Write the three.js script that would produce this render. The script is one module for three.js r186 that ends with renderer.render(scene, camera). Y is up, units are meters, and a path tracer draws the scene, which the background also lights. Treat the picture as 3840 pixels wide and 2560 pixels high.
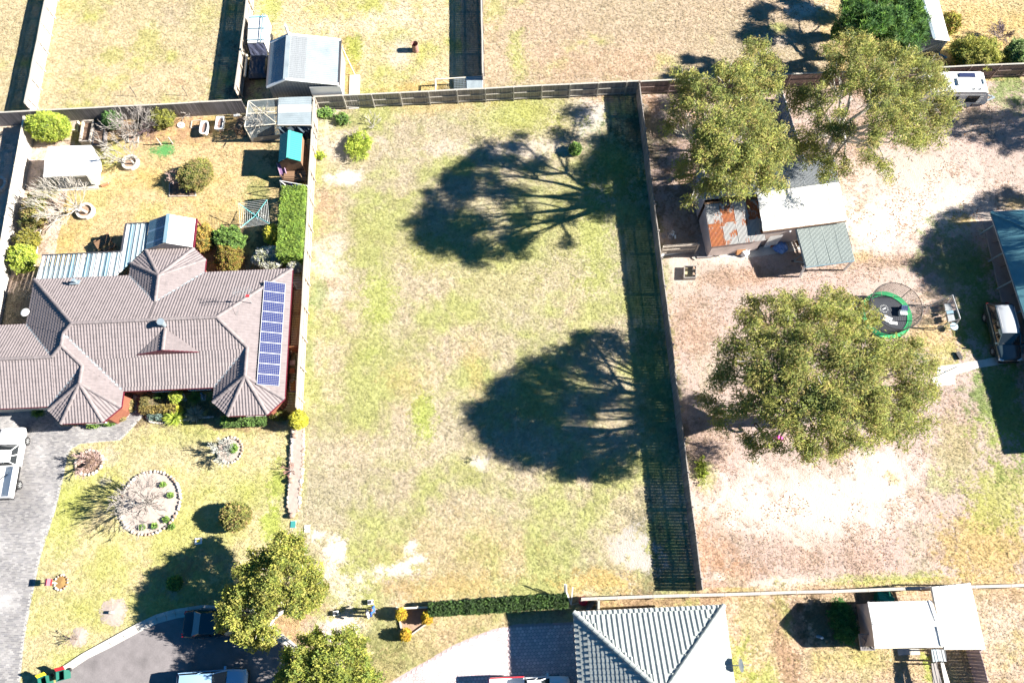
import * as THREE from 'three';
import { mergeGeometries } from 'three/addons/utils/BufferGeometryUtils.js';
import { MarchingCubes } from 'three/addons/objects/MarchingCubes.js';

// ---------------------------------------------------------------- camera, sky, sun, exposure
const W = 1024, HGT = 682;
const scene = new THREE.Scene();
const camera = new THREE.PerspectiveCamera(47.63, W / HGT, 0.5, 6000);
const CAMH = 56;
camera.position.set(0, CAMH, 0);
camera.up.set(0.04296, 0.34948, -0.93596);
camera.lookAt(0.01133, CAMH - 0.93693, -0.34933);
scene.add(camera);

const SUN = new THREE.Vector3(1, 0.61, 0.05).normalize();
const sun = new THREE.DirectionalLight(new THREE.Color(1.0, 0.95, 0.86), 5);
sun.target.position.set(0, 0, -24); sun.position.copy(SUN).multiplyScalar(120).add(sun.target.position);
sun.castShadow = true; sun.shadow.mapSize.set(4096, 4096);
Object.assign(sun.shadow.camera, { left: -75, right: 75, top: 75, bottom: -75, near: 1, far: 300 });
scene.add(sun, sun.target);
{ // clear winter sky: deep blue overhead, paler to the horizon, brighter round the sun
  const w = 256, h = 128, d = new Float32Array(w * h * 4);
  for (let j = 0; j < h; j++) for (let i = 0; i < w; i++) {
    const lat = (j + 0.5) / h * Math.PI - Math.PI / 2, lon = ((i + 0.5) / w - 0.5) * 2 * Math.PI;
    const y = Math.sin(lat), c = Math.cos(lat), x = c * Math.cos(lon), z = c * Math.sin(lon);
    const k = Math.pow(1 - Math.max(0, y), 3), cs = Math.max(0, x * SUN.x + y * SUN.y + z * SUN.z);
    const glow = Math.pow(cs, 10) * 0.06, o = (j * w + i) * 4;
    if (y >= 0) { d[o] = 0.002 + 0.018 * k + glow; d[o + 1] = 0.033 + 0.050 * k + glow; d[o + 2] = 0.095 + 0.05 * k + glow * 0.8; }
    else { d[o] = 0.06; d[o + 1] = 0.06; d[o + 2] = 0.05; }
    d[o + 3] = 1;
  }
  const t = new THREE.DataTexture(d, w, h, THREE.RGBAFormat, THREE.FloatType);
  t.mapping = THREE.EquirectangularReflectionMapping; t.magFilter = t.minFilter = THREE.LinearFilter; t.needsUpdate = true;
  scene.background = t; scene.environment = t; scene.environmentIntensity = 1; scene.backgroundIntensity = 1;
}
const renderer = new THREE.WebGLRenderer({ antialias: true });
renderer.setSize(W, HGT);
renderer.toneMapping = THREE.LinearToneMapping;
renderer.toneMappingExposure = 3.45;
renderer.shadowMap.enabled = true;

// ---------------------------------------------------------------- helpers
function rng(seed) { let a = seed >>> 0; return () => { a = (a + 0x6D2B79F5) | 0; let t = Math.imul(a ^ (a >>> 15), 1 | a); t = (t + Math.imul(t ^ (t >>> 7), 61 | t)) ^ t; return ((t ^ (t >>> 14)) >>> 0) / 4294967296; }; }
const V = (x, y, z) => new THREE.Vector3(x, y, z);
const lerp = (a, b, t) => a + (b - a) * t, clamp = (x, a = 0, b = 1) => Math.min(b, Math.max(a, x));
const smooth = (a, b, x) => { const t = clamp((x - a) / (b - a)); return t * t * (3 - 2 * t); };
// surveyed point: where the sight line of photograph point (px, py) meets the level at height h
const RT = [[0.99901265, -0.04295754, 0.01133018], [0.04420802, 0.93595718, -0.34932765], [0.00440169, 0.34948362, 0.93693213]];
function S(px, py, h = 0) {
  const a = px - 1920, b = py - 1280, c = 2900, r = RT.map(m => m[0] * a + m[1] * b + m[2] * c), t = (CAMH - h) / r[2];
  return V(r[0] * t, h, r[1] * t);
}
// tileable value noise
const NS = 512;
function noiseTable(seed, base, oct) {
  const out = new Float32Array(NS * NS); let amp = 1, tot = 0, cells = base;
  for (let o = 0; o < oct; o++) {
    const r = rng(seed + o * 77), g = new Float32Array(cells * cells).map(() => r());
    for (let j = 0; j < NS; j++) {
      const y = j / NS * cells, y0 = y | 0, fy = y - y0, sy = fy * fy * (3 - 2 * fy), y1 = (y0 + 1) % cells;
      for (let i = 0; i < NS; i++) {
        const x = i / NS * cells, x0 = x | 0, fx = x - x0, sx = fx * fx * (3 - 2 * fx), x1 = (x0 + 1) % cells;
        out[j * NS + i] += amp * lerp(lerp(g[y0 * cells + x0], g[y0 * cells + x1], sx), lerp(g[y1 * cells + x0], g[y1 * cells + x1], sx), sy);
      }
    }
    tot += amp; amp *= 0.55; cells *= 2;
  }
  let mn = 9, mx = -9; for (const v of out) { mn = Math.min(mn, v); mx = Math.max(mx, v); }
  return out.map(v => (v - mn) / (mx - mn));
}
const N1 = noiseTable(11, 4, 6), N2 = noiseTable(23, 8, 5), N3 = noiseTable(37, 64, 3), N4 = noiseTable(51, 5, 6);
function nz(T, x, y) { // bilinear, period 1
  x = (x - Math.floor(x)) * NS; y = (y - Math.floor(y)) * NS; const i = x | 0, j = y | 0, fx = x - i, fy = y - j, i0 = i % NS, i1 = (i + 1) % NS, j0 = (j % NS) * NS, j1 = ((j + 1) % NS) * NS;
  return lerp(lerp(T[j0 + i0], T[j0 + i1], fx), lerp(T[j1 + i0], T[j1 + i1], fx), fy);
}
const toS = v => { v = clamp(v); return 255 * (v <= 0.0031308 ? v * 12.92 : 1.055 * Math.pow(v, 1 / 2.4) - 0.055); };
function tex(n, m, fn, srgb = true) { // fn(u, v) -> [r, g, b] linear
  const d = new Uint8Array(n * m * 4);
  for (let j = 0; j < m; j++) for (let i = 0; i < n; i++) { const c = fn((i + 0.5) / n, (j + 0.5) / m), o = (j * n + i) * 4; for (let k = 0; k < 3; k++) d[o + k] = srgb ? toS(c[k]) : 255 * clamp(c[k]); d[o + 3] = 255; }
  const t = new THREE.DataTexture(d, n, m); t.wrapS = t.wrapT = THREE.RepeatWrapping; t.magFilter = THREE.LinearFilter; t.minFilter = THREE.LinearMipmapLinearFilter; t.generateMipmaps = true;
  if (srgb) t.colorSpace = THREE.SRGBColorSpace; t.needsUpdate = true; return t;
}
function rep(t, x, y) { const c = t.clone(); c.repeat.set(x, y); c.needsUpdate = true; return c; }
// weathering maps (metres of uv: one repeat = 1 / repeat)
const wearTex = tex(512, 512, (u, v) => { const k = 0.72 + 0.34 * nz(N1, u, v) - 0.16 * nz(N3, u, v) + 0.06; return [k, k, k * 0.99]; });
const streakTex = tex(512, 512, (u, v) => { const k = 0.7 + 0.25 * nz(N2, u * 4, v * 0.25) + 0.12 * nz(N3, u, v * 0.5); return [k, k, k]; });
const bumpTex = tex(512, 512, (u, v) => { const k = 0.5 * nz(N1, u, v) + 0.5 * nz(N3, u, v); return [k, k, k]; }, false);
const wear1 = rep(wearTex, 0.25, 0.25), wear2 = rep(wearTex, 0.7, 0.7), streak1 = rep(streakTex, 0.5, 0.5), bump1 = rep(bumpTex, 0.5, 0.5);
function M(r, g, b, rough = 0.8, o = {}) {
  const m = new THREE[o.clearcoat || o.transmission ? 'MeshPhysicalMaterial' : 'MeshStandardMaterial']({ roughness: rough, metalness: 0, side: THREE.DoubleSide, ...o });
  m.color.setRGB(r, g, b); return m;
}
const wood = (r, g, b) => M(r, g, b, 0.85, { map: streak1, bumpMap: bump1, bumpScale: 0.004 });
const MT = {
  paleWood: wood(0.50, 0.44, 0.38), greyWood: wood(0.34, 0.31, 0.29), darkWood: wood(0.24, 0.22, 0.22), brownWood: wood(0.24, 0.14, 0.08), orangeWood: wood(0.40, 0.19, 0.08), cap: wood(0.45, 0.42, 0.37),
  bark: M(0.52, 0.49, 0.45, 0.9, { map: wear2 }), darkBark: M(0.20, 0.15, 0.12, 0.9, { map: wear2 }), twig: M(0.33, 0.30, 0.28, 0.9), pinkTwig: M(0.42, 0.30, 0.27, 0.9), paleTwig: M(0.40, 0.37, 0.33, 0.9),
  white: M(0.80, 0.79, 0.77, 0.6, { map: wear1 }), whitePlain: M(0.80, 0.80, 0.78, 0.5), cream: M(0.70, 0.64, 0.53, 0.7, { map: wear1 }), pinkWall: M(0.55, 0.46, 0.43, 0.8, { map: wear1 }),
  tile: M(0.235, 0.20, 0.205, 0.7, { map: wear2 }), tile2: M(0.215, 0.185, 0.19, 0.7, { map: wear2 }), tile3: M(0.255, 0.22, 0.222, 0.7, { map: wear2 }),
  gtile: M(0.40, 0.43, 0.42, 0.6, { map: wear2 }), gtile2: M(0.37, 0.40, 0.39, 0.6, { map: wear2 }), gtile3: M(0.43, 0.46, 0.44, 0.6, { map: wear2 }), maroon: M(0.13, 0.012, 0.03, 0.5), brick: M(0.24, 0.085, 0.05, 0.85, { map: wear2 }), brickCream: M(0.55, 0.40, 0.28, 0.85, { map: wear2 }),
  zinc: M(0.30, 0.32, 0.34, 0.5, { map: streak1, metalness: 0.15 }), zincBlue: M(0.27, 0.335, 0.385, 0.5, { map: wear1, metalness: 0.1 }), zincPale: M(0.33, 0.385, 0.42, 0.5, { map: wear1, metalness: 0.1 }), clear: M(0.34, 0.42, 0.46, 0.35, { map: wear1 }), clearB: M(0.20, 0.31, 0.38, 0.35, { map: wear1 }),
  polyShadeBlue: M(0.10, 0.20, 0.28, 0.35), polyShadeBlue2: M(0.25, 0.38, 0.50, 0.35), teal: M(0.03, 0.36, 0.31, 0.5), tealRoof: M(0.12, 0.30, 0.36, 0.5, { map: wear1 }), steel: M(0.45, 0.46, 0.47, 0.4, { metalness: 0.5 }), darkSteel: M(0.06, 0.06, 0.07, 0.5), black: M(0.018, 0.018, 0.02, 0.6), rubber: M(0.02, 0.02, 0.022, 0.9),
  glass: M(0.015, 0.02, 0.024, 0.06, { clearcoat: 1 }), mesh: M(0.07, 0.10, 0.13, 0.8), purple: M(0.20, 0.11, 0.22, 0.6), green: M(0.02, 0.35, 0.12, 0.5), red: M(0.55, 0.02, 0.03, 0.4), pink: M(0.75, 0.05, 0.30, 0.6), blue: M(0.05, 0.16, 0.5, 0.7), tarp: M(0.16, 0.30, 0.62, 0.5),
  stone: M(0.50, 0.42, 0.36, 0.9, { map: wear2 }), stone2: M(0.40, 0.28, 0.22, 0.9, { map: wear2 }), stone3: M(0.58, 0.53, 0.48, 0.9, { map: wear2 }), gravel: M(0.42, 0.34, 0.30, 0.95, { map: wear2, bumpMap: bump1, bumpScale: 0.02 }), mulch: M(0.20, 0.13, 0.09, 0.95, { map: wear2, bumpMap: bump1, bumpScale: 0.03 }), soil: M(0.36, 0.24, 0.17, 0.95, { map: wear2, bumpMap: bump1, bumpScale: 0.03 }),
  concrete: M(0.58, 0.55, 0.51, 0.9, { map: wear1 }), terracotta: M(0.42, 0.15, 0.08, 0.8), enamel: M(0.78, 0.78, 0.76, 0.25),
};
// mesh builder: triangles with flat normals (or given ones) and uv in metres
class G {
  constructor() { this.p = []; this.n = []; this.u = []; }
  tri(a, b, c, n) {
    const q = n || V(0, 0, 0).crossVectors(V(0, 0, 0).subVectors(b, a), V(0, 0, 0).subVectors(c, a)).normalize();
    const ax = Math.abs(q.x), ay = Math.abs(q.y), az = Math.abs(q.z);
    for (const v of [a, b, c]) { this.p.push(v.x, v.y, v.z); this.n.push(q.x, q.y, q.z); if (ay >= ax && ay >= az) this.u.push(v.x, v.z); else if (ax >= az) this.u.push(v.z, v.y); else this.u.push(v.x, v.y); }
  }
  quad(a, b, c, d) { this.tri(a, b, c); this.tri(a, c, d); return this; }
  poly(pts) { for (let i = 1; i < pts.length - 1; i++) this.tri(pts[0], pts[i], pts[i + 1]); return this; }
  hexa(b, t) { // bottom and top rings
    const n = b.length; this.poly(t); this.poly([...b].reverse()); for (let i = 0; i < n; i++) { const j = (i + 1) % n; this.quad(b[i], b[j], t[j], t[i]); } return this;
  }
  box(x, y, z, w, h, d, ry = 0, rz = 0, rx = 0) { // centre, size
    const m = new THREE.Matrix4().makeRotationFromEuler(new THREE.Euler(rx, ry, rz, 'YXZ')).setPosition(x, y, z), c = (i, j, k) => V(i * w / 2, j * h / 2, k * d / 2).applyMatrix4(m);
    return this.hexa([c(-1, -1, 1), c(1, -1, 1), c(1, -1, -1), c(-1, -1, -1)], [c(-1, 1, 1), c(1, 1, 1), c(1, 1, -1), c(-1, 1, -1)]);
  }
  bar(a, b, w, h, up = V(0, 1, 0)) { // beam from a to b, width w across, height h along up
    const f = V(0, 0, 0).subVectors(b, a).normalize(); let s = V(0, 0, 0).crossVectors(f, up); if (s.lengthSq() < 1e-6) s = V(1, 0, 0); s.normalize(); const t = V(0, 0, 0).crossVectors(s, f);
    const c = (o, i, j) => o.clone().addScaledVector(s, i * w / 2).addScaledVector(t, j * h / 2);
    return this.hexa([c(a, -1, -1), c(a, 1, -1), c(a, 1, 1), c(a, -1, 1)].reverse(), [c(b, -1, -1), c(b, 1, -1), c(b, 1, 1), c(b, -1, 1)].reverse());
  }
  tube(a, b, r0, r1 = r0, n = 8, cap = true) {
    const f = V(0, 0, 0).subVectors(b, a).normalize(); let s = Math.abs(f.y) < 0.9 ? V(0, 1, 0) : V(1, 0, 0); s = V(0, 0, 0).crossVectors(f, s).normalize(); const t = V(0, 0, 0).crossVectors(f, s);
    const P = [], Q = [], D = []; for (let i = 0; i <= n; i++) { const k = i / n * 2 * Math.PI, d = s.clone().multiplyScalar(Math.cos(k)).addScaledVector(t, Math.sin(k)); D.push(d); P.push(a.clone().addScaledVector(d, r0)); Q.push(b.clone().addScaledVector(d, r1)); }
    for (let i = 0; i < n; i++) { const vs = [P[i], P[i + 1], Q[i + 1], P[i], Q[i + 1], Q[i]], ns = [D[i], D[i + 1], D[i + 1], D[i], D[i + 1], D[i]]; vs.forEach((v, k) => { this.p.push(v.x, v.y, v.z); this.n.push(ns[k].x, ns[k].y, ns[k].z); this.u.push((i + (ns[k] === D[i + 1] ? 1 : 0)) / n * 6.28 * r0, v.y + v.x); }); }
    if (cap) { this.poly(Q.slice(0, n)); this.poly(P.slice(0, n).reverse()); } return this;
  }
  add(g, m) { // any three.js geometry
    let q = g.index ? g.toNonIndexed() : g.clone(); if (m) q.applyMatrix4(m); const P = q.attributes.position, Nn = q.attributes.normal;
    for (let i = 0; i < P.count; i++) { this.p.push(P.getX(i), P.getY(i), P.getZ(i)); this.n.push(Nn.getX(i), Nn.getY(i), Nn.getZ(i)); this.u.push(P.getX(i) + P.getY(i) * 0.3, P.getZ(i) + P.getY(i)); } return this;
  }
  rock(c, rx, ry, rz, seed, ry0 = 0) { const g = new THREE.IcosahedronGeometry(1, 1), P = g.attributes.position, r = rng(seed), k = [0, 1, 2, 3, 4].map(() => [V(r() - 0.5, r() - 0.5, r() - 0.5).normalize(), 0.55 + 0.4 * r()]); for (let i = 0; i < P.count; i++) { const v = V(P.getX(i), P.getY(i), P.getZ(i)); for (const [d, o] of k) { const e = v.dot(d); if (e > o) v.addScaledVector(d, o - e); } P.setXYZ(i, v.x, v.y, v.z); } g.computeVertexNormals(); return this.add(g, new THREE.Matrix4().compose(c, new THREE.Quaternion().setFromEuler(new THREE.Euler(0, ry0, 0)), V(rx, ry, rz))); }
  build() { const g = new THREE.BufferGeometry(); g.setAttribute('position', new THREE.Float32BufferAttribute(this.p, 3)); g.setAttribute('normal', new THREE.Float32BufferAttribute(this.n, 3)); g.setAttribute('uv', new THREE.Float32BufferAttribute(this.u, 2)); return g; }
}
const taken = {};
function numbered(n) { const k = taken[n] = (taken[n] || 0) + 1; return k === 1 ? n : `${n}_${String(k - 1).padStart(3, '0')}`; }
function shade(m) { m.castShadow = m.receiveShadow = true; return m; }
function thing(name, label, category, pos = V(0, 0, 0), turn = 0, group) { const o = new THREE.Group(); o.name = numbered(name); scene.add(o); o.position.copy(pos); o.rotation.y = turn; o.userData = { label, category }; if (group) o.userData.group = group; return o; }
function part(parent, name, g, m, label) { const q = shade(new THREE.Mesh(g instanceof G ? g.build() : g, m)); q.name = name; if (label) q.userData.label = label; parent.add(q); return q; }
function wpart(t, name, g, m, label) { // geometry written in world metres, put under a thing or part that is not turned
  const q = g instanceof G ? g.build() : g; let o = t, x = V(0, 0, 0); while (o && o !== scene) { x.add(o.position); o = o.parent; } q.translate(-x.x, -x.y, -x.z); return part(t, name, q, m, label);
}
function stuff(m) { m.userData.kind = 'stuff'; return m; }
function struct(name, g, m) { const q = shade(new THREE.Mesh(g instanceof G ? g.build() : g, m)); q.name = numbered(name); q.userData.kind = 'structure'; scene.add(q); return q; }
function copy(o, pos, turn, label) { const c = o.clone(); c.name = numbered(o.name.replace(/_\d+$/, '')); c.userData = { ...o.userData, label }; c.position.copy(pos); c.rotation.y = turn; scene.add(c); return c; }
function inst(parent, name, geo, mat, mats, cols) { const m = new THREE.InstancedMesh(geo, mat, mats.length); mats.forEach((x, i) => m.setMatrixAt(i, x)); if (cols) cols.forEach((c, i) => m.setColorAt(i, c)); m.castShadow = m.receiveShadow = true; m.name = name; parent.add(m); return m; }
const mid = (...p) => p.reduce((a, b) => a.add(b), V(0, 0, 0)).multiplyScalar(1 / p.length);
function inPoly(x, z, P) { let c = false; for (let i = 0, j = P.length - 1; i < P.length; j = i++) if ((P[i].z > z) !== (P[j].z > z) && x < (P[j].x - P[i].x) * (z - P[i].z) / (P[j].z - P[i].z) + P[i].x) c = !c; return c; }
const flat = y => v => V(v.x, y, v.z);
function sheetPoly(pts, y) { // level sheet from a (possibly concave) outline
  const sh = new THREE.Shape(pts.map(p => new THREE.Vector2(p.x, -p.z))), g = new THREE.ShapeGeometry(sh); g.rotateX(-Math.PI / 2); g.translate(0, y, 0);
  const q = new G(); q.add(g); for (let i = 0; i < q.p.length / 3; i++) { q.u[2 * i] = q.p[3 * i]; q.u[2 * i + 1] = q.p[3 * i + 2]; } return q;
}
function slab(pts, y0, y1) { const g = sheetPoly(pts, y1); for (let i = 0; i < pts.length; i++) { const a = pts[i], b = pts[(i + 1) % pts.length]; g.quad(V(a.x, y0, a.z), V(b.x, y0, b.z), V(b.x, y1, b.z), V(a.x, y1, a.z)); } return g; }
// ---------------------------------------------------------------- ground
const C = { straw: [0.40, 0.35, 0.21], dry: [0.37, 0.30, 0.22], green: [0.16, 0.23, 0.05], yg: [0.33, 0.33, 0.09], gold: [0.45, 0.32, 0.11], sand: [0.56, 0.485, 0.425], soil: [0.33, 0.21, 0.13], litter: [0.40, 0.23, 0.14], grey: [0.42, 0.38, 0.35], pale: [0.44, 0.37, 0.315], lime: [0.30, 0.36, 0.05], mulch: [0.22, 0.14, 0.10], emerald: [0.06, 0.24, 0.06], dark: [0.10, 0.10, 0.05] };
const mix3 = (a, b, t) => [lerp(a[0], b[0], t), lerp(a[1], b[1], t), lerp(a[2], b[2], t)];
const GX0 = -54, GZ0 = -62, GW = 112, GD = 78;
const patches = [ // photograph point, half widths in metres, colour, strength
  [1280, 665, 1.6, 0.7, 'sand', 0.8], [1220, 1000, 1.8, 2.4, 'sand', 0.55], [1230, 1060, 0.9, 0.5, 'soil', 0.5], [1215, 820, 0.9, 1.8, 'soil', 0.35], [1240, 770, 0.9, 2, 'litter', 0.3], [1215, 440, 1.4, 2.2, 'grey', 0.5], [1290, 540, 2.6, 1.4, 'pale', 0.6], [2220, 410, 1.7, 2.4, 'grey', 0.9], [2240, 360, 1.9, 1.0, 'litter', 0.45], [2000, 560, 4, 1.0, 'pale', 0.65], [1700, 560, 2.4, 0.8, 'pale', 0.5],
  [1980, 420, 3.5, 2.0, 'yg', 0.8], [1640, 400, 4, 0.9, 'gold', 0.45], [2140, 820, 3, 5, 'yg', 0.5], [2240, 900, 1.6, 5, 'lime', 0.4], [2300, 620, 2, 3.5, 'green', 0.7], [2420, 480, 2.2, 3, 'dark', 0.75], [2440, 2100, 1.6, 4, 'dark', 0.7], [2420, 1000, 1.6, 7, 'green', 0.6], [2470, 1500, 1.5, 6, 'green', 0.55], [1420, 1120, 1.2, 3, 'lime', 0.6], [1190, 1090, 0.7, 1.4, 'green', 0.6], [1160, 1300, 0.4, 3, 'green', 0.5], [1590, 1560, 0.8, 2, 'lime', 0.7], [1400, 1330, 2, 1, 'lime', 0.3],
  [1640, 950, 2, 1.5, 'yg', 0.6], [1500, 900, 3, 2, 'yg', 0.3], [1880, 1000, 3, 4, 'yg', 0.35], [1500, 1430, 2, 1.5, 'gold', 0.3], [1780, 1390, 1, 2, 'gold', 0.35], [1700, 2100, 6, 3, 'gold', 0.28], [2250, 2180, 4, 0.9, 'gold', 0.75], [1700, 2210, 4, 1, 'gold', 0.5], [2400, 2080, 1.6, 1.6, 'grey', 0.85], [1790, 1740, 0.8, 0.6, 'sand', 0.7],
  [1190, 2010, 0.6, 0.5, 'sand', 0.9], [1265, 2060, 0.9, 1.0, 'sand', 0.95], [1500, 2140, 1.9, 0.6, 'sand', 0.95], [1560, 2105, 0.9, 0.5, 'sand', 0.8], [1540, 2055, 0.4, 0.5, 'sand', 0.8], [1500, 2190, 2.2, 0.9, 'soil', 0.3], [1310, 2210, 1.7, 2.0, 'sand', 0.65], [1270, 2350, 1.6, 0.9, 'sand', 0.95], [1380, 2150, 1.4, 0.6, 'sand', 0.4], [1080, 2330, 1.6, 1.3, 'litter', 0.7], [1190, 2340, 1.2, 0.8, 'grey', 0.4], [1180, 2260, 1.0, 1.0, 'litter', 0.35], [1460, 2450, 1.1, 1.4, 'soil', 0.75], [1430, 2550, 1.2, 0.6, 'soil', 0.6], [1500, 2470, 2, 1.2, 'green', 0.4], [1440, 2380, 1.3, 1.2, 'green', 0.45], [1650, 2430, 3, 0.8, 'soil', 0.25],
  [1135, 1745, 0.3, 3, 'lime', 0.3], [1040, 1810, 0.7, 1.6, 'lime', 0.7], [1020, 1960, 0.8, 1.2, 'lime', 0.8],
  // back garden of the tiled house
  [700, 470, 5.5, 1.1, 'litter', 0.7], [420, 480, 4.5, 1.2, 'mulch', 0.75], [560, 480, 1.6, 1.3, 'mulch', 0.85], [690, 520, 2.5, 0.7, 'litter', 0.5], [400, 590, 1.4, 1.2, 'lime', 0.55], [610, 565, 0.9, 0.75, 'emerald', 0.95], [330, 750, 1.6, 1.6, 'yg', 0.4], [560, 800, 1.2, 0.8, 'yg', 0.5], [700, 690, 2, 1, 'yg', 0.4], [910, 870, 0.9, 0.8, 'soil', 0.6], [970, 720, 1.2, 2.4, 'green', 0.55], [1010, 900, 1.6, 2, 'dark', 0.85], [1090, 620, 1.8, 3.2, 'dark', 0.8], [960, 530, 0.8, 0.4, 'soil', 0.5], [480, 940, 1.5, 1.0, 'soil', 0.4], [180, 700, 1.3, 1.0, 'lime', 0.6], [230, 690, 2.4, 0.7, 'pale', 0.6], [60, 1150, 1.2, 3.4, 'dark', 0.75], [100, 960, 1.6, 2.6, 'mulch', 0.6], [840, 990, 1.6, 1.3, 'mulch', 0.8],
  // front garden
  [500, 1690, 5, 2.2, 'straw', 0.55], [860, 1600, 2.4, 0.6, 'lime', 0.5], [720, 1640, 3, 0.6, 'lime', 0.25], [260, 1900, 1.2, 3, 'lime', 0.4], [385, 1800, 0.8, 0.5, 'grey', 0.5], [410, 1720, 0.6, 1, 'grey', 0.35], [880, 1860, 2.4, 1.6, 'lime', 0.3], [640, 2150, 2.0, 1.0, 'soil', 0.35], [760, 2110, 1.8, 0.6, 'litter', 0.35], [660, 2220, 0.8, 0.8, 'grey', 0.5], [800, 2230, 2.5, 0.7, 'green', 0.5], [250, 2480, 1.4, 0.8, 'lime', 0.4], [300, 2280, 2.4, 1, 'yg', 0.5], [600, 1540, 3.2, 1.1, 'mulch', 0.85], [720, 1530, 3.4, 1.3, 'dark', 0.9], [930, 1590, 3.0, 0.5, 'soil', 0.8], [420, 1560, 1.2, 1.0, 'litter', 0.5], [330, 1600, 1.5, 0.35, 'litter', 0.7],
  // blocks beyond the back fence
  [900, 330, 1.6, 3.4, 'mulch', 0.95], [1010, 30, 1, 1.6, 'lime', 0.6], [1310, 260, 0.9, 3.4, 'gold', 0.8], [1330, 190, 0.7, 1.6, 'lime', 0.7], [1230, 100, 1.2, 0.9, 'grey', 0.5], [1480, 130, 1.4, 1.0, 'lime', 0.35], [1500, 200, 0.9, 1.8, 'grey', 0.5], [1560, 330, 3, 0.6, 'gold', 0.8], [1440, 60, 3, 1.6, 'sand', 0.35], [1940, 220, 0.8, 2.6, 'lime', 0.5], [1850, 30, 1, 2, 'lime', 0.4], [2150, 260, 4, 2.2, 'soil', 0.33], [2380, 230, 3, 1.6, 'litter', 0.25], [3030, 30, 1.8, 0.9, 'sand', 0.85], [2920, 110, 0.8, 0.6, 'lime', 0.6], [2900, 150, 2, 1, 'pale', 0.6], [3300, 300, 2.5, 2, 'soil', 0.4], [3700, 80, 3, 2.4, 'gold', 0.35], [250, 20, 2, 1, 'yg', 0.5], [560, 150, 1.2, 2, 'yg', 0.6], [420, 210, 1, 1, 'yg', 0.6], [760, 60, 1.6, 1.6, 'yg', 0.4], [660, 310, 0.8, 0.5, 'litter', 0.4], [660, 60, 2, 1.4, 'dry', 0.5],
  // bare yards on the right
  [3500, 780, 10, 3.5, 'sand', 0.75], [3350, 640, 6, 2.6, 'pale', 0.7], [3250, 860, 3, 2.5, 'sand', 0.8], [3300, 980, 4, 0.6, 'soil', 0.5], [3240, 960, 1.3, 0.6, 'gold', 0.4], [3200, 520, 2, 2.6, 'soil', 0.55], [3260, 330, 2, 1.2, 'litter', 0.6], [2450, 380, 0.7, 1.6, 'litter', 0.6], [2580, 380, 1.5, 2, 'litter', 0.55], [2600, 720, 2.6, 4, 'mulch', 0.85], [2700, 960, 4, 0.8, 'sand', 0.5], [2760, 1040, 3, 0.8, 'litter', 0.35], [2560, 1000, 1, 2, 'sand', 0.5], [2760, 1350, 4, 2, 'pale', 0.4], [2600, 1250, 2, 3, 'litter', 0.28], [2580, 1650, 1.4, 1.6, 'mulch', 0.45], [2640, 1800, 0.9, 1.2, 'lime', 0.5], [3100, 1880, 8, 2.5, 'sand', 0.7], [2800, 1900, 4, 1.8, 'sand', 0.5], [3300, 1800, 3, 2, 'sand', 0.75], [3350, 1800, 0.5, 0.5, 'gold', 0.55], [2680, 2080, 1.6, 2.6, 'litter', 0.65], [2760, 2150, 2.2, 1.1, 'litter', 0.5], [3000, 2080, 4, 1.6, 'litter', 0.15], [2700, 2160, 0.7, 0.4, 'sand', 0.8], [2950, 2185, 4, 0.4, 'sand', 0.5], [3350, 2170, 5, 0.5, 'lime', 0.6], [3700, 2050, 4, 3, 'gold', 0.75], [3760, 1870, 2.5, 2.5, 'yg', 0.8], [3600, 1720, 2, 3, 'yg', 0.4], [3540, 1820, 1.6, 1, 'lime', 0.35], [3500, 1280, 2.6, 2, 'gold', 0.6], [3540, 1330, 2, 1, 'yg', 0.5], [3600, 1000, 2.6, 4, 'green', 0.65], [3690, 1180, 2, 4, 'green', 0.75], [3760, 1500, 2.2, 5, 'green', 0.85], [3730, 1640, 1.5, 1.5, 'lime', 0.5], [3400, 1120, 4, 2, 'pale', 0.4], [3620, 830, 0.9, 0.5, 'gold', 0.8], [3800, 760, 1.4, 0.7, 'gold', 0.6], [3780, 330, 1.6, 2.2, 'green', 0.8], [3600, 470, 5, 2, 'pale', 0.4], [3560, 440, 4, 0.8, 'dry', 0.6],
  // south yards
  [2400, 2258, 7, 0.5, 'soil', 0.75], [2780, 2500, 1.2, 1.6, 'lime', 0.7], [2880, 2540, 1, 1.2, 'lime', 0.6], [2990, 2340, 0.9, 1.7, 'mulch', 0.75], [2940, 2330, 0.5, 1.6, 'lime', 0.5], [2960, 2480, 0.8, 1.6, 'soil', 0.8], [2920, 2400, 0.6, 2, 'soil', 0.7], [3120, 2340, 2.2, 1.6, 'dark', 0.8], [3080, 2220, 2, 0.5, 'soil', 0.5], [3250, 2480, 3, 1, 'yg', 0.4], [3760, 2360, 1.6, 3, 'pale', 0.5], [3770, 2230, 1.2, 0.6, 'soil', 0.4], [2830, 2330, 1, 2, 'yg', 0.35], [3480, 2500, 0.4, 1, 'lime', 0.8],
].map(([x, y, a, b, c, k]) => { const p = S(x, y); return { x: p.x, z: p.z, a, b, c: C[c], k, R: Math.max(a, b) * 2.2 }; });
const grid = {}; // patches by 4 m cell
for (const p of patches) for (let i = Math.floor((p.x - p.R) / 4); i <= (p.x + p.R) / 4; i++) for (let j = Math.floor((p.z - p.R) / 4); j <= (p.z + p.R) / 4; j++) (grid[i + '_' + j] = grid[i + '_' + j] || []).push(p);
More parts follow.
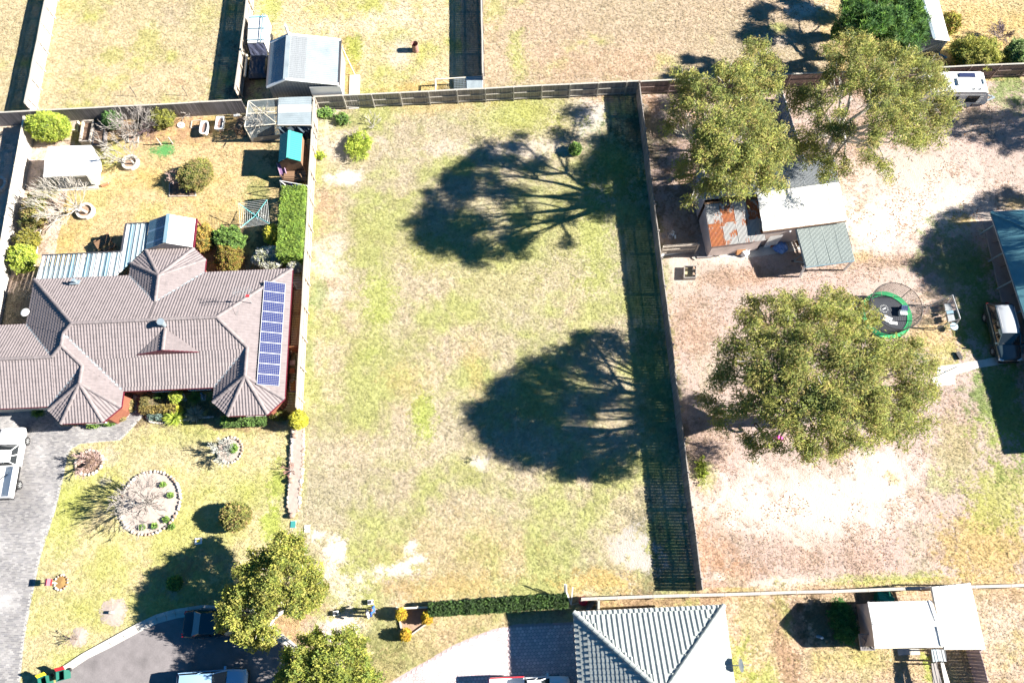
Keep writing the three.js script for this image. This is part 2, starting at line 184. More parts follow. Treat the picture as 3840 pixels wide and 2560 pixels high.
function baseAt(x, z) { // [dry colour, grass colour, grass share, contrast, litter share]
  if (z < -43.4 + (x < -15 ? 0.5 : 0)) { if (x < -21.5) return [C.straw, C.yg, 0.30, 0.8, 0]; if (x < -2.6) return [[0.47, 0.41, 0.25], C.yg, 0.42, 1, 0]; if (x < 30) return [[0.37, 0.31, 0.21], C.yg, 0.22, 0.8, 0.05]; return [[0.45, 0.37, 0.20], C.gold, 0.4, 0.8, 0]; }
  if (x < -35.9) return [[0.48, 0.40, 0.31], C.yg, 0.15, 0.7, 0];
  if (x < -15.2) return z < -20 ? [[0.45, 0.355, 0.19], [0.44, 0.32, 0.12], 0.42, 0.35, 0.03] : [[0.43, 0.385, 0.22], [0.36, 0.35, 0.11], 0.5, 0.6, 0];
  if (x < 12.6 && z < -1.9) return [[0.37, 0.33, 0.225], [0.295, 0.305, 0.105], 0.46, 0.75, 0.04];
  if (x < 12.6) return [[0.40, 0.34, 0.20], [0.27, 0.28, 0.09], 0.5, 1, 0.1];
  if (z < -2.1) return [[0.35, 0.285, 0.24], [0.34, 0.30, 0.20], 0.2, 0.55, 0.18];
  return [[0.42, 0.33, 0.23], [0.38, 0.31, 0.12], 0.4, 0.9, 0.15];
}
const beds = []; // outlines without turf (filled below, before the turf is sown)
function groundAt(x, z) {
  const w = (nz(N2, x / 9, z / 9) - 0.5) * 0.9, v = (nz(N2, z / 8 + 0.3, x / 8) - 0.5) * 0.9;
  const [a, b, share, con, lit] = baseAt(x + w * 0.2, z + v * 0.2);
  const big = nz(N1, x / 38 + 0.1, z / 38), med = nz(N4, x / 13, z / 13), sm = nz(N2, x / 5, z / 5), fine = nz(N3, x / 6.3, z / 6.3), fine2 = nz(N3, x / 3.1 + 0.4, z / 3.1);
  let c = mix3(a, [a[0] * 1.1, a[1] * 0.98, a[2] * 1.06], big);
  c = mix3(c, b, smooth(1 - share - 0.22, 1 - share + 0.22, 0.55 * med + 0.3 * big + 0.25 * sm - 0.05) * 0.9);
  if (lit) c = mix3(c, C.litter, lit * smooth(0.5, 0.75, nz(N4, x / 9 + 0.5, z / 9)) + lit * 0.5 * smooth(0.62, 0.75, fine));
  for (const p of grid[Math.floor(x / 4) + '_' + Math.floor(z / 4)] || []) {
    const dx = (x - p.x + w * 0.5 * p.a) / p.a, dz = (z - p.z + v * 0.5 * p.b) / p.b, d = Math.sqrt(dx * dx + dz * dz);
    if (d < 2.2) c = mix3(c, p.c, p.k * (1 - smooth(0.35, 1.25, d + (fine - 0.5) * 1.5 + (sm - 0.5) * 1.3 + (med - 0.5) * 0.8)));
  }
  const k = (1 + con * ((fine - 0.5) * 0.5 + (fine2 - 0.5) * 0.55 + (sm - 0.5) * 0.25)) * (0.92 + 0.16 * big);
  return [c[0] * k, c[1] * k, c[2] * k];
}
{
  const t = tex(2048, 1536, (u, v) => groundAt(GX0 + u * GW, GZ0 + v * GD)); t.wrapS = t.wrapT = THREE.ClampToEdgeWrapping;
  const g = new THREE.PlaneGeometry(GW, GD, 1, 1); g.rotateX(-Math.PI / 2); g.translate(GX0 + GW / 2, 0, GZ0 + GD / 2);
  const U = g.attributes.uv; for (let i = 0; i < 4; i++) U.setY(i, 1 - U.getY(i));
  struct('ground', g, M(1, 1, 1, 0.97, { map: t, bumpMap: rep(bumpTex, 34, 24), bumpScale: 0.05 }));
  const far = tex(512, 512, (u, v) => { const k = 0.8 + 0.4 * nz(N1, u, v); return mix3(C.straw, C.yg, nz(N4, u, v)).map(q => q * k); });
  const o = new G(), y = -0.03, L = 4000; o.quad(V(-L, y, L), V(L, y, L), V(L, y, -L), V(-L, y, -L)); struct('farmland', o, M(1, 1, 1, 0.97, { map: rep(far, 0.03, 0.03) }));
}
const P2 = (...a) => { const o = []; for (let i = 0; i < a.length; i += 2) o.push(S(a[i], a[i + 1])); return o; };
// ---------------------------------------------------------------- drive, path, road
const driveA = P2(-120, 1535, 184, 1535, 228, 1600, 330, 1592, 420, 1585, 470, 1560, 508, 1548, 545, 1550, 500, 1600, 453, 1650, 300, 1664, 270, 1682, 250, 1715, 235, 1800, 205, 1920, 150, 2090, 115, 2260, 90, 2400, 70, 2600, -250, 2600);
const entry = P2(512, 1462, 545, 1462, 545, 1550, 508, 1550);
const road = P2(250, 2521, 330, 2468, 420, 2424, 520, 2370, 590, 2337, 660, 2318, 760, 2303, 860, 2305, 940, 2330, 1010, 2380, 1085, 2432, 1150, 2500, 1200, 2600, 1240, 2760, 60, 2760, 160, 2600);
const kerbOut = P2(222, 2508, 310, 2450, 405, 2398, 510, 2340, 585, 2304, 655, 2284, 760, 2268, 865, 2272, 955, 2300, 1030, 2355, 1110, 2416, 1185, 2490, 1235, 2600);
const kerbIn = P2(250, 2521, 330, 2468, 420, 2424, 520, 2370, 590, 2337, 660, 2318, 760, 2303, 860, 2305, 940, 2330, 1010, 2380, 1085, 2432, 1150, 2500, 1200, 2600);
const driveB = P2(1440, 2572, 1530, 2516, 1620, 2464, 1700, 2418, 1770, 2388, 1850, 2358, 1945, 2339, 2168, 2332, 2180, 2720, 1300, 2720);
const pathE = P2(3519, 1374, 3662, 1353, 3840, 1318, 3840, 1352, 3668, 1380, 3582, 1407, 3584, 1441, 3492, 1451, 3496, 1419, 3510, 1412);
const patioE = P2(3688, 838, 3722, 828, 3860, 1190, 3860, 1330, 3800, 1320);
beds.push(driveA, entry, road, [...kerbOut, ...[...kerbIn].reverse()], driveB, pathE, patioE);
const asphalt = tex(512, 512, (u, v) => { const k = 0.55 + 0.5 * nz(N3, u * 2, v * 2) + 0.5 * nz(N1, u, v); return [0.175 * k, 0.158 * k, 0.16 * k]; });
struct('road', sheetPoly(road, 0.006), M(1, 1, 1, 0.95, { map: rep(asphalt, 0.3, 0.3), bumpMap: bump1, bumpScale: 0.01 }));
{ // kerb and gutter: concrete apron with a raised back, in cast lengths
  const g = new G(); const n = kerbOut.length;
  for (let i = 0; i < n - 1; i++) for (let k = 0; k < 2; k++) {
    const L = (A, t) => A[i].clone().lerp(A[i + 1], t), t0 = k * 0.5 + 0.006, t1 = k * 0.5 + 0.494, o0 = L(kerbOut, t0), o1 = L(kerbOut, t1), i0 = L(kerbIn, t0), i1 = L(kerbIn, t1);
    const q = (o, j, f, y) => o.clone().lerp(j, f).setY(y), prof = [[0, 0], [0, 0.12], [0.3, 0.12], [0.5, 0.03], [1, 0.02], [1, 0]];
    for (let s = 0; s < prof.length - 1; s++) g.quad(q(o0, i0, ...prof[s]), q(o1, i1, ...prof[s]), q(o1, i1, ...prof[s + 1]), q(o0, i0, ...prof[s + 1]));
    g.poly(prof.map(([f, y]) => q(o0, i0, f, y))); g.poly(prof.map(([f, y]) => q(o1, i1, f, y)).reverse());
  }
  struct('kerb', g, MT.concrete);
}
struct('concrete_path', slab(pathE, 0, 0.03), MT.concrete);
{
  const pm = struct('patio', slab(patioE, 0, 0.1), M(0.30, 0.29, 0.30, 0.9, { map: wear1 })); const g = new G();
  for (const [x, y, x2, y2] of [[3718, 914, 3748, 908], [3750, 1005, 3785, 990], [3792, 1110, 3825, 1095]]) { const a = S(x, y), b = S(x2, y2); g.bar(a.setY(0.101), b.setY(0.101), 0.03, 0.012); } part(pm, 'joint', g, M(0.05, 0.05, 0.06, 0.9));
}
// paving: every paver is real and stands a few millimetres off its bed
function pave(name, outline, colours, pw, pd, o = {}) {
  const bed = struct(name, sheetPoly(outline, 0.008), M(...(o.joint || [0.36, 0.35, 0.34]), 0.95)); const r = rng(o.seed || 5);
  const xs = outline.map(p => p.x), zs = outline.map(p => p.z), mats = [], cols = [], sq = [], sc = [];
  const inside = (x, z) => inPoly(x - pw / 2, z - pd / 2, outline) && inPoly(x + pw / 2, z + pd / 2, outline) && inPoly(x + pw / 2, z - pd / 2, outline) && inPoly(x - pw / 2, z + pd / 2, outline);
  const tone = (x, z) => { const c = colours[(r() * colours.length) | 0], w = nz(N1, x / 14, z / 14), k = (0.85 + 0.3 * r()) * lerp(0.8, 1.25, w); return new THREE.Color().setRGB(...mix3(c, [0.38, 0.365, 0.36], smooth(0.55, 0.85, w) * (o.scuff ?? 0.6)).map(q => q * k)); };
  let row = 0; const z0 = Math.max(Math.min(...zs), o.z0 ?? -99), z1 = Math.min(Math.max(...zs), 7), x0 = Math.max(Math.min(...xs), -52), x1 = Math.max(...xs);
  for (let z = z0 + pd / 2; z < z1; z += pd, row++) for (let x = x0 + (row % 2) * pw / 2; x < x1; x += pw) if (inside(x, z)) {
    mats.push(new THREE.Matrix4().makeTranslation(x, 0.016 + r() * 0.004, z)); cols.push(tone(x, z)); if (o.oct) { sq.push(new THREE.Matrix4().makeTranslation(x + pw / 2, 0.018, z)); sc.push(tone(x, z)); }
  }
  const geo = o.oct ? new THREE.CylinderGeometry(pw * 0.44, pw * 0.47, 0.03, 8) : new THREE.BoxGeometry(pw - 0.014, 0.02, pd - 0.014);
  stuff(inst(bed, 'pavers', geo, M(1, 1, 1, 0.9), mats, cols)); if (o.oct) stuff(inst(bed, 'small_pavers', new THREE.BoxGeometry(pw * 0.17, 0.024, pw * 0.17), M(1, 1, 1, 0.9), sq, sc));
}
pave('paved_driveway', driveA, [[0.22, 0.21, 0.215], [0.26, 0.25, 0.25], [0.18, 0.175, 0.185]], 0.23, 0.115, { seed: 5 });
pave('paved_entry', entry, [[0.14, 0.07, 0.06], [0.18, 0.10, 0.09]], 0.21, 0.11, { seed: 6, joint: [0.25, 0.2, 0.18], scuff: 0 });
pave('paved_forecourt', driveB, [[0.60, 0.47, 0.47], [0.64, 0.52, 0.51], [0.57, 0.44, 0.44]], 0.235, 0.2, { seed: 7, joint: [0.40, 0.31, 0.31], oct: true, scuff: 0.3 });

// ---------------------------------------------------------------- fences
// paling fence along a base line: rails and posts on one side, palings as one fine-grained part
function fence(label, a, b, o = {}) {
  const h = o.h ?? 1.75, side = o.side ?? 1, bay = o.bay ?? 2.4, r = rng(o.seed || 3), L = a.distanceTo(b), d = b.clone().sub(a).normalize(), nrm = V(-d.z, 0, d.x).multiplyScalar(side);
  const t = thing('paling_fence', label, 'fence', a), m = o.mat || MT.greyWood, lean = (x) => 0.05 * (nz(N2, x / 17 + (o.seed || 0) * 0.13, 0.3) - 0.5), pw = 0.105;
  const at = (x, y, off) => a.clone().addScaledVector(d, x).addScaledVector(nrm, off + lean(x) * y).setY(y);
  const pal = [new G(), new G(), new G()];
  for (let x = 0; x < L - 0.02; x += pw) { const top = h - 0.02 + (r() - 0.5) * (o.ragged ?? 0.05), odd = Math.round(x / pw) % 2, off = (odd ? -0.022 : 0) + r() * 0.004; const w = Math.min(odd ? pw + 0.012 : pw - 0.006, L - x); pal[(r() * 3) | 0].hexa([at(x, 0, off), at(x + w, 0, off), at(x + w, 0, off - 0.016), at(x, 0, off - 0.016)], [at(x, top, off), at(x + w, top, off), at(x + w, top, off - 0.016), at(x, top, off - 0.016)]); }
  const q = o.tones || [1, 0.82, 1.16];
  pal.forEach((g, i) => { const mm = m.clone(); mm.color.multiplyScalar(q[i]); stuff(wpart(t, 'palings', g, mm)); });
  for (let x = 0; x <= L + 0.01; x += bay) { const g = new G(); g.bar(at(Math.min(x, L - 0.06) + 0.05, 0, 0.1), at(Math.min(x, L - 0.06) + 0.05, h + (o.post ?? 0.02), 0.1), 0.1, 0.1, d); wpart(t, 'post', g, o.railMat || m);
    if (x + 0.4 < L) { const e = Math.min(x + bay, L); for (const y of o.rails || [0.25, h * 0.55, h - 0.2]) { const s = new G(); s.bar(at(x + 0.02, y, 0.05), at(e - 0.01, y + (r() - 0.5) * 0.02, 0.05), 0.05, 0.09); wpart(t, 'rail', s, o.railMat || m); } if (o.cap !== false) { const s = new G(); s.bar(at(x + 0.01, h + 0.01, o.capOff ?? 0.03), at(e - 0.01, h + 0.01, o.capOff ?? 0.03), o.capW ?? 0.14, 0.04); wpart(t, 'capping', s, o.capMat || MT.cap); } } }
  if (o.base) { const s = new G(); s.bar(at(0, 0.08, 0.03), at(L, 0.08, 0.03), 0.04, 0.15); wpart(t, 'plinth', s, o.railMat || m); }
  return t;
}
const xW = -15.24, xE = 12.58;
fence('long grey paling fence along the top of the empty grass block', V(xW, 0, -43.2), V(xE, 0, -43.55), { side: 1, seed: 1, mat: MT.greyWood, railMat: MT.cap, rails: [0.2, 0.95], bay: 2.43 });
fence('weathered grey paling fence behind the garden beds and bathtubs', S(-60, 476), S(930, 424), { side: -1, seed: 2, mat: MT.darkWood, ragged: 0.02, capMat: MT.cap });
fence('brown paling fence running behind the gum trees to the caravan', V(xE + 0.1, 0, -43.5), S(3960, 280), { side: 1, seed: 3, mat: M(0.26, 0.19, 0.17, 0.85, { map: streak1, bumpMap: bump1, bumpScale: 0.004 }), bay: 2.6 });
fence('long dark paling fence between the empty block and the bare yard, casting a wide shadow', V(xE, 0, -43.5), V(xE + 0.02, 0, -1.95), { side: -1, seed: 4, mat: MT.greyWood, h: 1.78, ragged: 0.08, cap: false });
fence('pale sunlit paling fence between the empty block and the tiled house', V(xW, 0, -43.15), V(xW - 0.02, 0, -15.85), { side: -1, seed: 5, mat: MT.paleWood, railMat: MT.paleWood });
fence('capped timber fence between the bare yard and the houses below it', S(2172, 2247), S(3960, 2192), { side: 1, seed: 6, mat: MT.greyWood, capW: 0.2, h: 1.7, base: true, capMat: MT.paleWood });
fence('white sunlit paling fence on the left edge of the tiled house garden', S(131, 478), S(-45, 1480), { side: 1, seed: 7, mat: M(0.62, 0.58, 0.54, 0.8, { map: streak1 }), h: 1.6, capMat: MT.cream });
fence('white sunlit paling fence in the top left corner of the photo', S(250, -180), S(133, 432), { side: -1, seed: 8, mat: M(0.62, 0.57, 0.53, 0.8, { map: streak1 }), h: 1.7, bay: 2.0 });
fence('pale paling fence beside the parked trailers and the big metal shed', S(975, -180), S(905, 384), { side: -1, seed: 9, mat: MT.paleWood, h: 1.75 });
fence('thin fence dropping from the top edge to the mesh dog pen', S(1801, -180), S(1813, 328), { side: -1, seed: 10, mat: MT.greyWood, h: 1.8 });
fence('short slatted fence panel left of the rusty shed', S(2474, 953), S(2606, 944), { side: 1, seed: 11, mat: MT.paleWood, h: 1.5, cap: false, rails: [0.2, 0.8, 1.35], ragged: 0.0, bay: 2.8 });
fence('blue-grey slatted fence half hidden between the two upper gum trees', S(2905, 372), S(2990, 640), { side: -1, seed: 12, mat: M(0.36, 0.40, 0.44, 0.8, { map: streak1 }), h: 1.8, cap: false });
fence('brown paling fence below the white carport at bottom right', S(3622, 2432), S(3678, 2640), { side: -1, seed: 13, mat: M(0.33, 0.27, 0.30, 0.85, { map: streak1 }), h: 1.7, cap: false });
fence('short pale boundary fence joining the paved garage house to the capped fence', S(2238, 2250), S(2238, 2310), { side: 1, seed: 14, mat: MT.cream, h: 1.7 });
// ---------------------------------------------------------------- roofs
function clip(poly, a, b, c) { // keep a*x + b*y <= c
  const o = []; for (let i = 0; i < poly.length; i++) { const p = poly[i], q = poly[(i + 1) % poly.length], dp = a * p[0] + b * p[1] - c, dq = a * q[0] + b * q[1] - c; if (dp <= 1e-9) o.push(p); if ((dp < -1e-9 && dq > 1e-9) || (dp > 1e-9 && dq < -1e-9)) { const t = dp / (dp - dq); o.push([p[0] + (q[0] - p[0]) * t, p[1] + (q[1] - p[1]) * t]); } } return o;
}
function frame(poly, uDir) {
  const n = V(0, 0, 0); for (let i = 0; i < poly.length; i++) { const p = poly[i], q = poly[(i + 1) % poly.length]; n.x += (p.y - q.y) * (p.z + q.z); n.y += (p.z - q.z) * (p.x + q.x); n.z += (p.x - q.x) * (p.y + q.y); } n.normalize(); if (n.y < 0) n.negate();
  const u = uDir ? uDir.clone().addScaledVector(n, -n.dot(uDir)).normalize() : V(0, 0, 0).crossVectors(n, V(0, 1, 0)).normalize(); let v = V(0, 0, 0).crossVectors(n, u).normalize(); if (v.y > 1e-6) { v.negate(); u.negate(); } return { n, u, v, o: poly[0].clone() };
}
// surf: { col, prof [[fraction, height]...], row, ramp }; returns geometry and the whole tiles left out for pick()
function roofGeo(g, poly, surf, o = {}) {
  const F = frame(poly, o.u), P3 = (a, b, h) => F.o.clone().addScaledVector(F.u, a).addScaledVector(F.v, b).addScaledVector(F.n, h + 0.015);
  let Q = poly.map(p => { const d = p.clone().sub(F.o); return [d.dot(F.u), d.dot(F.v)]; }), area = 0; Q.forEach((p, i) => { const q = Q[(i + 1) % Q.length]; area += p[0] * q[1] - p[1] * q[0]; }); if (area < 0) Q.reverse();
  const A = Q.map(p => p[0]), B = Q.map(p => p[1]), a0 = Math.min(...A), a1 = Math.max(...A), b0 = Math.min(...B), b1 = Math.max(...B), row = surf.row || (b1 - b0 + 1), picks = [];
  const whole = (r) => Q.every((p, i) => { const q = Q[(i + 1) % Q.length], ex = q[0] - p[0], ey = q[1] - p[1]; return r.every(c => ex * (c[1] - p[1]) - ey * (c[0] - p[0]) >= 1e-4); });
  const nr = Math.ceil((b1 - b0) / row - 1e-6), nc = Math.ceil((a1 - a0) / surf.col);
  for (let j = 0; j < nr; j++) { const t1 = b1 - j * row, t0 = t1 - row; for (let i = 0; i < nc; i++) {
    const l = a0 + i * surf.col; if (o.pick && whole([[l, t0], [l + surf.col, t0], [l + surf.col, t1], [l, t1]]) && o.pick(picks.length)) { const m = new THREE.Matrix4().makeBasis(F.u, F.n, F.v); if (m.determinant() < 0) m.makeBasis(F.u.clone().negate(), F.n, F.v).setPosition(P3(l + surf.col, t0, 0)); else m.setPosition(P3(l, t0, 0)); picks.push(m); continue; }
    for (let s = 0; s < surf.prof.length - 1; s++) { const [f0, h0] = surf.prof[s], [f1, h1] = surf.prof[s + 1], x0 = l + f0 * surf.col, x1 = l + f1 * surf.col;
      let c = [[x0, t0], [x1, t0], [x1, t1], [x0, t1]]; for (let k = 0; k < Q.length && c.length; k++) { const p = Q[k], q = Q[(k + 1) % Q.length]; c = clip(c, q[1] - p[1], p[0] - q[0], (q[1] - p[1]) * p[0] - (q[0] - p[0]) * p[1]); } if (c.length < 3) continue;
      const H = (x, y) => h0 + (h1 - h0) * (x - x0) / (x1 - x0 || 1) + (surf.ramp || 0) * (y - t0) / row; g.poly(c.map(([x, y]) => P3(x, y, H(x, y))));
      if (surf.ramp) { const e = c.filter(p => Math.abs(p[1] - t1) < 1e-6); if (e.length === 2) { const [p, q] = e; g.quad(P3(p[0], t1, H(p[0], t1)), P3(q[0], t1, H(q[0], t1)), P3(q[0], t1, H(q[0], t1) - surf.ramp - 0.01), P3(p[0], t1, H(p[0], t1) - surf.ramp - 0.01)); } }
    } } }
  return picks;
}
const wave = (n, h) => Array.from({ length: n + 1 }, (_, i) => [i / n, h * (0.5 - 0.5 * Math.cos(i / n * 2 * Math.PI))]);
const TILE = { col: 0.22, prof: [[0, 0], [0.2, 0], [0.4, 0.017], [0.62, 0.032], [0.84, 0.017], [1, 0]], row: 0.30, ramp: 0.026 };
const GTILE = { col: 0.34, prof: [[0, 0], [0.42, 0.004], [0.55, 0.045], [0.72, 0.065], [0.88, 0.045], [1, 0]], row: 0.28, ramp: 0.025 };
const CORR = { col: 0.1, prof: wave(6, 0.03) }, RIB = { col: 0.25, prof: [[0, 0], [0.5, 0], [0.62, 0.06], [0.82, 0.06], [1, 0]] }, LOWRIB = { col: 0.25, prof: [[0, 0], [0.8, 0], [0.86, 0.015], [0.94, 0.015], [1, 0]] }, FINE = { col: 0.2, prof: [[0, 0], [0.8, 0], [0.86, 0.022], [0.94, 0.022], [1, 0]] }, FLAT = { col: 0.6, prof: [[0, 0], [0.94, 0], [0.96, 0.02], [0.98, 0.02], [1, 0]] };
function tileGeo(S0) { const g = new G(), T = [V(0, 0, 0), V(S0.col, 0, 0), V(S0.col, 0, S0.row), V(0, 0, S0.row)]; for (let s = 0; s < S0.prof.length - 1; s++) { const [f0, h0] = S0.prof[s], [f1, h1] = S0.prof[s + 1], x0 = f0 * S0.col, x1 = f1 * S0.col, r = S0.ramp, z = S0.row; g.quad(V(x0, h0, 0), V(x0, h0 + r, z), V(x1, h1 + r, z), V(x1, h1, 0)); g.quad(V(x0, h0 + r, z), V(x0, h0 - 0.01, z), V(x1, h1 - 0.01, z), V(x1, h1 + r, z)); } return g.build(); }
function capGeo(len, r) { const g = new G(), n = 6; const c = (k, R) => V(Math.cos(k / n * Math.PI) * R, Math.sin(k / n * Math.PI) * R * 0.75, 0); for (let i = 0; i < n; i++) { const a = c(i, r * 1.08), b = c(i + 1, r * 1.08), d = c(i, r * 0.94), e = c(i + 1, r * 0.94); a.z = b.z = len; g.quad(d, a, b, e); g.quad(a, a.clone().setY(a.y - 0.03), b.clone().setY(b.y - 0.03), b); } return g.build(); }
function caps(parent, base, lines, mats, r = 0.13, len = 0.42) { const geos = {}, rr = rng(77);
  for (const [a, b] of lines) { const L = a.distanceTo(b), n = Math.max(1, Math.round(L / len)), l = L / n, key = l.toFixed(3), geo = geos[key] = geos[key] || capGeo(l, r), z = b.clone().sub(a).normalize(), x = V(0, 0, 0).crossVectors(V(0, 1, 0), z).normalize(), y = V(0, 0, 0).crossVectors(z, x);
    for (let i = 0; i < n; i++) { const m = part(parent, 'ridge_tile', geo, mats[(rr() * mats.length) | 0]); m.matrixAutoUpdate = true; m.quaternion.setFromRotationMatrix(new THREE.Matrix4().makeBasis(x, y, z)); m.position.copy(a).addScaledVector(z, i * l).add(V(0, 0.035, 0)).sub(base); } } }
function roofOf(t, name, planes, surf, m, o = {}) { const g = new G(); let used = 0; const picked = []; planes.forEach((p, i) => { const lim = o.pick && o.pick.includes(i) ? () => used++ < (o.max || 300) : null; picked.push(...roofGeo(g, p, surf, { u: o.u, pick: lim })); }); const R = wpart(t, name, g, m, o.label); if (picked.length) { const tg = tileGeo(surf), r = rng(9), ms = o.mats || [m]; for (const x of picked) { const q = part(R, 'roof_tile', tg, ms[(r() * ms.length) | 0]); x.decompose(q.position, q.quaternion, q.scale); q.position.sub(t.position); } } return R; }
function soffit(g, pts, y) { g.poly(pts.map(p => V(p.x, y, p.z))); }
function wallsOf(g, pts, y0, y1) { for (let i = 0; i < pts.length; i++) { const a = pts[i], b = pts[(i + 1) % pts.length]; g.quad(V(a.x, y0, a.z), V(b.x, y0, b.z), V(b.x, y1, b.z), V(a.x, y1, a.z)); } return g; }
function gutterOf(t, pts, m, closed = true, parent = t) { const n = pts.length; for (let i = 0; i < (closed ? n : n - 1); i++) { const g = new G(); g.bar(pts[i].clone().add(V(0, -0.06, 0)), pts[(i + 1) % n].clone().add(V(0, -0.06, 0)), 0.1, 0.1); wpart(parent, 'gutter', g, m); } }

{ // the big house with the grey-brown tiled roof
  const e = 2.5, k = 0.44, v = (x, z, h = e) => V(x, h, z);
  const t = thing('tiled_house', 'large house with grey-brown tiled hip roof, maroon gutters and brick walls', 'house', V(-26, 0, -21));
  const RW = v(-30.93, -22.03, 4.53), RE = v(-20.54, -22.03, 4.53), J = v(-31.58, -21.37, 4.247), Q = v(-31.58, -20.47, 4.247), K = v(-32.32, -19.74, 3.925), B = v(-30.2, -19.09, 3.64), BA = v(-30.2, -17.75, 3.64), D = v(-18.485, -19.965, 3.63), DA = v(-18.485, -17.78, 3.63), VV = v(-25.5, -23.8, 3.754), HA = v(-25.5, -25.92, 3.754), T = v(-25.5, -22.03, 4.53), Cc = v(-35.55, -22.97), gx = -46, KW = v(gx, -19.74, 3.925);
  const NW = v(-35.55, -26.65), NE = v(-15.92, -26.65), A1 = v(-28.36, -26.65), A2 = v(-22.64, -26.65), h1 = v(-28.36, -27.7), h2 = v(-27.34, -28.77), h3 = v(-23.64, -28.77), h4 = v(-22.64, -27.76), E3 = v(-15.92, -16.28), c1 = v(-17.05, -15.2), c2 = v(-19.9, -15.2), c3 = v(-21.05, -16.27), S1e = v(-21.05, -17.4), S1w = v(-27.61, -17.4), b1 = v(-27.61, -16.2), b2 = v(-28.74, -15.17), b3 = v(-31.74, -15.17), b4 = v(-32.78, -16.2), b5 = v(-32.78, -16.5), gS = v(gx, -16.5), gN = v(gx, -22.97), km = v(-32.32, -16.96, 2.702), ke = v(-15.92, -19.965);
  const planes = [[S1w, J, RW, RE, D, S1e], [gS, KW, K, km, b5], [BA, b3, b2], [NW, A1, VV, T, RW], [T, VV, A2, NE, RE], [NW, RW, J, Cc], [Cc, J, Q, K], [gN, KW, K, Cc], [K, Q, B, km], [b5, B, BA, b4], [BA, b4, b3], [BA, b2, b1], [BA, B, S1w, b1], [B, Q, J, S1w], [S1e, D, DA, c3], [DA, c3, c2], [DA, c2, c1], [DA, c1, E3], [DA, D, ke, E3], [D, RE, NE, ke], [A1, VV, HA, h1], [HA, h1, h2], [HA, h2, h3], [HA, h3, h4], [HA, h4, A2, VV]];
  // small gable vent on the front slope
  const yS = z => e + k * (-17.4 - z), gz = S(622, 1330, 3.35).z, gh = 4.28, zr = -17.4 - (gh - e) / k, p0 = V(S(608, 1325, gh).x, gh, gz), pr = V(p0.x, gh, zr + 0.02), L0 = V(p0.x - 2.1, yS(gz), gz), R0 = V(p0.x + 2.3, yS(gz), gz), oY = V(0, 0.05, 0);
  [L0, R0].forEach(p => p.add(oY));
  const R = roofOf(t, 'roof', [...planes, [L0, p0, pr], [p0, R0, pr]], TILE, MT.tile, { pick: [0, 1, 2], max: 300, mats: [MT.tile, MT.tile, MT.tile2, MT.tile3] });
  const ridge = [[RE, RW], [RW, NW], [NE, RE].reverse(), [RW, J], [J, Q], [Q, K], [K, KW], [Q, B], [B, BA], [BA, b4], [BA, b3], [BA, b2], [BA, b1], [RE, D], [D, DA], [DA, c3], [DA, c2], [DA, c1], [DA, E3], [VV, HA], [HA, h1], [HA, h2], [HA, h3], [HA, h4], [pr, p0]];
  caps(R, t.position, ridge, [MT.tile, MT.tile2, MT.tile3]);
  const val = new G(); for (const [a, b] of [[S1w, J], [S1e, D], [b5, B], [Cc, K], [A1, VV], [A2, VV]]) val.bar(a.clone().add(V(0, 0.03, 0)), b.clone().add(V(0, 0.03, 0)), 0.16, 0.05); wpart(R, 'valley_flashing', val, MT.zincPale);
  const gv = new G(); gv.tri(L0.clone().add(V(0, -0.05, 0.03)), R0.clone().add(V(0, -0.05, 0.03)), p0.clone().add(V(0, -0.05, 0.03))); wpart(R, 'gable_vent', gv, MT.maroon); const bb = new G(); bb.bar(L0, p0, 0.05, 0.12); bb.bar(p0, R0, 0.05, 0.12); wpart(R, 'barge_board', bb, MT.maroon);
  const flue = new G(); flue.tube(S(612, 1216, 4.5).setY(4.3), S(612, 1216, 4.5).setY(4.95), 0.17, 0.17, 12); flue.tube(S(612, 1216, 4.5).setY(4.95), S(612, 1216, 4.5).setY(5.05), 0.26, 0.26, 12); wpart(R, 'flue', flue, MT.zincBlue);
  const vent = new G(), vp = S(286, 1059, 2.95); vent.tube(vp, vp.clone().add(V(0, 0.4, 0)), 0.09, 0.09, 10); vent.tube(vp.clone().add(V(0, 0.4, 0)), vp.clone().add(V(0, 0.5, 0)), 0.16, 0.14, 10); vent.box(vp.x - 0.1, vp.y + 0.05, vp.z, 0.7, 0.04, 0.45, 0, 0, -0.4); wpart(R, 'roof_vent', vent, MT.zincBlue);
  const eaves = [NW, A1, h1, h2, h3, h4, A2, NE, E3, c1, c2, c3, S1e, S1w, b1, b2, b3, b4, b5, gS, gN, Cc]; gutterOf(t, eaves, MT.maroon);
  const sf = new G(); const sh = sheetPoly(eaves, 2.40); sf.p.push(...sh.p); sf.n.push(...sh.n); sf.u.push(...sh.u); wpart(t, 'soffit', sf, MT.cream);
  const inset = (pts, d) => pts.map((p, i) => { const a = pts[(i + pts.length - 1) % pts.length], b = pts[(i + 1) % pts.length], n1 = V(-(p.z - a.z), 0, p.x - a.x).normalize(), n2 = V(-(b.z - p.z), 0, b.x - p.x).normalize(), m = n1.clone().add(n2); const s = d / Math.max(0.4, (1 + n1.dot(n2)) / 2) / 2; return p.clone().addScaledVector(m, s); });
  const wl = inset(eaves, 0.5); wpart(t, 'wall', wallsOf(new G(), wl, 0, 2.38), MT.brick);
  const fr = (x0, x1, z, name, m) => { const g = new G(); g.box((x0 + x1) / 2, 1.35, z, x1 - x0, 1.3, 0.06); const q = wpart(t, name, g, m); const f = new G(); for (const y of [0.68, 2.02]) f.box((x0 + x1) / 2, y, z + 0.02, x1 - x0 + 0.1, 0.07, 0.09); for (const x of [x0, (x0 + x1) / 2, x1]) f.box(x, 1.35, z + 0.02, 0.06, 1.34, 0.09); wpart(q, 'frame', f, MT.whitePlain); };
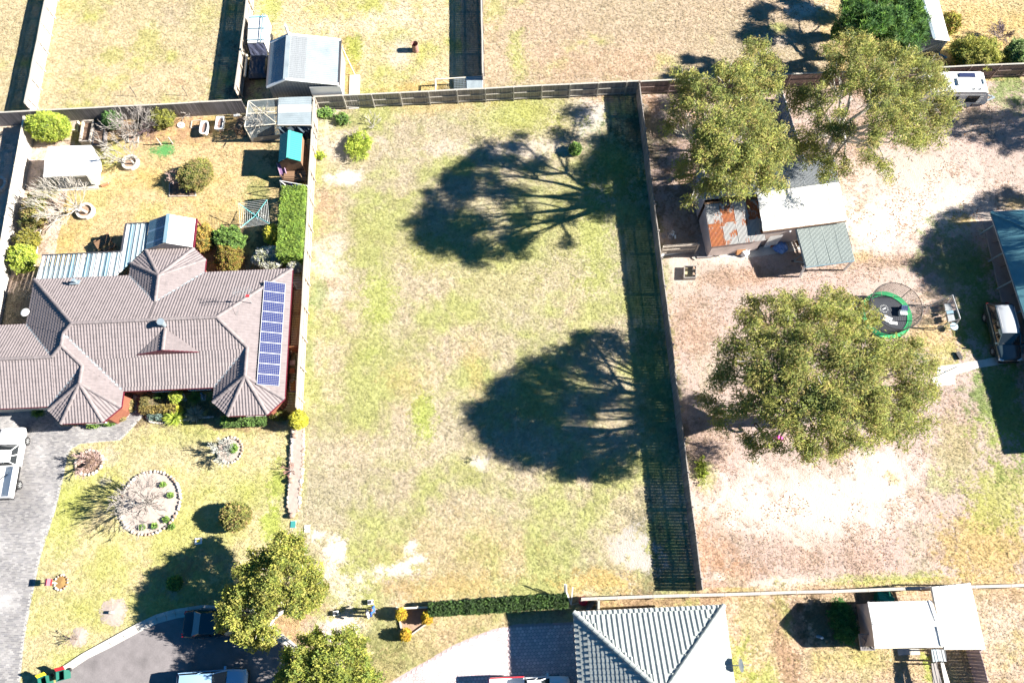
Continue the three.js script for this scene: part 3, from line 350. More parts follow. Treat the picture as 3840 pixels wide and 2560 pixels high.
  fr(-26.3, -24.6, -17.87, 'window', MT.glass); fr(-23.6, -22.0, -17.87, 'window', MT.glass); fr(-30.9, -29.5, -15.64, 'window', MT.glass); fr(-19.2, -17.8, -15.67, 'window', MT.glass);
  const dr = new G(); dr.box(-27.15, 1.05, -17.87, 0.9, 2.1, 0.07); wpart(t, 'front_door', dr, MT.brownWood);
  const gd = new G(); for (let i = 0; i < 5; i++) gd.box(-36, 0.25 + i * 0.45, -16.96, 5.2, 0.43, 0.06); wpart(t, 'garage_door', gd, MT.cream);
  // verandah roof of white and blue sheets, and the pergola gable behind
  const vh = 2.42, q = (x, y) => S(x, y, vh), o1 = q(155, 956), o2 = q(452, 942), o3 = q(469, 838), o4 = q(557, 834), o5 = q(549, 940), o7 = V(-28.45, vh, -26.7), o8 = V(-35.5, vh, -26.7);
  const ve = thing('verandah', 'white ribbed sheet verandah roof on the back of the tiled house', 'verandah', mid(o1, o8).setY(0)); const o6 = V(-28.4, vh, -27.75);
  const runs = [[[o1, V(o2.x, vh, o2.z), V(o2.x, vh, -26.7), o8], 16], [[V(o2.x, vh, o3.z), o4, V(o4.x, vh, -28.9), V(o2.x, vh, -26.72)], 5]]; let ci = 0; const rr = rng(4);
  for (const [P, n] of runs) for (let i = 0; i < n; i++) { const L = (a, b, f) => a.clone().lerp(b, f), f0 = i / n, f1 = (i + 1) / n - 0.004, g = new G(); const a = L(P[0], P[1], f0), b = L(P[0], P[1], f1), c = L(P[3], P[2], f1), d = L(P[3], P[2], f0); [a, b].forEach(p => p.y = vh - 0.1); [c, d].forEach(p => p.y = vh + 0.02); roofGeo(g, [a, b, c, d], RIB, { u: V(1, 0, 0) }); wpart(ve, 'roof_sheet', g, rr() < 0.7 ? MT.clear : rr() < 0.5 ? MT.white : MT.clearB); ci++; }
  gutterOf(ve, [o1, o2, o3.clone(), o4], MT.darkSteel, false);
  for (const p of [o1, mid(o1, o2), o2, o3, o4]) { const g = new G(); g.tube(V(p.x, 0, p.z + 0.1), V(p.x, vh - 0.1, p.z + 0.1), 0.05); wpart(ve, 'post', g, MT.maroon); }
  const rN = S(631, 803, 3.5), rS = S(614, 911, 3.5), wN = S(559, 834, 2.6), wS = S(549, 936, 2.6), eN = S(737, 822, 2.6), eS = S(724, 931, 2.6); rS.x = rN.x; wS.x = wN.x; eS.x = eN.x; wN.z = eN.z = rN.z; wS.z = eS.z = rS.z;
  const pg = thing('gable_pergola', 'gabled patio roof with white slope and shaded slope coloured blue, beside the verandah', 'pergola', V(rN.x, 0, rN.z + 1.3));
  for (const [A, B2, ms] of [[wN, wS, [MT.polyShadeBlue, MT.polyShadeBlue2, MT.polyShadeBlue, MT.polyShadeBlue2, MT.polyShadeBlue]], [eN, eS, [MT.white, MT.white, MT.white, MT.white, MT.white]]]) for (let i = 0; i < 5; i++) { const f0 = [0, .36, .42, .78, .84][i], f1 = [.36, .42, .78, .84, 1][i], g = new G(), L = (a, b, f) => a.clone().lerp(b, f); roofGeo(g, [L(rN, rS, f0), L(rN, rS, f1), L(A, B2, f1), L(A, B2, f0)], FINE); wpart(pg, 'roof_sheet', g, ms[i]); }  // west slope: its shade is painted in as blue sheets, east slope stays white
  const rc = new G(); rc.bar(rN.clone().add(V(0, 0.05, 0)), rS.clone().add(V(0, 0.05, 0)), 0.28, 0.05); wpart(pg, 'ridge_cap', rc, MT.clearB); const gt = new G(); gt.bar(eN, eS, 0.13, 0.13); wpart(pg, 'gutter', gt, MT.maroon);
  const ge = new G(); ge.tri(wS, eS, rS); ge.tri(wN, eN, rN); wpart(pg, 'gable_end', ge, MT.darkWood); for (const p of [wN, eN]) { const g = new G(); g.tube(V(p.x, 0, p.z + 0.1), V(p.x, 2.55, p.z + 0.1), 0.06); wpart(pg, 'post', g, MT.maroon); }
  // ten solar panels lying along the east slope
  const yE = x => e + k * (-15.92 - x), s0 = S(1051, 1058, 3.1), s1 = S(1022, 1444, 3.1), ord = ['first solar panel, topmost of the row', 'second solar panel from the top of the row', 'third solar panel from the top of the row', 'fourth solar panel from the top of the row', 'fifth solar panel from the top of the row', 'sixth solar panel from the top of the row', 'seventh solar panel from the top of the row', 'eighth solar panel from the top of the row', 'ninth solar panel from the top of the row', 'tenth solar panel, lowest of the row'];
  const len = (s1.z - s0.z) / 10, cx = -16.98, wd = 1.52; const cellM = M(0.012, 0.022, 0.12, 0.35), fm = M(0.42, 0.43, 0.46, 0.4), back = M(0.16, 0.17, 0.22, 0.4);
  const cell = new THREE.CylinderGeometry(0.066, 0.066, 0.006, 8); cell.rotateY(Math.PI / 8); let proto;
  for (let i = 0; i < 10; i++) {
    const pos = V(cx, yE(cx) + 0.15, s0.z + len * (i + 0.5)), lab = `${ord[i]} along the right roof slope`;
    if (!proto) { proto = thing('solar_panel', lab, 'solar panel', pos, 0, 'solar panels along the roof slope'); const gr = proto; const b = new G(); b.box(0, 0, 0, wd, 0.03, len - 0.01, 0, -Math.atan(k)); part(gr, 'backing', b, back); const f = new G(), c = Math.cos(Math.atan(k)), s = -Math.sin(Math.atan(k)); for (const q2 of [-1, 1]) { f.box(q2 * wd / 2 * c, 0.01 + q2 * wd / 2 * s, 0, 0.03, 0.05, len - 0.02, 0, -Math.atan(k)); f.box(0, 0.01, q2 * (len / 2 - 0.015), wd, 0.05, 0.03, 0, -Math.atan(k)); } part(gr, 'frame', f, fm);
      const cl = new G(), rot = new THREE.Matrix4().makeRotationZ(-Math.atan(k)); const nx = 11, nzz = 6; for (let a = 0; a < nx; a++) for (let d = 0; d < nzz; d++) cl.add(cell, rot.clone().multiply(new THREE.Matrix4().makeTranslation((a - (nx - 1) / 2) * wd / (nx + 0.3), 0.022, (d - (nzz - 1) / 2) * (len - 0.06) / nzz).scale(V(0.98, 1, len / 0.86)))); stuff(part(gr, 'solar_cells', cl, cellM)); }
    else copy(proto, pos, 0, lab);
  }
  { const a = S(938, 1130, 4), t2 = thing('roof_antenna', 'tall thin television antenna on the tiled roof left of the solar panels', 'antenna', V(a.x, e + k * (-15.92 - a.x) - 0.1, a.z)); const g = new G(); g.tube(V(0, 0, 0), V(0, 2.4, 0), 0.025); part(t2, 'mast', g, MT.steel); const b = new G(); b.bar(V(-0.7, 2.3, 0.1), V(0.7, 2.3, -0.1), 0.03, 0.03); for (let i = 0; i < 8; i++) b.bar(V(-0.65 + i * 0.18, 2.3, -0.35), V(-0.65 + i * 0.18, 2.3, 0.35), 0.015, 0.015); part(t2, 'elements', b, MT.steel); const r2 = new G(); r2.box(0.1, 1.5, 0, 0.25, 0.12, 0.16); part(t2, 'junction_box', r2, MT.red); const g3 = new G(); g3.tube(V(-0.2, 1.6, 0.05), V(-0.95, 0.55, 1.1), 0.01); g3.tube(V(0, 1.6, 0), V(-0.7, 0.35, -0.9), 0.01); part(t2, 'stay', g3, MT.steel); }
}
{ // house with the grey-green tiled hip roof at the bottom edge
  const e = 2.6, a = S(2151, 2291, e), b = S(2716, 2272, e), zN = (a.z + b.z) / 2, x0 = a.x, x1 = b.x, hw = (x1 - x0) / 2, k = 0.44, zB = 12;
  const v = (x, z, h = e) => V(x, h, z), t = thing('green_tiled_house', 'house with pale grey-green tiled hip roof cut off by the bottom edge', 'house', V((x0 + x1) / 2, 0, zN + 6));
  const ap = v((x0 + x1) / 2, zN + hw, e + k * hw), rB = v((x0 + x1) / 2, zB, e + k * hw), NW = v(x0, zN), NE = v(x1, zN), SW = v(x0, zB), SE = v(x1, zB);
  const R = roofOf(t, 'roof', [[NW, ap, NE], [NW, SW, rB, ap], [NE, ap, rB, SE]], GTILE, MT.gtile, { pick: [0, 1], max: 300, mats: [MT.gtile, MT.gtile, MT.gtile2, MT.gtile3] });
  caps(R, t.position, [[ap, NW], [ap, NE], [rB, ap]], [MT.gtile, MT.gtile2], 0.16);
  gutterOf(t, [NW, NE, SE, SW], MT.cream); const sf = sheetPoly([NW, NE, SE, SW], e - 0.1); wpart(t, 'soffit', sf, MT.cream);
  const wl = [v(x0 + .5, zN + .5), v(x1 - .5, zN + .5), v(x1 - .5, zB), v(x0 + .5, zB)]; wpart(t, 'wall', wallsOf(new G(), wl, 0, e - 0.1), MT.brickCream);
  const gd = new G(); for (let i = 0; i < 5; i++) gd.box(x0 + 0.46, 0.25 + i * 0.45, zN + 3.6, 0.06, 0.43, 4.8); wpart(t, 'garage_door', gd, MT.cream);
  for (const z of [zN + 2, zN + 5]) { const g = new G(); g.box(x1 - 0.48, 1.4, z, 0.06, 1.1, 1.6); const w = wpart(t, 'window', g, MT.glass); const f = new G(); for (const y of [.85, 1.95]) f.box(x1 - .46, y, z, .09, .07, 1.7); for (const q of [-.8, 0, .8]) f.box(x1 - .46, 1.4, z + q, .09, 1.1, .06); wpart(w, 'frame', f, MT.whitePlain); }
  const dp = S(2758, 2495, 3.0), d = thing('satellite_dish', 'white satellite dish seen edge-on beside the right eave of the green tiled house', 'satellite dish', V(x1 - 0.1, e, dp.z));
  const g = new G(); g.add(new THREE.SphereGeometry(0.9, 20, 4, 0, Math.PI * 2, 0, 0.48), new THREE.Matrix4().makeRotationZ(Math.PI / 2 - 0.1).multiply(new THREE.Matrix4().makeTranslation(0, -0.8, 0))); g.p.forEach((q, i) => { if (i % 3 === 0) g.p[i] += 0.55; if (i % 3 === 1) g.p[i] += 0.5; }); part(d, 'dish', g, MT.white);
  const m = new G(); m.tube(V(0, 0, 0), V(0.5, 0.45, 0), 0.03); m.tube(V(0.45, 0.3, 0), V(1.1, 0.5, 0), 0.018); m.box(1.12, 0.5, 0, 0.1, 0.08, 0.08); part(d, 'mount', m, MT.steel);
}
{ // teal-roofed house on the right edge
  const e = 2.0, a = S(3717, 795, e), b = S(3842, 1178, e), c = S(3842, 787, e), k = 0.36, t = thing('teal_roofed_house', 'house with teal metal roof and open verandah on the right edge', 'house', V(a.x + 6, 0, a.z + 9));
  const NW = a.clone(), dir = b.clone().sub(a).normalize(), e1 = V(-dir.z, 0, dir.x).multiplyScalar(-1), SW = a.clone().addScaledVector(dir, 19), NE = a.clone().addScaledVector(e1, 11), SE = SW.clone().addScaledVector(e1, 11); if (e1.x < 0) { NE.copy(a).addScaledVector(e1, -11); SE.copy(SW).addScaledVector(e1, -11); } e1.copy(NE).sub(NW).normalize();
  const r0 = NW.clone().addScaledVector(dir, 5.5).addScaledVector(e1, 5.5).setY(e + k * 5.5), r1 = SW.clone().addScaledVector(dir, -5.5).addScaledVector(e1, 5.5).setY(e + k * 5.5);
  const names = [[NW, SW, r1, r0], [NW, r0, NE], [NE, r0, r1, SE], [SW, SE, r1]], R = new G(); names.forEach(p => roofGeo(R, p, CORR)); const rf = wpart(t, 'roof', R, MT.tealRoof);
  const hc = new G(); for (const [p, q] of [[NW, r0], [NE, r0], [r0, r1], [SW, r1], [SE, r1]]) hc.bar(p.clone().add(V(0, .06, 0)), q.clone().add(V(0, .06, 0)), 0.3, 0.05); wpart(rf, 'hip_cap', hc, MT.tealRoof);
  gutterOf(t, [NW, NE, SE, SW], MT.zincPale); wpart(t, 'soffit', sheetPoly([NW, NE, SE, SW], e - 0.12), MT.cream);
  const W = (f, g) => NW.clone().addScaledVector(dir, f).addScaledVector(e1, g); wpart(t, 'wall', wallsOf(new G(), [W(.5, 2.4), W(.5, 10.5), W(18.5, 10.5), W(18.5, 2.4)], 0, e - 0.1), MT.brickCream);
  for (const f of [1.05, 3.5, 5.9, 8.4, 10.9]) { const g = new G(), p = W(f, 0.12), q = W(f - 0.1, -0.05); g.bar(V(q.x, 0.1, q.z), V(p.x, e - 0.1, p.z), 0.1, 0.1, dir); wpart(t, 'post', g, MT.clearB); }
}
function gableShed(name, label, cat, o) { // ridge ends, eave corners; roof sheets or one skin
  const t = thing(name, label, cat, mid(o.w0, o.w1, o.e0, o.e1).setY(0)), r0 = o.r0, r1 = o.r1;
  const side = (A, B, m, n) => { if (n > 1) for (let i = 0; i < n; i++) { const g = new G(), L = (a, b, f) => a.clone().lerp(b, f), f0 = i / n, f1 = (i + 1) / n; roofGeo(g, [L(r0, r1, f0), L(r0, r1, f1), L(A, B, f1), L(A, B, f0)], o.surf); wpart(t, 'roof_sheet', g, Array.isArray(m) ? m[i] : m); } else { const g = new G(); roofGeo(g, [r0, r1, B, A], o.surf); wpart(t, 'roof', g, m); } };
  side(o.w0, o.w1, o.mw, o.nw || 1); side(o.e0, o.e1, o.me, o.ne || 1);
  const c = new G(); c.bar(r0.clone().add(V(0, .04, 0)), r1.clone().add(V(0, .04, 0)), o.capW || 0.3, 0.05); wpart(t, 'ridge_cap', c, o.capM || MT.zinc);
  if (o.barge) { for (const [p, q] of [[o.w0, r0], [r0, o.e0], [o.w1, r1], [r1, o.e1]]) { const b = new G(); b.bar(p.clone().add(V(0, .02, 0)), q.clone().add(V(0, .02, 0)), 0.22, 0.1); wpart(t, 'barge_flashing', b, o.barge); } }
  const inw = (p, q) => p.clone().lerp(q, 0.02), w0 = inw(o.w0, o.e1), w1 = inw(o.w1, o.e0), e0 = inw(o.e0, o.w1), e1 = inw(o.e1, o.w0), g = new G(), n = o.wallRib || 0;
  const D = p => V(p.x, 0, p.z), T = p => V(p.x, p.y - 0.08, p.z); g.quad(D(w0), D(w1), T(w1), T(w0)); g.quad(D(e0), D(e1), T(e1), T(e0)); const E = (a, r, b) => g.poly([D(a), D(b), T(b), T(r.clone().lerp(mid(r0, r1), 0.02).setY(r.y)), T(a)]); E(w0, r0, e0); E(w1, r1, e1); wpart(t, 'wall', g, o.wall);
  if (n) { const s = new G(); for (let i = 1; i < n; i++) { const f = i / n, p = w1.clone().lerp(e1, f), rr = r1, hw = f < o.rf ? lerp(w1.y, rr.y, f / o.rf) : lerp(rr.y, e1.y, (f - o.rf) / (1 - o.rf)); s.bar(V(p.x, 0.02, p.z + 0.02), V(p.x, hw - 0.15, p.z + 0.02), 0.05, 0.05); } wpart(t, 'wall_ribs', s, o.ribM || o.wall); }
  return t;
}
{ // big metal shed behind the back fence
  const eh = 2.7, rh = 3.6, w0 = S(1015, 141, eh), w1 = S(1001, 327, eh), e0 = S(1278, 131, eh), e1 = S(1272, 314, eh), r0 = S(1082, 129, rh), r1 = S(1068, 316, rh); w1.x = w0.x; e1.x = e0.x; r1.x = r0.x; w1.z = e1.z = r1.z = Math.min(w1.z, -43.5); w0.z = e0.z = r0.z;
  const t = gableShed('metal_shed', 'big pale blue-grey metal shed with gable roof behind the back fence', 'shed', { w0, w1, e0, e1, r0, r1, surf: FINE, mw: MT.zincBlue, me: [MT.zincPale, MT.zincBlue, MT.zincBlue].slice(0, 1).concat([MT.zincBlue])[0], capM: MT.zincPale, capW: 0.4, barge: MT.whitePlain, wall: M(0.32, 0.30, 0.29, 0.6, { map: streak1 }), wallRib: 22, rf: 0.28, ribM: M(0.4, 0.38, 0.36, 0.6) });
  const st = new G(); const A = r0.clone().lerp(e0, 0.02), B = r1.clone().lerp(e1, 0.02), C2 = r1.clone().lerp(e1, 0.36), D2 = r0.clone().lerp(e0, 0.36); [A, B, C2, D2].forEach(p => p.y += 0.03); roofGeo(st, [A, B, C2, D2], FINE); wpart(t, 'roof_sheet', st, MT.zinc);
  const dw = new G(); dw.box(lerp(w1.x, e1.x, 0.80), 1.3, w1.z + 0.07, 2.6, 2.6, 0.06); wpart(t, 'roller_door', dw, MT.whitePlain); const fl = new G(); fl.tube(r0.clone(), r0.clone().add(V(0, 1.1, 0)), 0.12); wpart(t, 'flue', fl, MT.whitePlain); const gt = new G(); gt.bar(e0, e1, 0.14, 0.14); gt.bar(w0, w1, 0.14, 0.14); wpart(t, 'gutter', gt, MT.darkSteel);
  const ap = new G(); ap.box(e0.x + 0.75, 0.05, lerp(e0.z, e1.z, 0.72), 0.9, 0.1, 3.6); struct('shed_apron', ap, MT.concrete); const ld = new G(); ld.tube(V(e0.x + .1, 2.6, e0.z + .6), V(e0.x + 0.8, 0, e0.z + 1.6), 0.03); wpart(t, 'downpipe', ld, MT.whitePlain);
}
{ // rusty corrugated shed: white walls, rusty lean-to, white roof, rear roof, awning
  const t = thing('corrugated_shed', 'white-walled shed with patchwork rusty and white corrugated iron roofs', 'shed', V(21.5, 0, -32));
  const rust = (seed, amt) => { const m = M(1, 1, 1, 0.75, { map: tex(256, 256, (u, v) => { const s = nz(N4, u + seed * 0.37, v * 0.7) + 0.5 * (nz(N3, u * 0.6, v * 0.2 + seed) - 0.5); return mix3([0.33, 0.325, 0.32], mix3([0.36, 0.12, 0.025], [0.26, 0.07, 0.03], nz(N2, u * 2, v * 2)), smooth(1 - amt - 0.12, 1 - amt + 0.12, s)); }) }); m.map.repeat.set(0.45, 0.45); return m; };
  const zincW = MT.zinc, sheetRun = (A, B, C2, D2, mats) => mats.forEach((m, i) => { const n = mats.length, L = (a, b, f) => a.clone().lerp(b, f), g = new G(), f0 = i / n, f1 = (i + 1) / n + 0.006, P = [L(A, B, f0), L(A, B, f1), L(D2, C2, f1), L(D2, C2, f0)]; P.forEach(p => p.y += (i % 2) * 0.012); roofGeo(g, P, CORR, { u: B.clone().sub(A).normalize() }); wpart(t, 'roof_sheet', g, m); });
  const R0 = rust(1, 0.40), R1 = rust(2, 0.9), R2 = rust(3, 0.62), R3 = rust(4, 0.24), R4 = rust(5, 0.74);
  // lean-to, two courses of sheets
  const a = S(2643, 764, 2.55), b = S(2846, 744, 2.55), c = S(2871, 901, 2.05), d = S(2669, 926, 2.05), ml = a.clone().lerp(d, 0.48), mr = b.clone().lerp(c, 0.48);
  sheetRun(a, b, mr, ml, [R3, R2, R3, R4]); ml.y += 0.03; mr.y += 0.03; ml.y -= .05; mr.y -= .05; sheetRun(ml, mr, c, d, [R1, R0, R3, R3]);
  const A = S(2840, 730, 3.15), B = S(3147, 690, 3.15), C2 = S(3176, 827, 2.75), D2 = S(2862, 868, 2.75); sheetRun(A, B, C2, D2, [MT.white, MT.whitePlain, MT.white, MT.white, MT.whitePlain, MT.white]);
  const E0 = S(2612, 640, 2.5), E1 = S(3128, 600, 2.5), F1 = S(3146, 692, 3.0), F0 = S(2634, 752, 2.75); sheetRun(E0, E1, F1, F0, [MT.zinc, MT.zincPale, MT.zinc, MT.zinc, MT.zincPale, MT.zinc, MT.zinc, MT.zinc]);
  const awm = M(0.30, 0.345, 0.335, 0.6, { map: streak1 }), aw = thing('carport_awning', 'grey-green corrugated awning on posts in front of the rusty shed', 'awning', mid(S(2990, 857, 2.2), S(3204, 977, 2.0)).setY(0)), G0 = S(2986, 857, 2.25), G1 = S(3169, 832, 2.25), H1 = S(3205, 977, 1.95), H0 = S(3024, 1001, 1.95);
  for (let i = 0; i < 4; i++) { const g = new G(), L = (p, q, f) => p.clone().lerp(q, f), f0 = i / 4, f1 = (i + 1) / 4 + .006; const P = [L(G0, G1, f0), L(G0, G1, f1), L(H0, H1, f1), L(H0, H1, f0)]; P.forEach(p => p.y += (i % 2) * .012); roofGeo(g, P, CORR, { u: G1.clone().sub(G0).normalize() }); wpart(aw, 'roof_sheet', g, awm); }
  for (const [p, q] of [[H0, S(3000, 1037)], [H1, S(3166, 1013)]]) { const g = new G(); g.bar(V(q.x, 0, q.z), V(p.x - 0.05, 1.9, p.z - 0.1), 0.14, 0.14, V(1, 0, 0)); wpart(aw, 'post', g, MT.white); } for (const [p, q] of [[G0, H0], [G1, H1], [H0, H1]]) { const g = new G(); g.bar(p.clone().add(V(0, -.08, 0)), q.clone().add(V(0, -.08, 0)), 0.08, 0.1); wpart(aw, 'beam', g, MT.clearB); }
  // walls
  const wl = new G(), D = p => V(p.x, 0, p.z), T = (p, o = 0.1) => V(p.x, p.y - o, p.z), wall = (p, q) => wl.quad(D(p), D(q), T(q), T(p)), ins = (p, q, f) => p.clone().lerp(q, f); wall(ins(E0, F1, .02), ins(F0, B, .02)); wall(ins(a, c, .02), ins(d, b, .03)); wall(ins(d, b, .04), ins(c, a, .04)); wall(ins(D2, B, .03), ins(C2, A, .03)); wall(ins(C2, A, .03), ins(E1, F0, .02)); wall(E0, E1); wall(ins(D2, B, .03), ins(A, C2, .03)); wpart(t, 'wall', wl, MT.pinkWall);
  const fa = new G(); fa.bar(D2.clone().add(V(0, -.05, .02)), C2.clone().add(V(0, -.05, .02)), .06, .12); fa.bar(a.clone().add(V(0, .02, 0)), b.clone().add(V(0, .02, 0)), .16, .08); wpart(t, 'fascia', fa, MT.brownWood); const rc = new G(); rc.bar(A.clone().add(V(0, .03, 0)), B.clone().add(V(0, .03, 0)), .3, .05); wpart(t, 'ridge_cap', rc, MT.white);
  const dr = new G(), w0 = ins(D2, C2, .12), w1 = ins(D2, C2, .28); dr.quad(V(w0.x, 0.05, w0.z + .12), V(w1.x, 0.05, w1.z + .12), V(w1.x, 2, w1.z + .12), V(w0.x, 2, w0.z + .12)); wpart(t, 'door', dr, MT.white);
  const sl = sheetPoly([S(2700, 965), S(2690, 940), S(2880, 905), S(3005, 880), S(3016, 935), S(2800, 968)], 0.02); struct('concrete_apron', sl, MT.concrete);
}
{ // white gable shed and white carport at bottom right
  const eh = 2.3, rh = 3.0; const w0 = S(3260, 2258, eh), w1 = S(3488, 2252, eh), e0 = S(3287, 2428, eh), e1 = S(3535, 2423, eh), r0 = S(3276, 2340, rh), r1 = S(3517, 2339, rh);
  const t = gableShed('garden_shed', 'white gable shed beside the white carport at bottom right', 'shed', { w0, w1, e0, e1, r0, r1, surf: LOWRIB, mw: MT.white, me: MT.white, capM: MT.white, wall: MT.pinkWall, barge: MT.whitePlain });
  const g2 = new G(); g2.bar(e0, e1, .12, .12); wpart(t, 'gutter', g2, MT.cream);
  const h = 2.35, A = S(3495, 2200, h + .2), B = S(3640, 2186, h + .2), C2 = S(3696, 2432, h), D2 = S(3544, 2433, h), cp = thing('carport', 'white flat ribbed carport roof beside the white gable shed', 'carport', mid(A, C2).setY(0));
  for (let i = 0; i < 5; i++) { const L = (p, q, f) => p.clone().lerp(q, f), g = new G(), f0 = i / 5, f1 = (i + 1) / 5, P = [L(A, B, f0), L(A, B, f1), L(D2, C2, f1), L(D2, C2, f0)]; P.forEach(p => p.y += (i % 2) * .015); roofGeo(g, P, LOWRIB, { u: B.clone().sub(A).normalize() }); wpart(cp, 'roof_sheet', g, i % 2 ? MT.white : MT.whitePlain); }
  for (const p of [A, B, C2, D2]) { const g = new G(); g.tube(V(p.x, 0, p.z), V(p.x, p.y - .1, p.z), .05); wpart(cp, 'post', g, MT.white); } for (const [p, q] of [[A, D2], [B, C2], [D2, C2]]) { const g = new G(); g.bar(p.clone().setY(p.y - .1), q.clone().setY(q.y - .1), .08, .12); wpart(cp, 'beam', g, MT.cream); }
  const lt = S(3222, 2378, 1.2), lat = thing('lattice_frame', 'dark timber gate frame leaning on the left wall of the white gable shed', 'timber frame', S(3250, 2415)); const P = [S(3222, 2378, 1.3), S(3266, 2377, 1.3), S(3282, 2436, 0.1), S(3230, 2437, 0.1)]; const fr = new G(); P.forEach((p, i) => fr.bar(p, P[(i + 1) % 4], .08, .07)); fr.bar(P[0], P[2], .07, .06); wpart(lat, 'frame', fr, MT.darkWood); for (let i = 1; i < 9; i++) { const g = new G(); g.bar(P[0].clone().lerp(P[1], i / 9).add(V(0, -.04, 0)), P[3].clone().lerp(P[2], i / 9).add(V(0, -.04, 0)), .06, .02); wpart(lat, 'slat', g, MT.darkWood); }
  const dk = thing('corrugated_panel_stack', 'two narrow grey roofing panels below the white gable shed', 'roofing panel', S(3520, 2500)); const h2 = 1.2; const Q = [[3493, 2433, 3520, 2432, 3530, 2478, 3500, 2482, MT.zincPale], [3521, 2432, 3544, 2432, 3552, 2480, 3531, 2480, MT.zinc], [3494, 2486, 3515, 2486, 3530, 2600, 3505, 2600, MT.greyWood], [3529, 2484, 3540, 2484, 3575, 2600, 3552, 2600, MT.white]]; for (const q of Q) { const g = new G(); roofGeo(g, [0, 2, 4, 6].map(i => S(q[i], q[i + 1], h2)), FINE, { u: V(1, 0, 0) }); const pp = [0, 2, 4, 6].map(i => S(q[i], q[i + 1], h2)); g.hexa(pp.map(p => p.clone().setY(h2 - .06)).reverse(), pp.map(p => p.clone().setY(h2)).reverse()); wpart(dk, 'panel', g, q[8]); } for (const q of [Q[0], Q[1], Q[2]]) { const p = S(q[6] + 2, q[7] - 3, h2), g = new G(); g.tube(V(p.x, 0, p.z), V(p.x, h2 - .05, p.z), .04); wpart(dk, 'leg', g, MT.darkWood); }
}
{ // long ribbed shed at top right
  const eh = 2.5, rh = 3.1, w0 = S(3405, -120, eh), w1 = S(3449, 158, eh), e0 = S(3490, -120, eh), e1 = S(3563, 154, eh), r0 = S(3424, -120, rh), r1 = S(3506, 146, rh);
  gableShed('long_shed', 'long grey and white gable shed behind the dark pine at top right', 'shed', { w0, w1, e0, e1, r0, r1, surf: FLAT, mw: MT.zinc, me: MT.white, capM: MT.zincBlue, wall: M(0.36, 0.37, 0.38, 0.6, { map: streak1 }), wallRib: 14, rf: 0.5 });
  const t = thing('box_trailer', 'blue-framed box trailer parked against the end of the long shed', 'trailer', S(3490, 225)), g = new G(), P = [S(3438, 200, .8), S(3520, 191, .8), S(3530, 222, .8), S(3440, 235, .8)]; for (let i = 0; i < 4; i++) { g.bar(P[i], P[(i + 1) % 4], .08, .1); g.bar(P[i].clone().setY(.45), P[(i + 1) % 4].clone().setY(.45), .05, .5); } wpart(t, 'tray', g, M(0.06, 0.25, 0.42, .5)); const f = new G(); f.poly(P.map(p => p.clone().setY(.4))); wpart(t, 'floor', f, MT.darkSteel); for (const i of [0, 2]) { const w = new G(), p = mid(P[i], P[(i + 1) % 4]); w.tube(V(p.x, .32, p.z - .1), V(p.x, .32, p.z + .1), .32, .32, 14); wpart(t, 'wheel', w, MT.rubber); } const db = new G(); db.bar(S(3528, 205, .45), S(3552, 215, .45), .08, .08); db.bar(S(3532, 222, .45), S(3552, 215, .45), .08, .08); wpart(t, 'drawbar', db, M(0.06, 0.25, 0.42, .5));
}
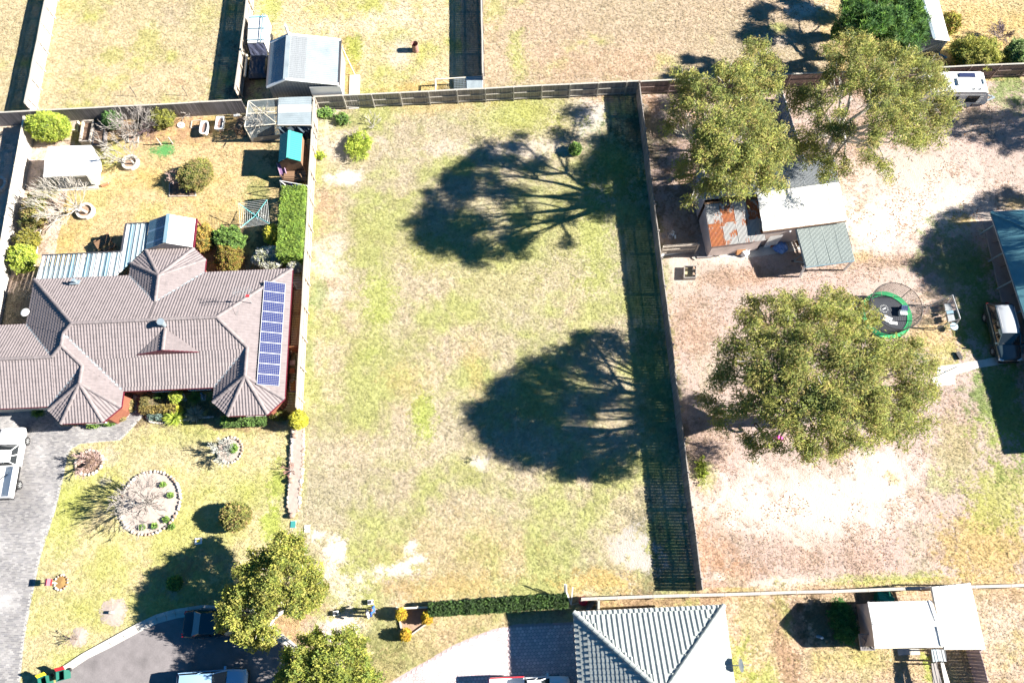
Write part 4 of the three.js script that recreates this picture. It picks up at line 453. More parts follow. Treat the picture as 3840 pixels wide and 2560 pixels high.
{ // aviary with its tin roof
  const h = 2.1, A = S(930, 378, h), B = S(1042, 370, h), C2 = S(1038, 464, h), D2 = S(916, 476, h), t = thing('aviary', 'netted aviary frame around a bare tree beside the tin-roofed pen', 'aviary', mid(A, C2).setY(0)), post = (p, q) => { const g = new G(); g.tube(p, q, .045, .045, 6); wpart(t, 'frame_pole', g, MT.cream); };
  for (const p of [A, B, C2, D2]) post(V(p.x, 0, p.z), p); for (const [p, q] of [[A, B], [B, C2], [C2, D2], [D2, A], [mid(A, D2), mid(B, C2)], [A, C2]]) post(p, q);
  const g = new G(), wire = (p, q) => g.bar(p, q, .012, .012), L = (p, q, f) => p.clone().lerp(q, f), n = 26, gd = p => V(p.x, 0.05, p.z); for (let i = 0; i <= n; i++) { const f = i / n; wire(L(A, B, f), L(D2, C2, f)); wire(L(A, D2, f), L(B, C2, f)); wire(L(A, D2, f), gd(L(A, D2, f))); wire(L(D2, C2, f), gd(L(D2, C2, f))); const y = f * h; wire(V(A.x, y, A.z), V(D2.x, y, D2.z)); wire(V(D2.x, y, D2.z), V(C2.x, y, C2.z)); } stuff(wpart(t, 'netting', g, MT.zincPale));
  const fl = sheetPoly([A, B, C2, D2].map(p => V(p.x, 0, p.z)), 0.012); wpart(t, 'floor', fl, M(0.10, 0.13, 0.15, .9, { map: wear2 })); const low = new G(); low.quad(V(D2.x, 0, D2.z + .05), V(C2.x, 0, C2.z + .05), V(C2.x, .7, C2.z + .05), V(D2.x, .7, D2.z + .05)); wpart(t, 'kick_panel', low, MT.zinc);
  const rh = 2.35, a = S(1044, 366, rh), b = S(1168, 362, rh), c = S(1164, 465, rh), d = S(1038, 465, rh), p2 = thing('chicken_pen', 'pen with blue-grey tin roof and one white roof strip beside the aviary', 'pen', mid(a, c).setY(0)); [[0, .28, MT.zincPale], [.28, .54, MT.white], [.54, 1, MT.zinc]].forEach(([f0, f1, m], i) => { const q = new G(); roofGeo(q, [L(a, d, f0), L(b, c, f0), L(b, c, f1), L(a, d, f1)].map((p, k) => p.setY(rh - (k > 1 ? f1 : f0) * .15)), FINE, { u: V(0, 0, 1) }); wpart(p2, 'roof_sheet', q, m === MT.zinc ? MT.zincPale : m); });
  for (const p of [a, b, c, d]) { const q = new G(); q.bar(V(p.x, 0, p.z), V(p.x, rh - .15, p.z), .08, .08, V(1, 0, 0)); wpart(p2, 'post', q, MT.greyWood); } const fb = new G(); fb.bar(d.clone().setY(rh - .18), c.clone().setY(rh - .18), .06, .12); wpart(p2, 'beam', fb, MT.cream);
  const sh = new G(), rr = rng(31), N = 16, pts = []; for (let i = 0; i <= N; i++) for (let j = 0; j <= 6; j++) pts.push(V(lerp(d.x, c.x, i / N), lerp(rh - .3, .15, j / 6) + (rr() - .5) * .04, d.z + .08 + Math.sin(j / 6 * 3.1) * .12 + (rr() - .5) * .16)); for (let i = 0; i < N; i++) for (let j = 0; j < 6; j++) sh.quad(pts[i * 7 + j], pts[i * 7 + j + 1], pts[(i + 1) * 7 + j + 1], pts[(i + 1) * 7 + j]); wpart(p2, 'shade_cloth', sh, MT.mesh);
}
{ // white gazebo with a let-down side
  const h = 2.1, t = thing('gazebo', 'large white canvas gazebo with a let-down right side in the back garden', 'gazebo', S(265, 640)), P = [S(180, 549, h), S(340, 544, h), S(374, 600, h), S(373, 640, h), S(321, 656, h), S(161, 663, h), S(166, 596, h)], ap = mid(P[0], P[1], P[4], P[5]).setY(h + .22);
  const rf = new G(); P.forEach((p, i) => rf.tri(p, P[(i + 1) % P.length], ap)); wpart(t, 'canopy', rf, MT.whitePlain); const vl = new G(); P.forEach((p, i) => { const q = P[(i + 1) % P.length]; vl.quad(p, q, q.clone().setY(h - .22), p.clone().setY(h - .22)); }); wpart(t, 'valance', vl, MT.whitePlain);
  const sd = new G(); sd.quad(P[2], P[3], S(366, 694), S(378, 620)); sd.quad(P[3], P[4], S(342, 690, .5), S(366, 694)); wpart(t, 'side_curtain', sd, MT.whitePlain); for (const p of [P[0], P[1], P[4], P[5]]) { const g = new G(); g.tube(V(p.x, 0, p.z), p.clone().setY(h - .02), .03); wpart(t, 'leg', g, MT.steel); } const tb = new G(); tb.box(P[5].x + 3, .55, P[5].z + .1, 3.2, .05, .9); wpart(t, 'floor_mat', (() => { const g = new G(); g.box(ap.x, .02, ap.z + .4, 3.4, .03, 2.2); return g; })(), MT.cream);
}
{ // cubby house on stilts with teal roof, slide and swing frame
  const eh = 2.2, rh = 2.75, w0 = S(1051, 502, eh), e0 = S(1133, 500, eh), w1 = S(1042, 598, eh), e1 = S(1123, 601, eh), r0 = S(1087, 489, rh), r1 = S(1075, 592, rh); w1.x = w0.x; e1.x = e0.x; r1.x = r0.x = (w0.x + e0.x) / 2; w0.z = e0.z = r0.z; w1.z = e1.z = r1.z;
  const t = gableShed('cubby_house', 'small raised cubby house with bright teal roof beside the hedge', 'cubby house', { w0, w1: w1.clone().setZ(w1.z), e0, e1, r0, r1, surf: FINE, mw: MT.teal, me: MT.teal, capM: M(0.10, 0.45, 0.40, .5), wall: MT.brownWood, capW: .2 });
  const g = new G(); g.box(r0.x + .1, 0.9, w1.z + .55, 1.8, .08, 1.0); wpart(t, 'deck', g, MT.brownWood); for (const x of [w1.x + .15, e1.x - .1]) { const q = new G(); q.bar(V(x, 0, w1.z + 1), V(x, 1.9, w1.z + 1), .08, .08, V(1, 0, 0)); wpart(t, 'post', q, MT.brownWood); } const rl = new G(); rl.bar(V(w1.x + .15, 1.6, w1.z + 1), V(e1.x - .1, 1.6, w1.z + 1), .06, .06); rl.bar(V(w1.x + .15, 1.25, w1.z + 1), V(e1.x - .1, 1.25, w1.z + 1), .06, .06); wpart(t, 'railing', rl, MT.brownWood);
  const s = thing('slide', 'mauve plastic slide running down from the cubby house', 'slide', S(1065, 660)), sl = new G(), a = S(1050, 612, 1.5), b = S(1060, 645, .95), c = S(1070, 680, .3), d = S(1092, 705, .25), pts = [a, b, c, d]; for (let i = 0; i < 3; i++) { sl.bar(pts[i], pts[i + 1], .5, .04); } wpart(s, 'chute', sl, MT.purple); const rr = new G(); for (const q of [-.26, .26]) for (let i = 0; i < 3; i++) rr.bar(pts[i].clone().add(V(q, .08, 0)), pts[i + 1].clone().add(V(q, .08, 0)), .05, .16); wpart(s, 'side_rail', rr, M(0.42, 0.30, 0.42, .5)); const lg = new G(); lg.tube(V(b.x, 0, b.z), b, .04); wpart(s, 'leg', lg, MT.steel);
  const f = thing('swing_frame', 'white tubular swing frame between the cubby house and the hedge', 'swing frame', S(1100, 690)), A = S(1048, 677, 2.0), B = S(1152, 696, 2.0), pol = (p, q) => { const g2 = new G(); g2.tube(p, q, .035, .035, 8); wpart(f, 'pole', g2, MT.whitePlain); }; pol(A, B); for (const p of [A, B]) for (const q of [-.7, .7]) pol(p, V(p.x, 0, p.z + q)); const sw = new G(); sw.box(mid(A, B).x, .5, mid(A, B).z, .45, .03, .18); for (const q of [-.2, .2]) sw.tube(mid(A, B).add(V(q, 0, 0)), V(mid(A, B).x + q, .5, mid(A, B).z), .012, .012, 5); wpart(f, 'swing_seat', sw, MT.blue);
}
{ // mesh pen beside the thin fence
  const h = .9, A = S(1632, 297, h), B = S(1808, 286, h), t = thing('dog_pen', 'low white-railed mesh pen with a tin-roofed end above the grass block', 'pen', S(1720, 335)), C2 = V(B.x, h, -43.8), D2 = V(A.x, h, -43.7), pl = (p, q, r = .04) => { const g = new G(); g.tube(p, q, r, r, 7); wpart(t, 'rail', g, MT.cream); }; for (const p of [A, B, C2, D2]) { const g = new G(); g.tube(V(p.x, 0, p.z), p, .05, .05, 7); wpart(t, 'post', g, MT.cream); } pl(A, B, .06); pl(B, C2); pl(C2, D2); pl(D2, A, .06); const M1 = A.clone().lerp(B, .66), M2 = D2.clone().lerp(C2, .66); pl(M1, M2);
  const tin = new G(); roofGeo(tin, [M1, B, C2, M2].map(p => p.clone().setY(h + .03)), CORR, { u: V(1, 0, 0) }); wpart(t, 'roof_sheet', tin, MT.zincPale); const ms = new G(), N0 = A.clone().lerp(B, .40), N9 = D2.clone().lerp(C2, .40); for (let i = 0; i <= 8; i++) { ms.bar(N0.clone().lerp(M1, i / 8), N9.clone().lerp(M2, i / 8), .02, .02); ms.bar(N0.clone().lerp(N9, i / 8), M1.clone().lerp(M2, i / 8), .02, .02); } stuff(wpart(t, 'mesh_panel', ms, MT.zincPale));
}
// ---------------------------------------------------------------- vehicles
function loft(rings, closeEnds = true) { // rings of equal length -> smooth skin
  const n = rings[0].length, pos = [], idx = []; rings.forEach(r => r.forEach(p => pos.push(p.x, p.y, p.z))); for (let i = 0; i < rings.length - 1; i++) for (let j = 0; j < n - 1; j++) { const a = i * n + j, b = a + 1, c = a + n, d = c + 1; idx.push(a, c, b, b, c, d); }
  const g = new THREE.BufferGeometry(); g.setAttribute('position', new THREE.Float32BufferAttribute(pos, 3)); g.setIndex(idx); g.computeVertexNormals(); const q = new G().add(g); if (closeEnds) { q.poly(rings[0]); q.poly([...rings[rings.length - 1]].reverse()); } return q;
}
function makeCar(name, label, cat, pos, turn, s) {
  const t = thing(name, label, cat, pos, turn), L = s.L / 2, w = s.w / 2;
  const ring = ([x, hw, yt, yb]) => [[-hw * .9, yb], [-hw, yb + .18], [-hw, yt - .2], [-hw * .95, yt - .07], [-hw * .8, yt], [-hw * .4, yt + .025], [hw * .4, yt + .025], [hw * .8, yt], [hw * .95, yt - .07], [hw, yt - .2], [hw, yb + .18], [hw * .9, yb]].map(([z, y]) => V(x, y, z));
  part(t, 'body', loft(s.st.map(([f, k, yt, yb = .3]) => ring([f * L, k * w, yt, yb]))), s.paint);
  const B = s.belt, R = s.roofH, q = (x, y, z) => V(x * L, y, z * w), [b0, r0, r1, b1] = s.cab, wb = .93, wr = s.wr || .74;
  // glasshouse corners: rear base, rear roof, front roof, front base
  const roof = []; for (let i = 0; i <= 6; i++) { const f = i / 6, x = lerp(r0, r1, f), y = R - .05 * Math.pow(2 * f - 1, 2); roof.push([[-wr, y - .05], [-wr * .9, y], [-wr * .4, y + .03], [wr * .4, y + .03], [wr * .9, y], [wr, y - .05]].map(([z, yy]) => q(x, yy, z))); }
  const rf = part(t, 'roof', loft(roof, false), s.roofPaint || s.paint);
  const yr = R - .1, gl = (name, a, b, c, d, m = MT.glass) => { const g = new G(); g.quad(a, b, c, d); part(t, name, g, m); };
  gl('windscreen', q(b1, B, -wb * .92), q(b1, B, wb * .92), q(r1, yr + .02, wr * .96), q(r1, yr + .02, -wr * .96), s.screen || MT.glass); if (!s.noRear) gl('rear_window', q(b0, B, wb * .92), q(b0, B, -wb * .92), q(r0, yr + .02, -wr * .96), q(r0, yr + .02, wr * .96), s.rear || MT.glass);
  for (const k of [-1, 1]) { const n = s.doors || 2, side = new G(), P = (f) => [q(lerp(b0, b1, f), B - .02, k * wb), q(lerp(r0, r1, f), yr, k * wr)]; for (let i = 0; i < n; i++) { const [a, b] = P(i / n + .03), [c, d] = P((i + 1) / n - .03); gl('side_window', a, c, d, b); } for (let i = 0; i <= n; i++) { const [a, b] = P(i / n); side.bar(a, b, .06, .05, V(1, 0, 0)); } side.bar(q(r0, yr + .02, k * wr), q(r1, yr + .02, k * wr), .05, .05); side.bar(q(b0, B - .02, k * wb), q(b1, B - .02, k * wb), .05, .05); part(t, 'pillars', side, s.paint);
    if (s.rails) { const g = new G(); g.tube(q(lerp(r0, r1, .08), R + .07, k * wr * .92), q(lerp(r0, r1, .85), R + .07, k * wr * .92), .025); part(t, 'roof_rail', g, MT.steel); }
    const mr = new G(); mr.box(b1 * L - .12, B + .06, k * (w + .1), .12, .16, .2); part(t, 'mirror', mr, s.paint); const hl = new G(); hl.box(L * .93, s.lampY || .68, k * w * .72, .22, .16, .34, -k * .25); part(t, 'headlight', hl, M(.7, .72, .74, .15)); const tl = new G(); tl.box(-L * .96, s.tailY || .8, k * w * .78, .14, .26, .24, k * .2); part(t, 'tail_light', tl, MT.red);
    for (const x of [s.ax0, s.ax1]) { const g = new G(); g.tube(V(x * L, .33, k * (w - .2)), V(x * L, .33, k * (w + .015)), .33, .33, 20); const wh = part(t, 'wheel', g, MT.rubber); const rm = new G(); for (let i = 0; i < 7; i++) { const a = i / 7 * 6.283; rm.bar(V(x * L, .33, k * (w + .02)), V(x * L + Math.cos(a) * .21, .33 + Math.sin(a) * .21, k * (w + .02)), .05, .03, V(0, 0, 1)); } rm.tube(V(x * L, .33, k * (w + .012)), V(x * L, .33, k * (w + .03)), .07, .07, 10); part(wh, 'rim', rm, MT.steel); } }
  const bp = new G(); bp.box(L * .985, .42, 0, .12, .2, w * 1.6); part(t, 'front_bumper', bp, s.trim || MT.black); const rb = new G(); rb.box(-L * .985, .45, 0, .12, .2, w * 1.6); part(t, 'rear_bumper', rb, s.trim || MT.black); const un = new G(); un.box(0, .3, 0, s.L * .8, .16, s.w * .8); part(t, 'underbody', un, MT.black); const wp = new G(); wp.bar(q(b1, B + .03, -.5), q(b1 - .05, B + .08, .1), .02, .02); wp.bar(q(b1, B + .03, 0), q(b1 - .05, B + .08, .6), .02, .02); part(t, 'wiper', wp, MT.black);
  return t;
}
const SUVST = [[-1, .84, .72, .42], [-.97, .95, .95, .32], [-.85, 1, 1.02], [0, 1, 1.0], [.45, 1, .99], [.56, .99, .97], [.75, .96, .93], [.9, .9, .86], [.97, .78, .74, .34], [1, .7, .62, .4]];
{ const paint = M(.05, .075, .085, .25, { metalness: .4, clearcoat: 1 }), p = S(3682, 1200), q = S(3716, 1318); makeCar('parked_suv', 'dark station wagon with silver ribbed roof parked in the shade of the teal-roofed house', 'car', V((p.x + q.x) / 2 + .92, .02, (p.z + q.z) / 2), -Math.PI / 2 - .03, { L: 4.75, w: 1.86, st: SUVST, belt: 1.0, roofH: 1.62, cab: [-.94, -.78, .18, .5], ax0: -.56, ax1: .6, paint, roofPaint: M(.38, .40, .43, .35, { metalness: .3 }), rails: true }); }
{ const paint = M(.30, .48, .68, .25, { clearcoat: 1 }), p = S(808, 2566); makeCar('parked_wagon', 'white wagon with blue shade put into its paint, on the road at the bottom edge, red tail light at left', 'car', V(p.x, .02, p.z), 0.02, { L: 4.6, w: 1.84, st: SUVST, belt: 1.0, roofH: 1.6, cab: [-.95, -.8, .12, .46], ax0: -.58, ax1: .6, paint, wr: .78 }); }  // white car; the sky-blue of the tree shade is mixed into its paint
{ const paint = M(.018, .022, .03, .22, { metalness: .3, clearcoat: 1 }), p = S(833, 2338); makeCar('parked_sedan', 'black sedan on the road half under the roadside gum tree', 'car', V(p.x, .02, p.z), -0.03, { L: 4.65, w: 1.82, st: [[-1, .8, .78, .42], [-.96, .93, .96, .34], [-.7, 1, .98], [0, 1, .92], [.4, 1, .9], [.5, .99, .88], [.75, .95, .83], [.92, .86, .74], [1, .7, .58, .4]], belt: .93, roofH: 1.44, cab: [-.74, -.44, .1, .46], ax0: -.58, ax1: .6, paint, wr: .7, rear: M(.05, .12, .2, .08, { clearcoat: 1 }) }); }
function ute(name, label, pos, turn, paint, o) {
  const t = makeCar(name, label, 'pickup truck', pos, turn, { L: 5.2, w: 1.88, st: [[-.12, 1, 1.05], [.3, 1, 1.04], [.45, 1, 1.03], [.7, .98, 1.0], [.88, .93, .95], [.97, .84, .8, .38], [1, .72, .66, .42]], belt: 1.06, roofH: 1.75, cab: [-.12, -.08, .26, .48], ax0: -.62, ax1: .62, paint, wr: .8, tailY: .75, doors: 2 });
  const g = new G(), x0 = -2.62, x1 = -.42, y = .85, w = .98, hh = o.wall; g.box((x0 + x1) / 2, y, 0, x1 - x0, .08, 2 * w); part(t, 'tray_floor', g, MT.whitePlain); for (const [cx, cz, sx, sz] of [[(x0 + x1) / 2, w, x1 - x0, .06], [(x0 + x1) / 2, -w, x1 - x0, .06], [x0, 0, .06, 2 * w + .06], [x1, 0, .06, 2 * w + .06]]) { const q = new G(); q.box(cx, y + hh / 2 + .02, cz, sx, hh, sz); part(t, 'tray_side', q, o.side || paint); } const rb = new G(); for (let i = 0; i < 6; i++) rb.box(.18, 1.79, (i - 2.5) * .17, .9, .02, .05); part(t, 'roof_ribs', rb, paint); const cb = new G(); cb.tube(V(-.9, .93, .3), V(-1.3, .92, -.2), .03); cb.tube(V(-1.3, .92, -.2), V(-1.0, .92, -.5), .03); part(t, 'strap', cb, MT.black); return t;
}
{ const paint = M(.80, .81, .82, .3, { clearcoat: 1 }), p = S(112, 1672), q = S(88, 1812); ute('pickup_truck', 'white dual-cab tray truck parked on the paved driveway at the left edge', V((p.x + q.x) / 2 - 1.0, .03, (p.z + q.z) / 2 - .05), Math.PI / 2, paint, { wall: .55 }); const r = S(1990, 2592); const u2 = ute('pickup_truck', 'white and red tray truck on the paved forecourt at the bottom edge', V(r.x, .03, r.z), 0, paint, { wall: .5, side: M(.8, .8, .8, .4) }); const st = new G(); st.box(-2.66, 1.2, 0, .03, .35, 1.9); part(u2, 'red_stripe', st, MT.red); const s2 = new G(); s2.box(-1.5, 1.38, -.98, 2.2, .06, .08); part(u2, 'red_rail', s2, MT.red); }
{ // caravan
  const h = 2.55, a = S(3467, 288, h), b = S(3722, 272, h), c = S(3734, 350, h), zc = (S(3600, 268, h).z + S(3600, 344, h).z) / 2, x0 = a.x, x1 = (b.x + c.x) / 2, L = x1 - x0, w = Math.abs(S(3600, 344, h).z - S(3600, 268, h).z) / 2, t = thing('caravan', 'white caravan with roof vents parked under the upper right gum tree', 'caravan', V((x0 + x1) / 2, 0, zc), -.05);
  const sec = [[-L / 2, .55], [L / 2 - .5, .55], [L / 2, .95], [L / 2, 1.3], [L / 2 - .55, h - .12], [L / 2 - .9, h], [-L / 2 + .25, h], [-L / 2, h - .25]], bd = new G(); bd.hexa(sec.map(([x, y]) => V(x, y, w)), sec.map(([x, y]) => V(x, y, -w))); part(t, 'body', bd, MT.white); const rb = new G(); for (let i = 0; i < 7; i++) rb.box(-.25, .8 + i * .22, w + .006, L - .75, .03, .012); part(t, 'side_ribs', rb, MT.white);
  const win = (x, y, ww, hh, nm, m) => { const g = new G(); g.box(x, y, w + .02, ww, hh, .05); const q = part(t, nm, g, m); const f = new G(); for (const k of [-1, 1]) { f.box(x, y + k * hh / 2, w + .03, ww + .06, .05, .06); f.box(x + k * ww / 2, y, w + .03, .05, hh + .06, .06); } part(q, 'frame', f, MT.black); }; win(1.35, 1.65, .95, .75, 'window', MT.glass); win(-.3, 1.65, .8, .6, 'window', MT.glass); win(2.1, .85, .75, .3, 'hatch', MT.pinkWall); win(0, .8, .5, .3, 'hatch', MT.black);
  const sp = new G(); sp.box(.75, h + .05, -w * .62, 1.35, .05, .42, 0); part(t, 'solar_panel', sp, M(.03, .04, .1, .3)); const v1 = new G(); v1.box(.35, h + .08, .05, 1.1, .14, .75); part(t, 'roof_hatch', v1, MT.whitePlain); for (const x of [1.1, 1.6]) { const v2 = new G(); v2.tube(V(x, h, w * .75), V(x, h + .12, w * .75), .08, .06, 8); part(t, 'roof_vent', v2, MT.zinc); } const v3 = new G(); v3.box(2.0, h + .04, .0, .1, .06, .5); part(t, 'aerial', v3, MT.zincBlue);
  for (const k of [-1, 1]) for (const x of [-.5, .3]) { const g = new G(); g.tube(V(x, .34, k * (w - .25)), V(x, .34, k * (w - .02)), .34, .34, 16); part(t, 'wheel', g, MT.rubber); } const db = new G(); for (const k of [-1, 1]) db.bar(V(L / 2 - .3, .5, k * .7), V(L / 2 + 1.3, .5, 0), .1, .1); part(t, 'drawbar', db, MT.zincBlue); const jk = new G(); jk.tube(V(L / 2 + .9, 0, 0), V(L / 2 + .9, .8, 0), .05); part(t, 'jockey_stand', jk, MT.steel);
}
{ // trailers beside the big shed
  const h = 1.9, a = S(932, 58, h), b = S(1000, 56, h), c = S(990, 158, h), d = S(927, 160, h), t = thing('tall_box_trailer', 'tall white box trailer with ladder racks on top beside the big metal shed', 'trailer', mid(a, c).setY(0)), g = new G(); g.hexa([d, c, b, a].map(p => V(p.x, .55, p.z)), [d, c, b, a].map(p => V(p.x, h, p.z))); wpart(t, 'box', g, MT.white); const ld = new G(); for (const f of [.78, .92]) ld.tube(a.clone().lerp(b, f).setY(h + .15), d.clone().lerp(c, f).setY(h + .15), .03); for (let i = 0; i <= 9; i++) ld.tube(a.clone().lerp(d, i / 9).lerp(b.clone().lerp(c, i / 9), .78).setY(h + .15), a.clone().lerp(d, i / 9).lerp(b.clone().lerp(c, i / 9), .92).setY(h + .15), .018); wpart(t, 'ladder', ld, MT.clearB); for (const f of [.08, .5, .92]) { const q = new G(); q.bar(a.clone().lerp(d, f).setY(h + .08), b.clone().lerp(c, f).setY(h + .08), .06, .06); wpart(t, 'roof_rack', q, f === .08 ? M(.1, .4, .5, .5) : MT.clearB); } for (const p of [mid(a, d), mid(b, c)]) for (const k of [-.4, .4]) { const q = new G(); q.tube(V(p.x - .1, .35, p.z + k), V(p.x + .1, .35, p.z + k), .35, .35, 14); wpart(t, 'wheel', q, MT.rubber); } const cv = new G(), rr = rng(8), P = (i, j) => V(lerp(d.x, c.x, i / 8), lerp(h - .05, .5, j / 5) + (rr() - .5) * .05, d.z + .05 + j * .1 + rr() * .05), pts = []; for (let i = 0; i <= 8; i++) for (let j = 0; j <= 5; j++) pts.push(P(i, j)); for (let i = 0; i < 8; i++) for (let j = 0; j < 5; j++) cv.quad(pts[i * 6 + j], pts[i * 6 + j + 1], pts[(i + 1) * 6 + j + 1], pts[(i + 1) * 6 + j]); wpart(t, 'tarpaulin', cv, M(.09, .10, .16, .6)); const fr = new G(); fr.bar(V(d.x + .1, .5, d.z + .9), V(c.x + .15, .5, d.z + .9), .07, .07); fr.bar(V(d.x + .1, .5, d.z + .2), V(d.x + .1, .5, d.z + .9), .07, .07); fr.bar(V(c.x, .5, d.z + .2), V(c.x + .15, .5, d.z + .9), .07, .07); wpart(t, 'rear_frame', fr, MT.darkSteel);
  const p = S(975, 268), u = thing('covered_trailer', 'low trailer under a black tarpaulin beside the big metal shed', 'trailer', V(p.x, 0, p.z - .1)), n = 10, q = new G(), r2 = rng(14), pt = []; for (let i = 0; i <= n; i++) for (let j = 0; j <= n; j++) { const x = i / n - .5, z = j / n - .5, e = Math.max(Math.abs(x), Math.abs(z)); pt.push(V(x * 1.7, (e > .45 ? .55 : .85) + (r2() - .5) * .08, z * 2.5)); } for (let i = 0; i < n; i++) for (let j = 0; j < n; j++) q.quad(pt[i * 11 + j], pt[i * 11 + j + 1], pt[(i + 1) * 11 + j + 1], pt[(i + 1) * 11 + j]); part(u, 'tarpaulin', q, M(.03, .04, .06, .35)); const b2 = new G(); b2.box(0, .42, 0, 1.6, .3, 2.4); part(u, 'tray', b2, MT.black); for (const k of [-1, 1]) { const w = new G(); w.tube(V(k * .82, .3, 0), V(k * .98, .3, 0), .3, .3, 14); part(u, 'wheel', w, MT.rubber); } const tb = new G(); tb.tube(V(-1.05, .75, -1.2), V(-1.05, .75, 1.2), .12, .12, 8); part(u, 'rolled_awning', tb, MT.cream); const ml = new G(); for (let i = 0; i <= 6; i++) { ml.bar(V(-.9 + i * .3, .4, -2.2), V(-.9 + i * .3, .4, -1.55), .03, .03); } ml.bar(V(-.95, .42, -2.2), V(.95, .42, -2.2), .06, .06); ml.bar(V(-.95, .42, -1.5), V(.95, .42, -1.5), .06, .06); part(u, 'mesh_ramp', ml, MT.darkSteel);
}
// ---------------------------------------------------------------- trees and plants
function leafGeo(n, len, wid, droop, seed, spread = 0.16) { // a sprig: n narrow folded leaves round a point
  const g = new G(), r = rng(seed); for (let i = 0; i < n; i++) {
    const a = r() * 6.283, el = droop ? -0.75 + r() * 0.95 : r() * 1.3 - 0.1, d = V(Math.cos(a) * Math.cos(el), Math.sin(el), Math.sin(a) * Math.cos(el)), o = V((r() - .5), (r() - .5), (r() - .5)).multiplyScalar(2 * spread), L = len * (.7 + .6 * r());
    const s = V(0, 0, 0).crossVectors(d, V(r() - .5, 1, r() - .5)).normalize().multiplyScalar(wid * (.7 + .6 * r())), up = V(0, 0, 0).crossVectors(s, d).normalize().multiplyScalar(wid * .35), m = o.clone().addScaledVector(d, L * .45), e = o.clone().addScaledVector(d, L).add(V(0, droop ? -L * .15 : 0, 0));
    for (const [A, B] of [[m.clone().add(s).add(up), e], [e, m.clone().sub(s).add(up)]]) { const q = V(0, 0, 0).crossVectors(V(0, 0, 0).subVectors(A, o), V(0, 0, 0).subVectors(B, o)).normalize(), fl = q.y < 0; if (fl) q.negate(); q.multiplyScalar(.6).add(V(.12, .55, 0)).normalize(); fl ? g.tri(o, B, A, q) : g.tri(o, A, B, q); }
  } return g.build();
}
const LEAF = M(1, 1, 1, 0.95, { transmission: 0.3, thickness: 0 });
const gumSprigs = [1, 2, 3].map(i => leafGeo(13, 0.21, 0.024, true, i * 7, .26)), softSprigs = [4, 5, 6].map(i => leafGeo(11, 0.13, 0.03, false, i * 7, .13)), bushSprigs = [7, 8].map(i => leafGeo(9, 0.11, 0.034, false, i * 5, .07)), pineSprigs = [9].map(i => leafGeo(10, 0.34, 0.022, false, i * 5, .1)), spike = leafGeo(16, .5, .03, false, 99, .02);
const X1 = new THREE.Matrix4(), X2 = new THREE.Quaternion(), X3 = new THREE.Euler();
function foliage(parent, sprigs, spots, cols, seed, name = 'foliage', sc = [.8, 1.4]) { // spots [{p, k tone}] split over the sprig shapes
  const r = rng(seed), n = sprigs.length, sets = sprigs.map(() => [[], []]); for (const s of spots) { const q = sets[(r() * n) | 0], k = lerp(sc[0], sc[1], r()); X3.set((r() - .5) * .7, r() * 6.283, (r() - .5) * .7); q[0].push(new THREE.Matrix4().compose(s.p, X2.setFromEuler(X3), V(k, k, k))); const c = cols[Math.min(cols.length - 1, (r() * cols.length) | 0)], t = (s.k ?? 1) * (.75 + .5 * r()); q[1].push(new THREE.Color().setRGB(c[0] * t, c[1] * t, c[2] * t)); }
  sprigs.forEach((g, i) => stuff(inst(parent, name, g, LEAF, sets[i][0], sets[i][1])));
}
function limb(g, a, b, r0, r1, r, bend = .12, seg = 4, n = 6) { const L = a.distanceTo(b); let p = a; const off = V((r() - .5), (r() - .2) * .6, (r() - .5)).multiplyScalar(L * bend * 2); for (let i = 1; i <= seg; i++) { const f = i / seg, q = a.clone().lerp(b, f).addScaledVector(off, Math.sin(f * Math.PI)).add(V((r() - .5), (r() - .5), (r() - .5)).multiplyScalar(i < seg ? L * .03 : 0)); g.tube(p, q, lerp(r0, r1, (i - 1) / seg), lerp(r0, r1, f), n, false); p = q; } return p; }
const GUM = [[.33, .36, .07], [.42, .41, .085], [.26, .30, .07], [.36, .37, .10], [.20, .25, .07], [.48, .44, .13], [.38, .30, .10], [.29, .34, .065]];
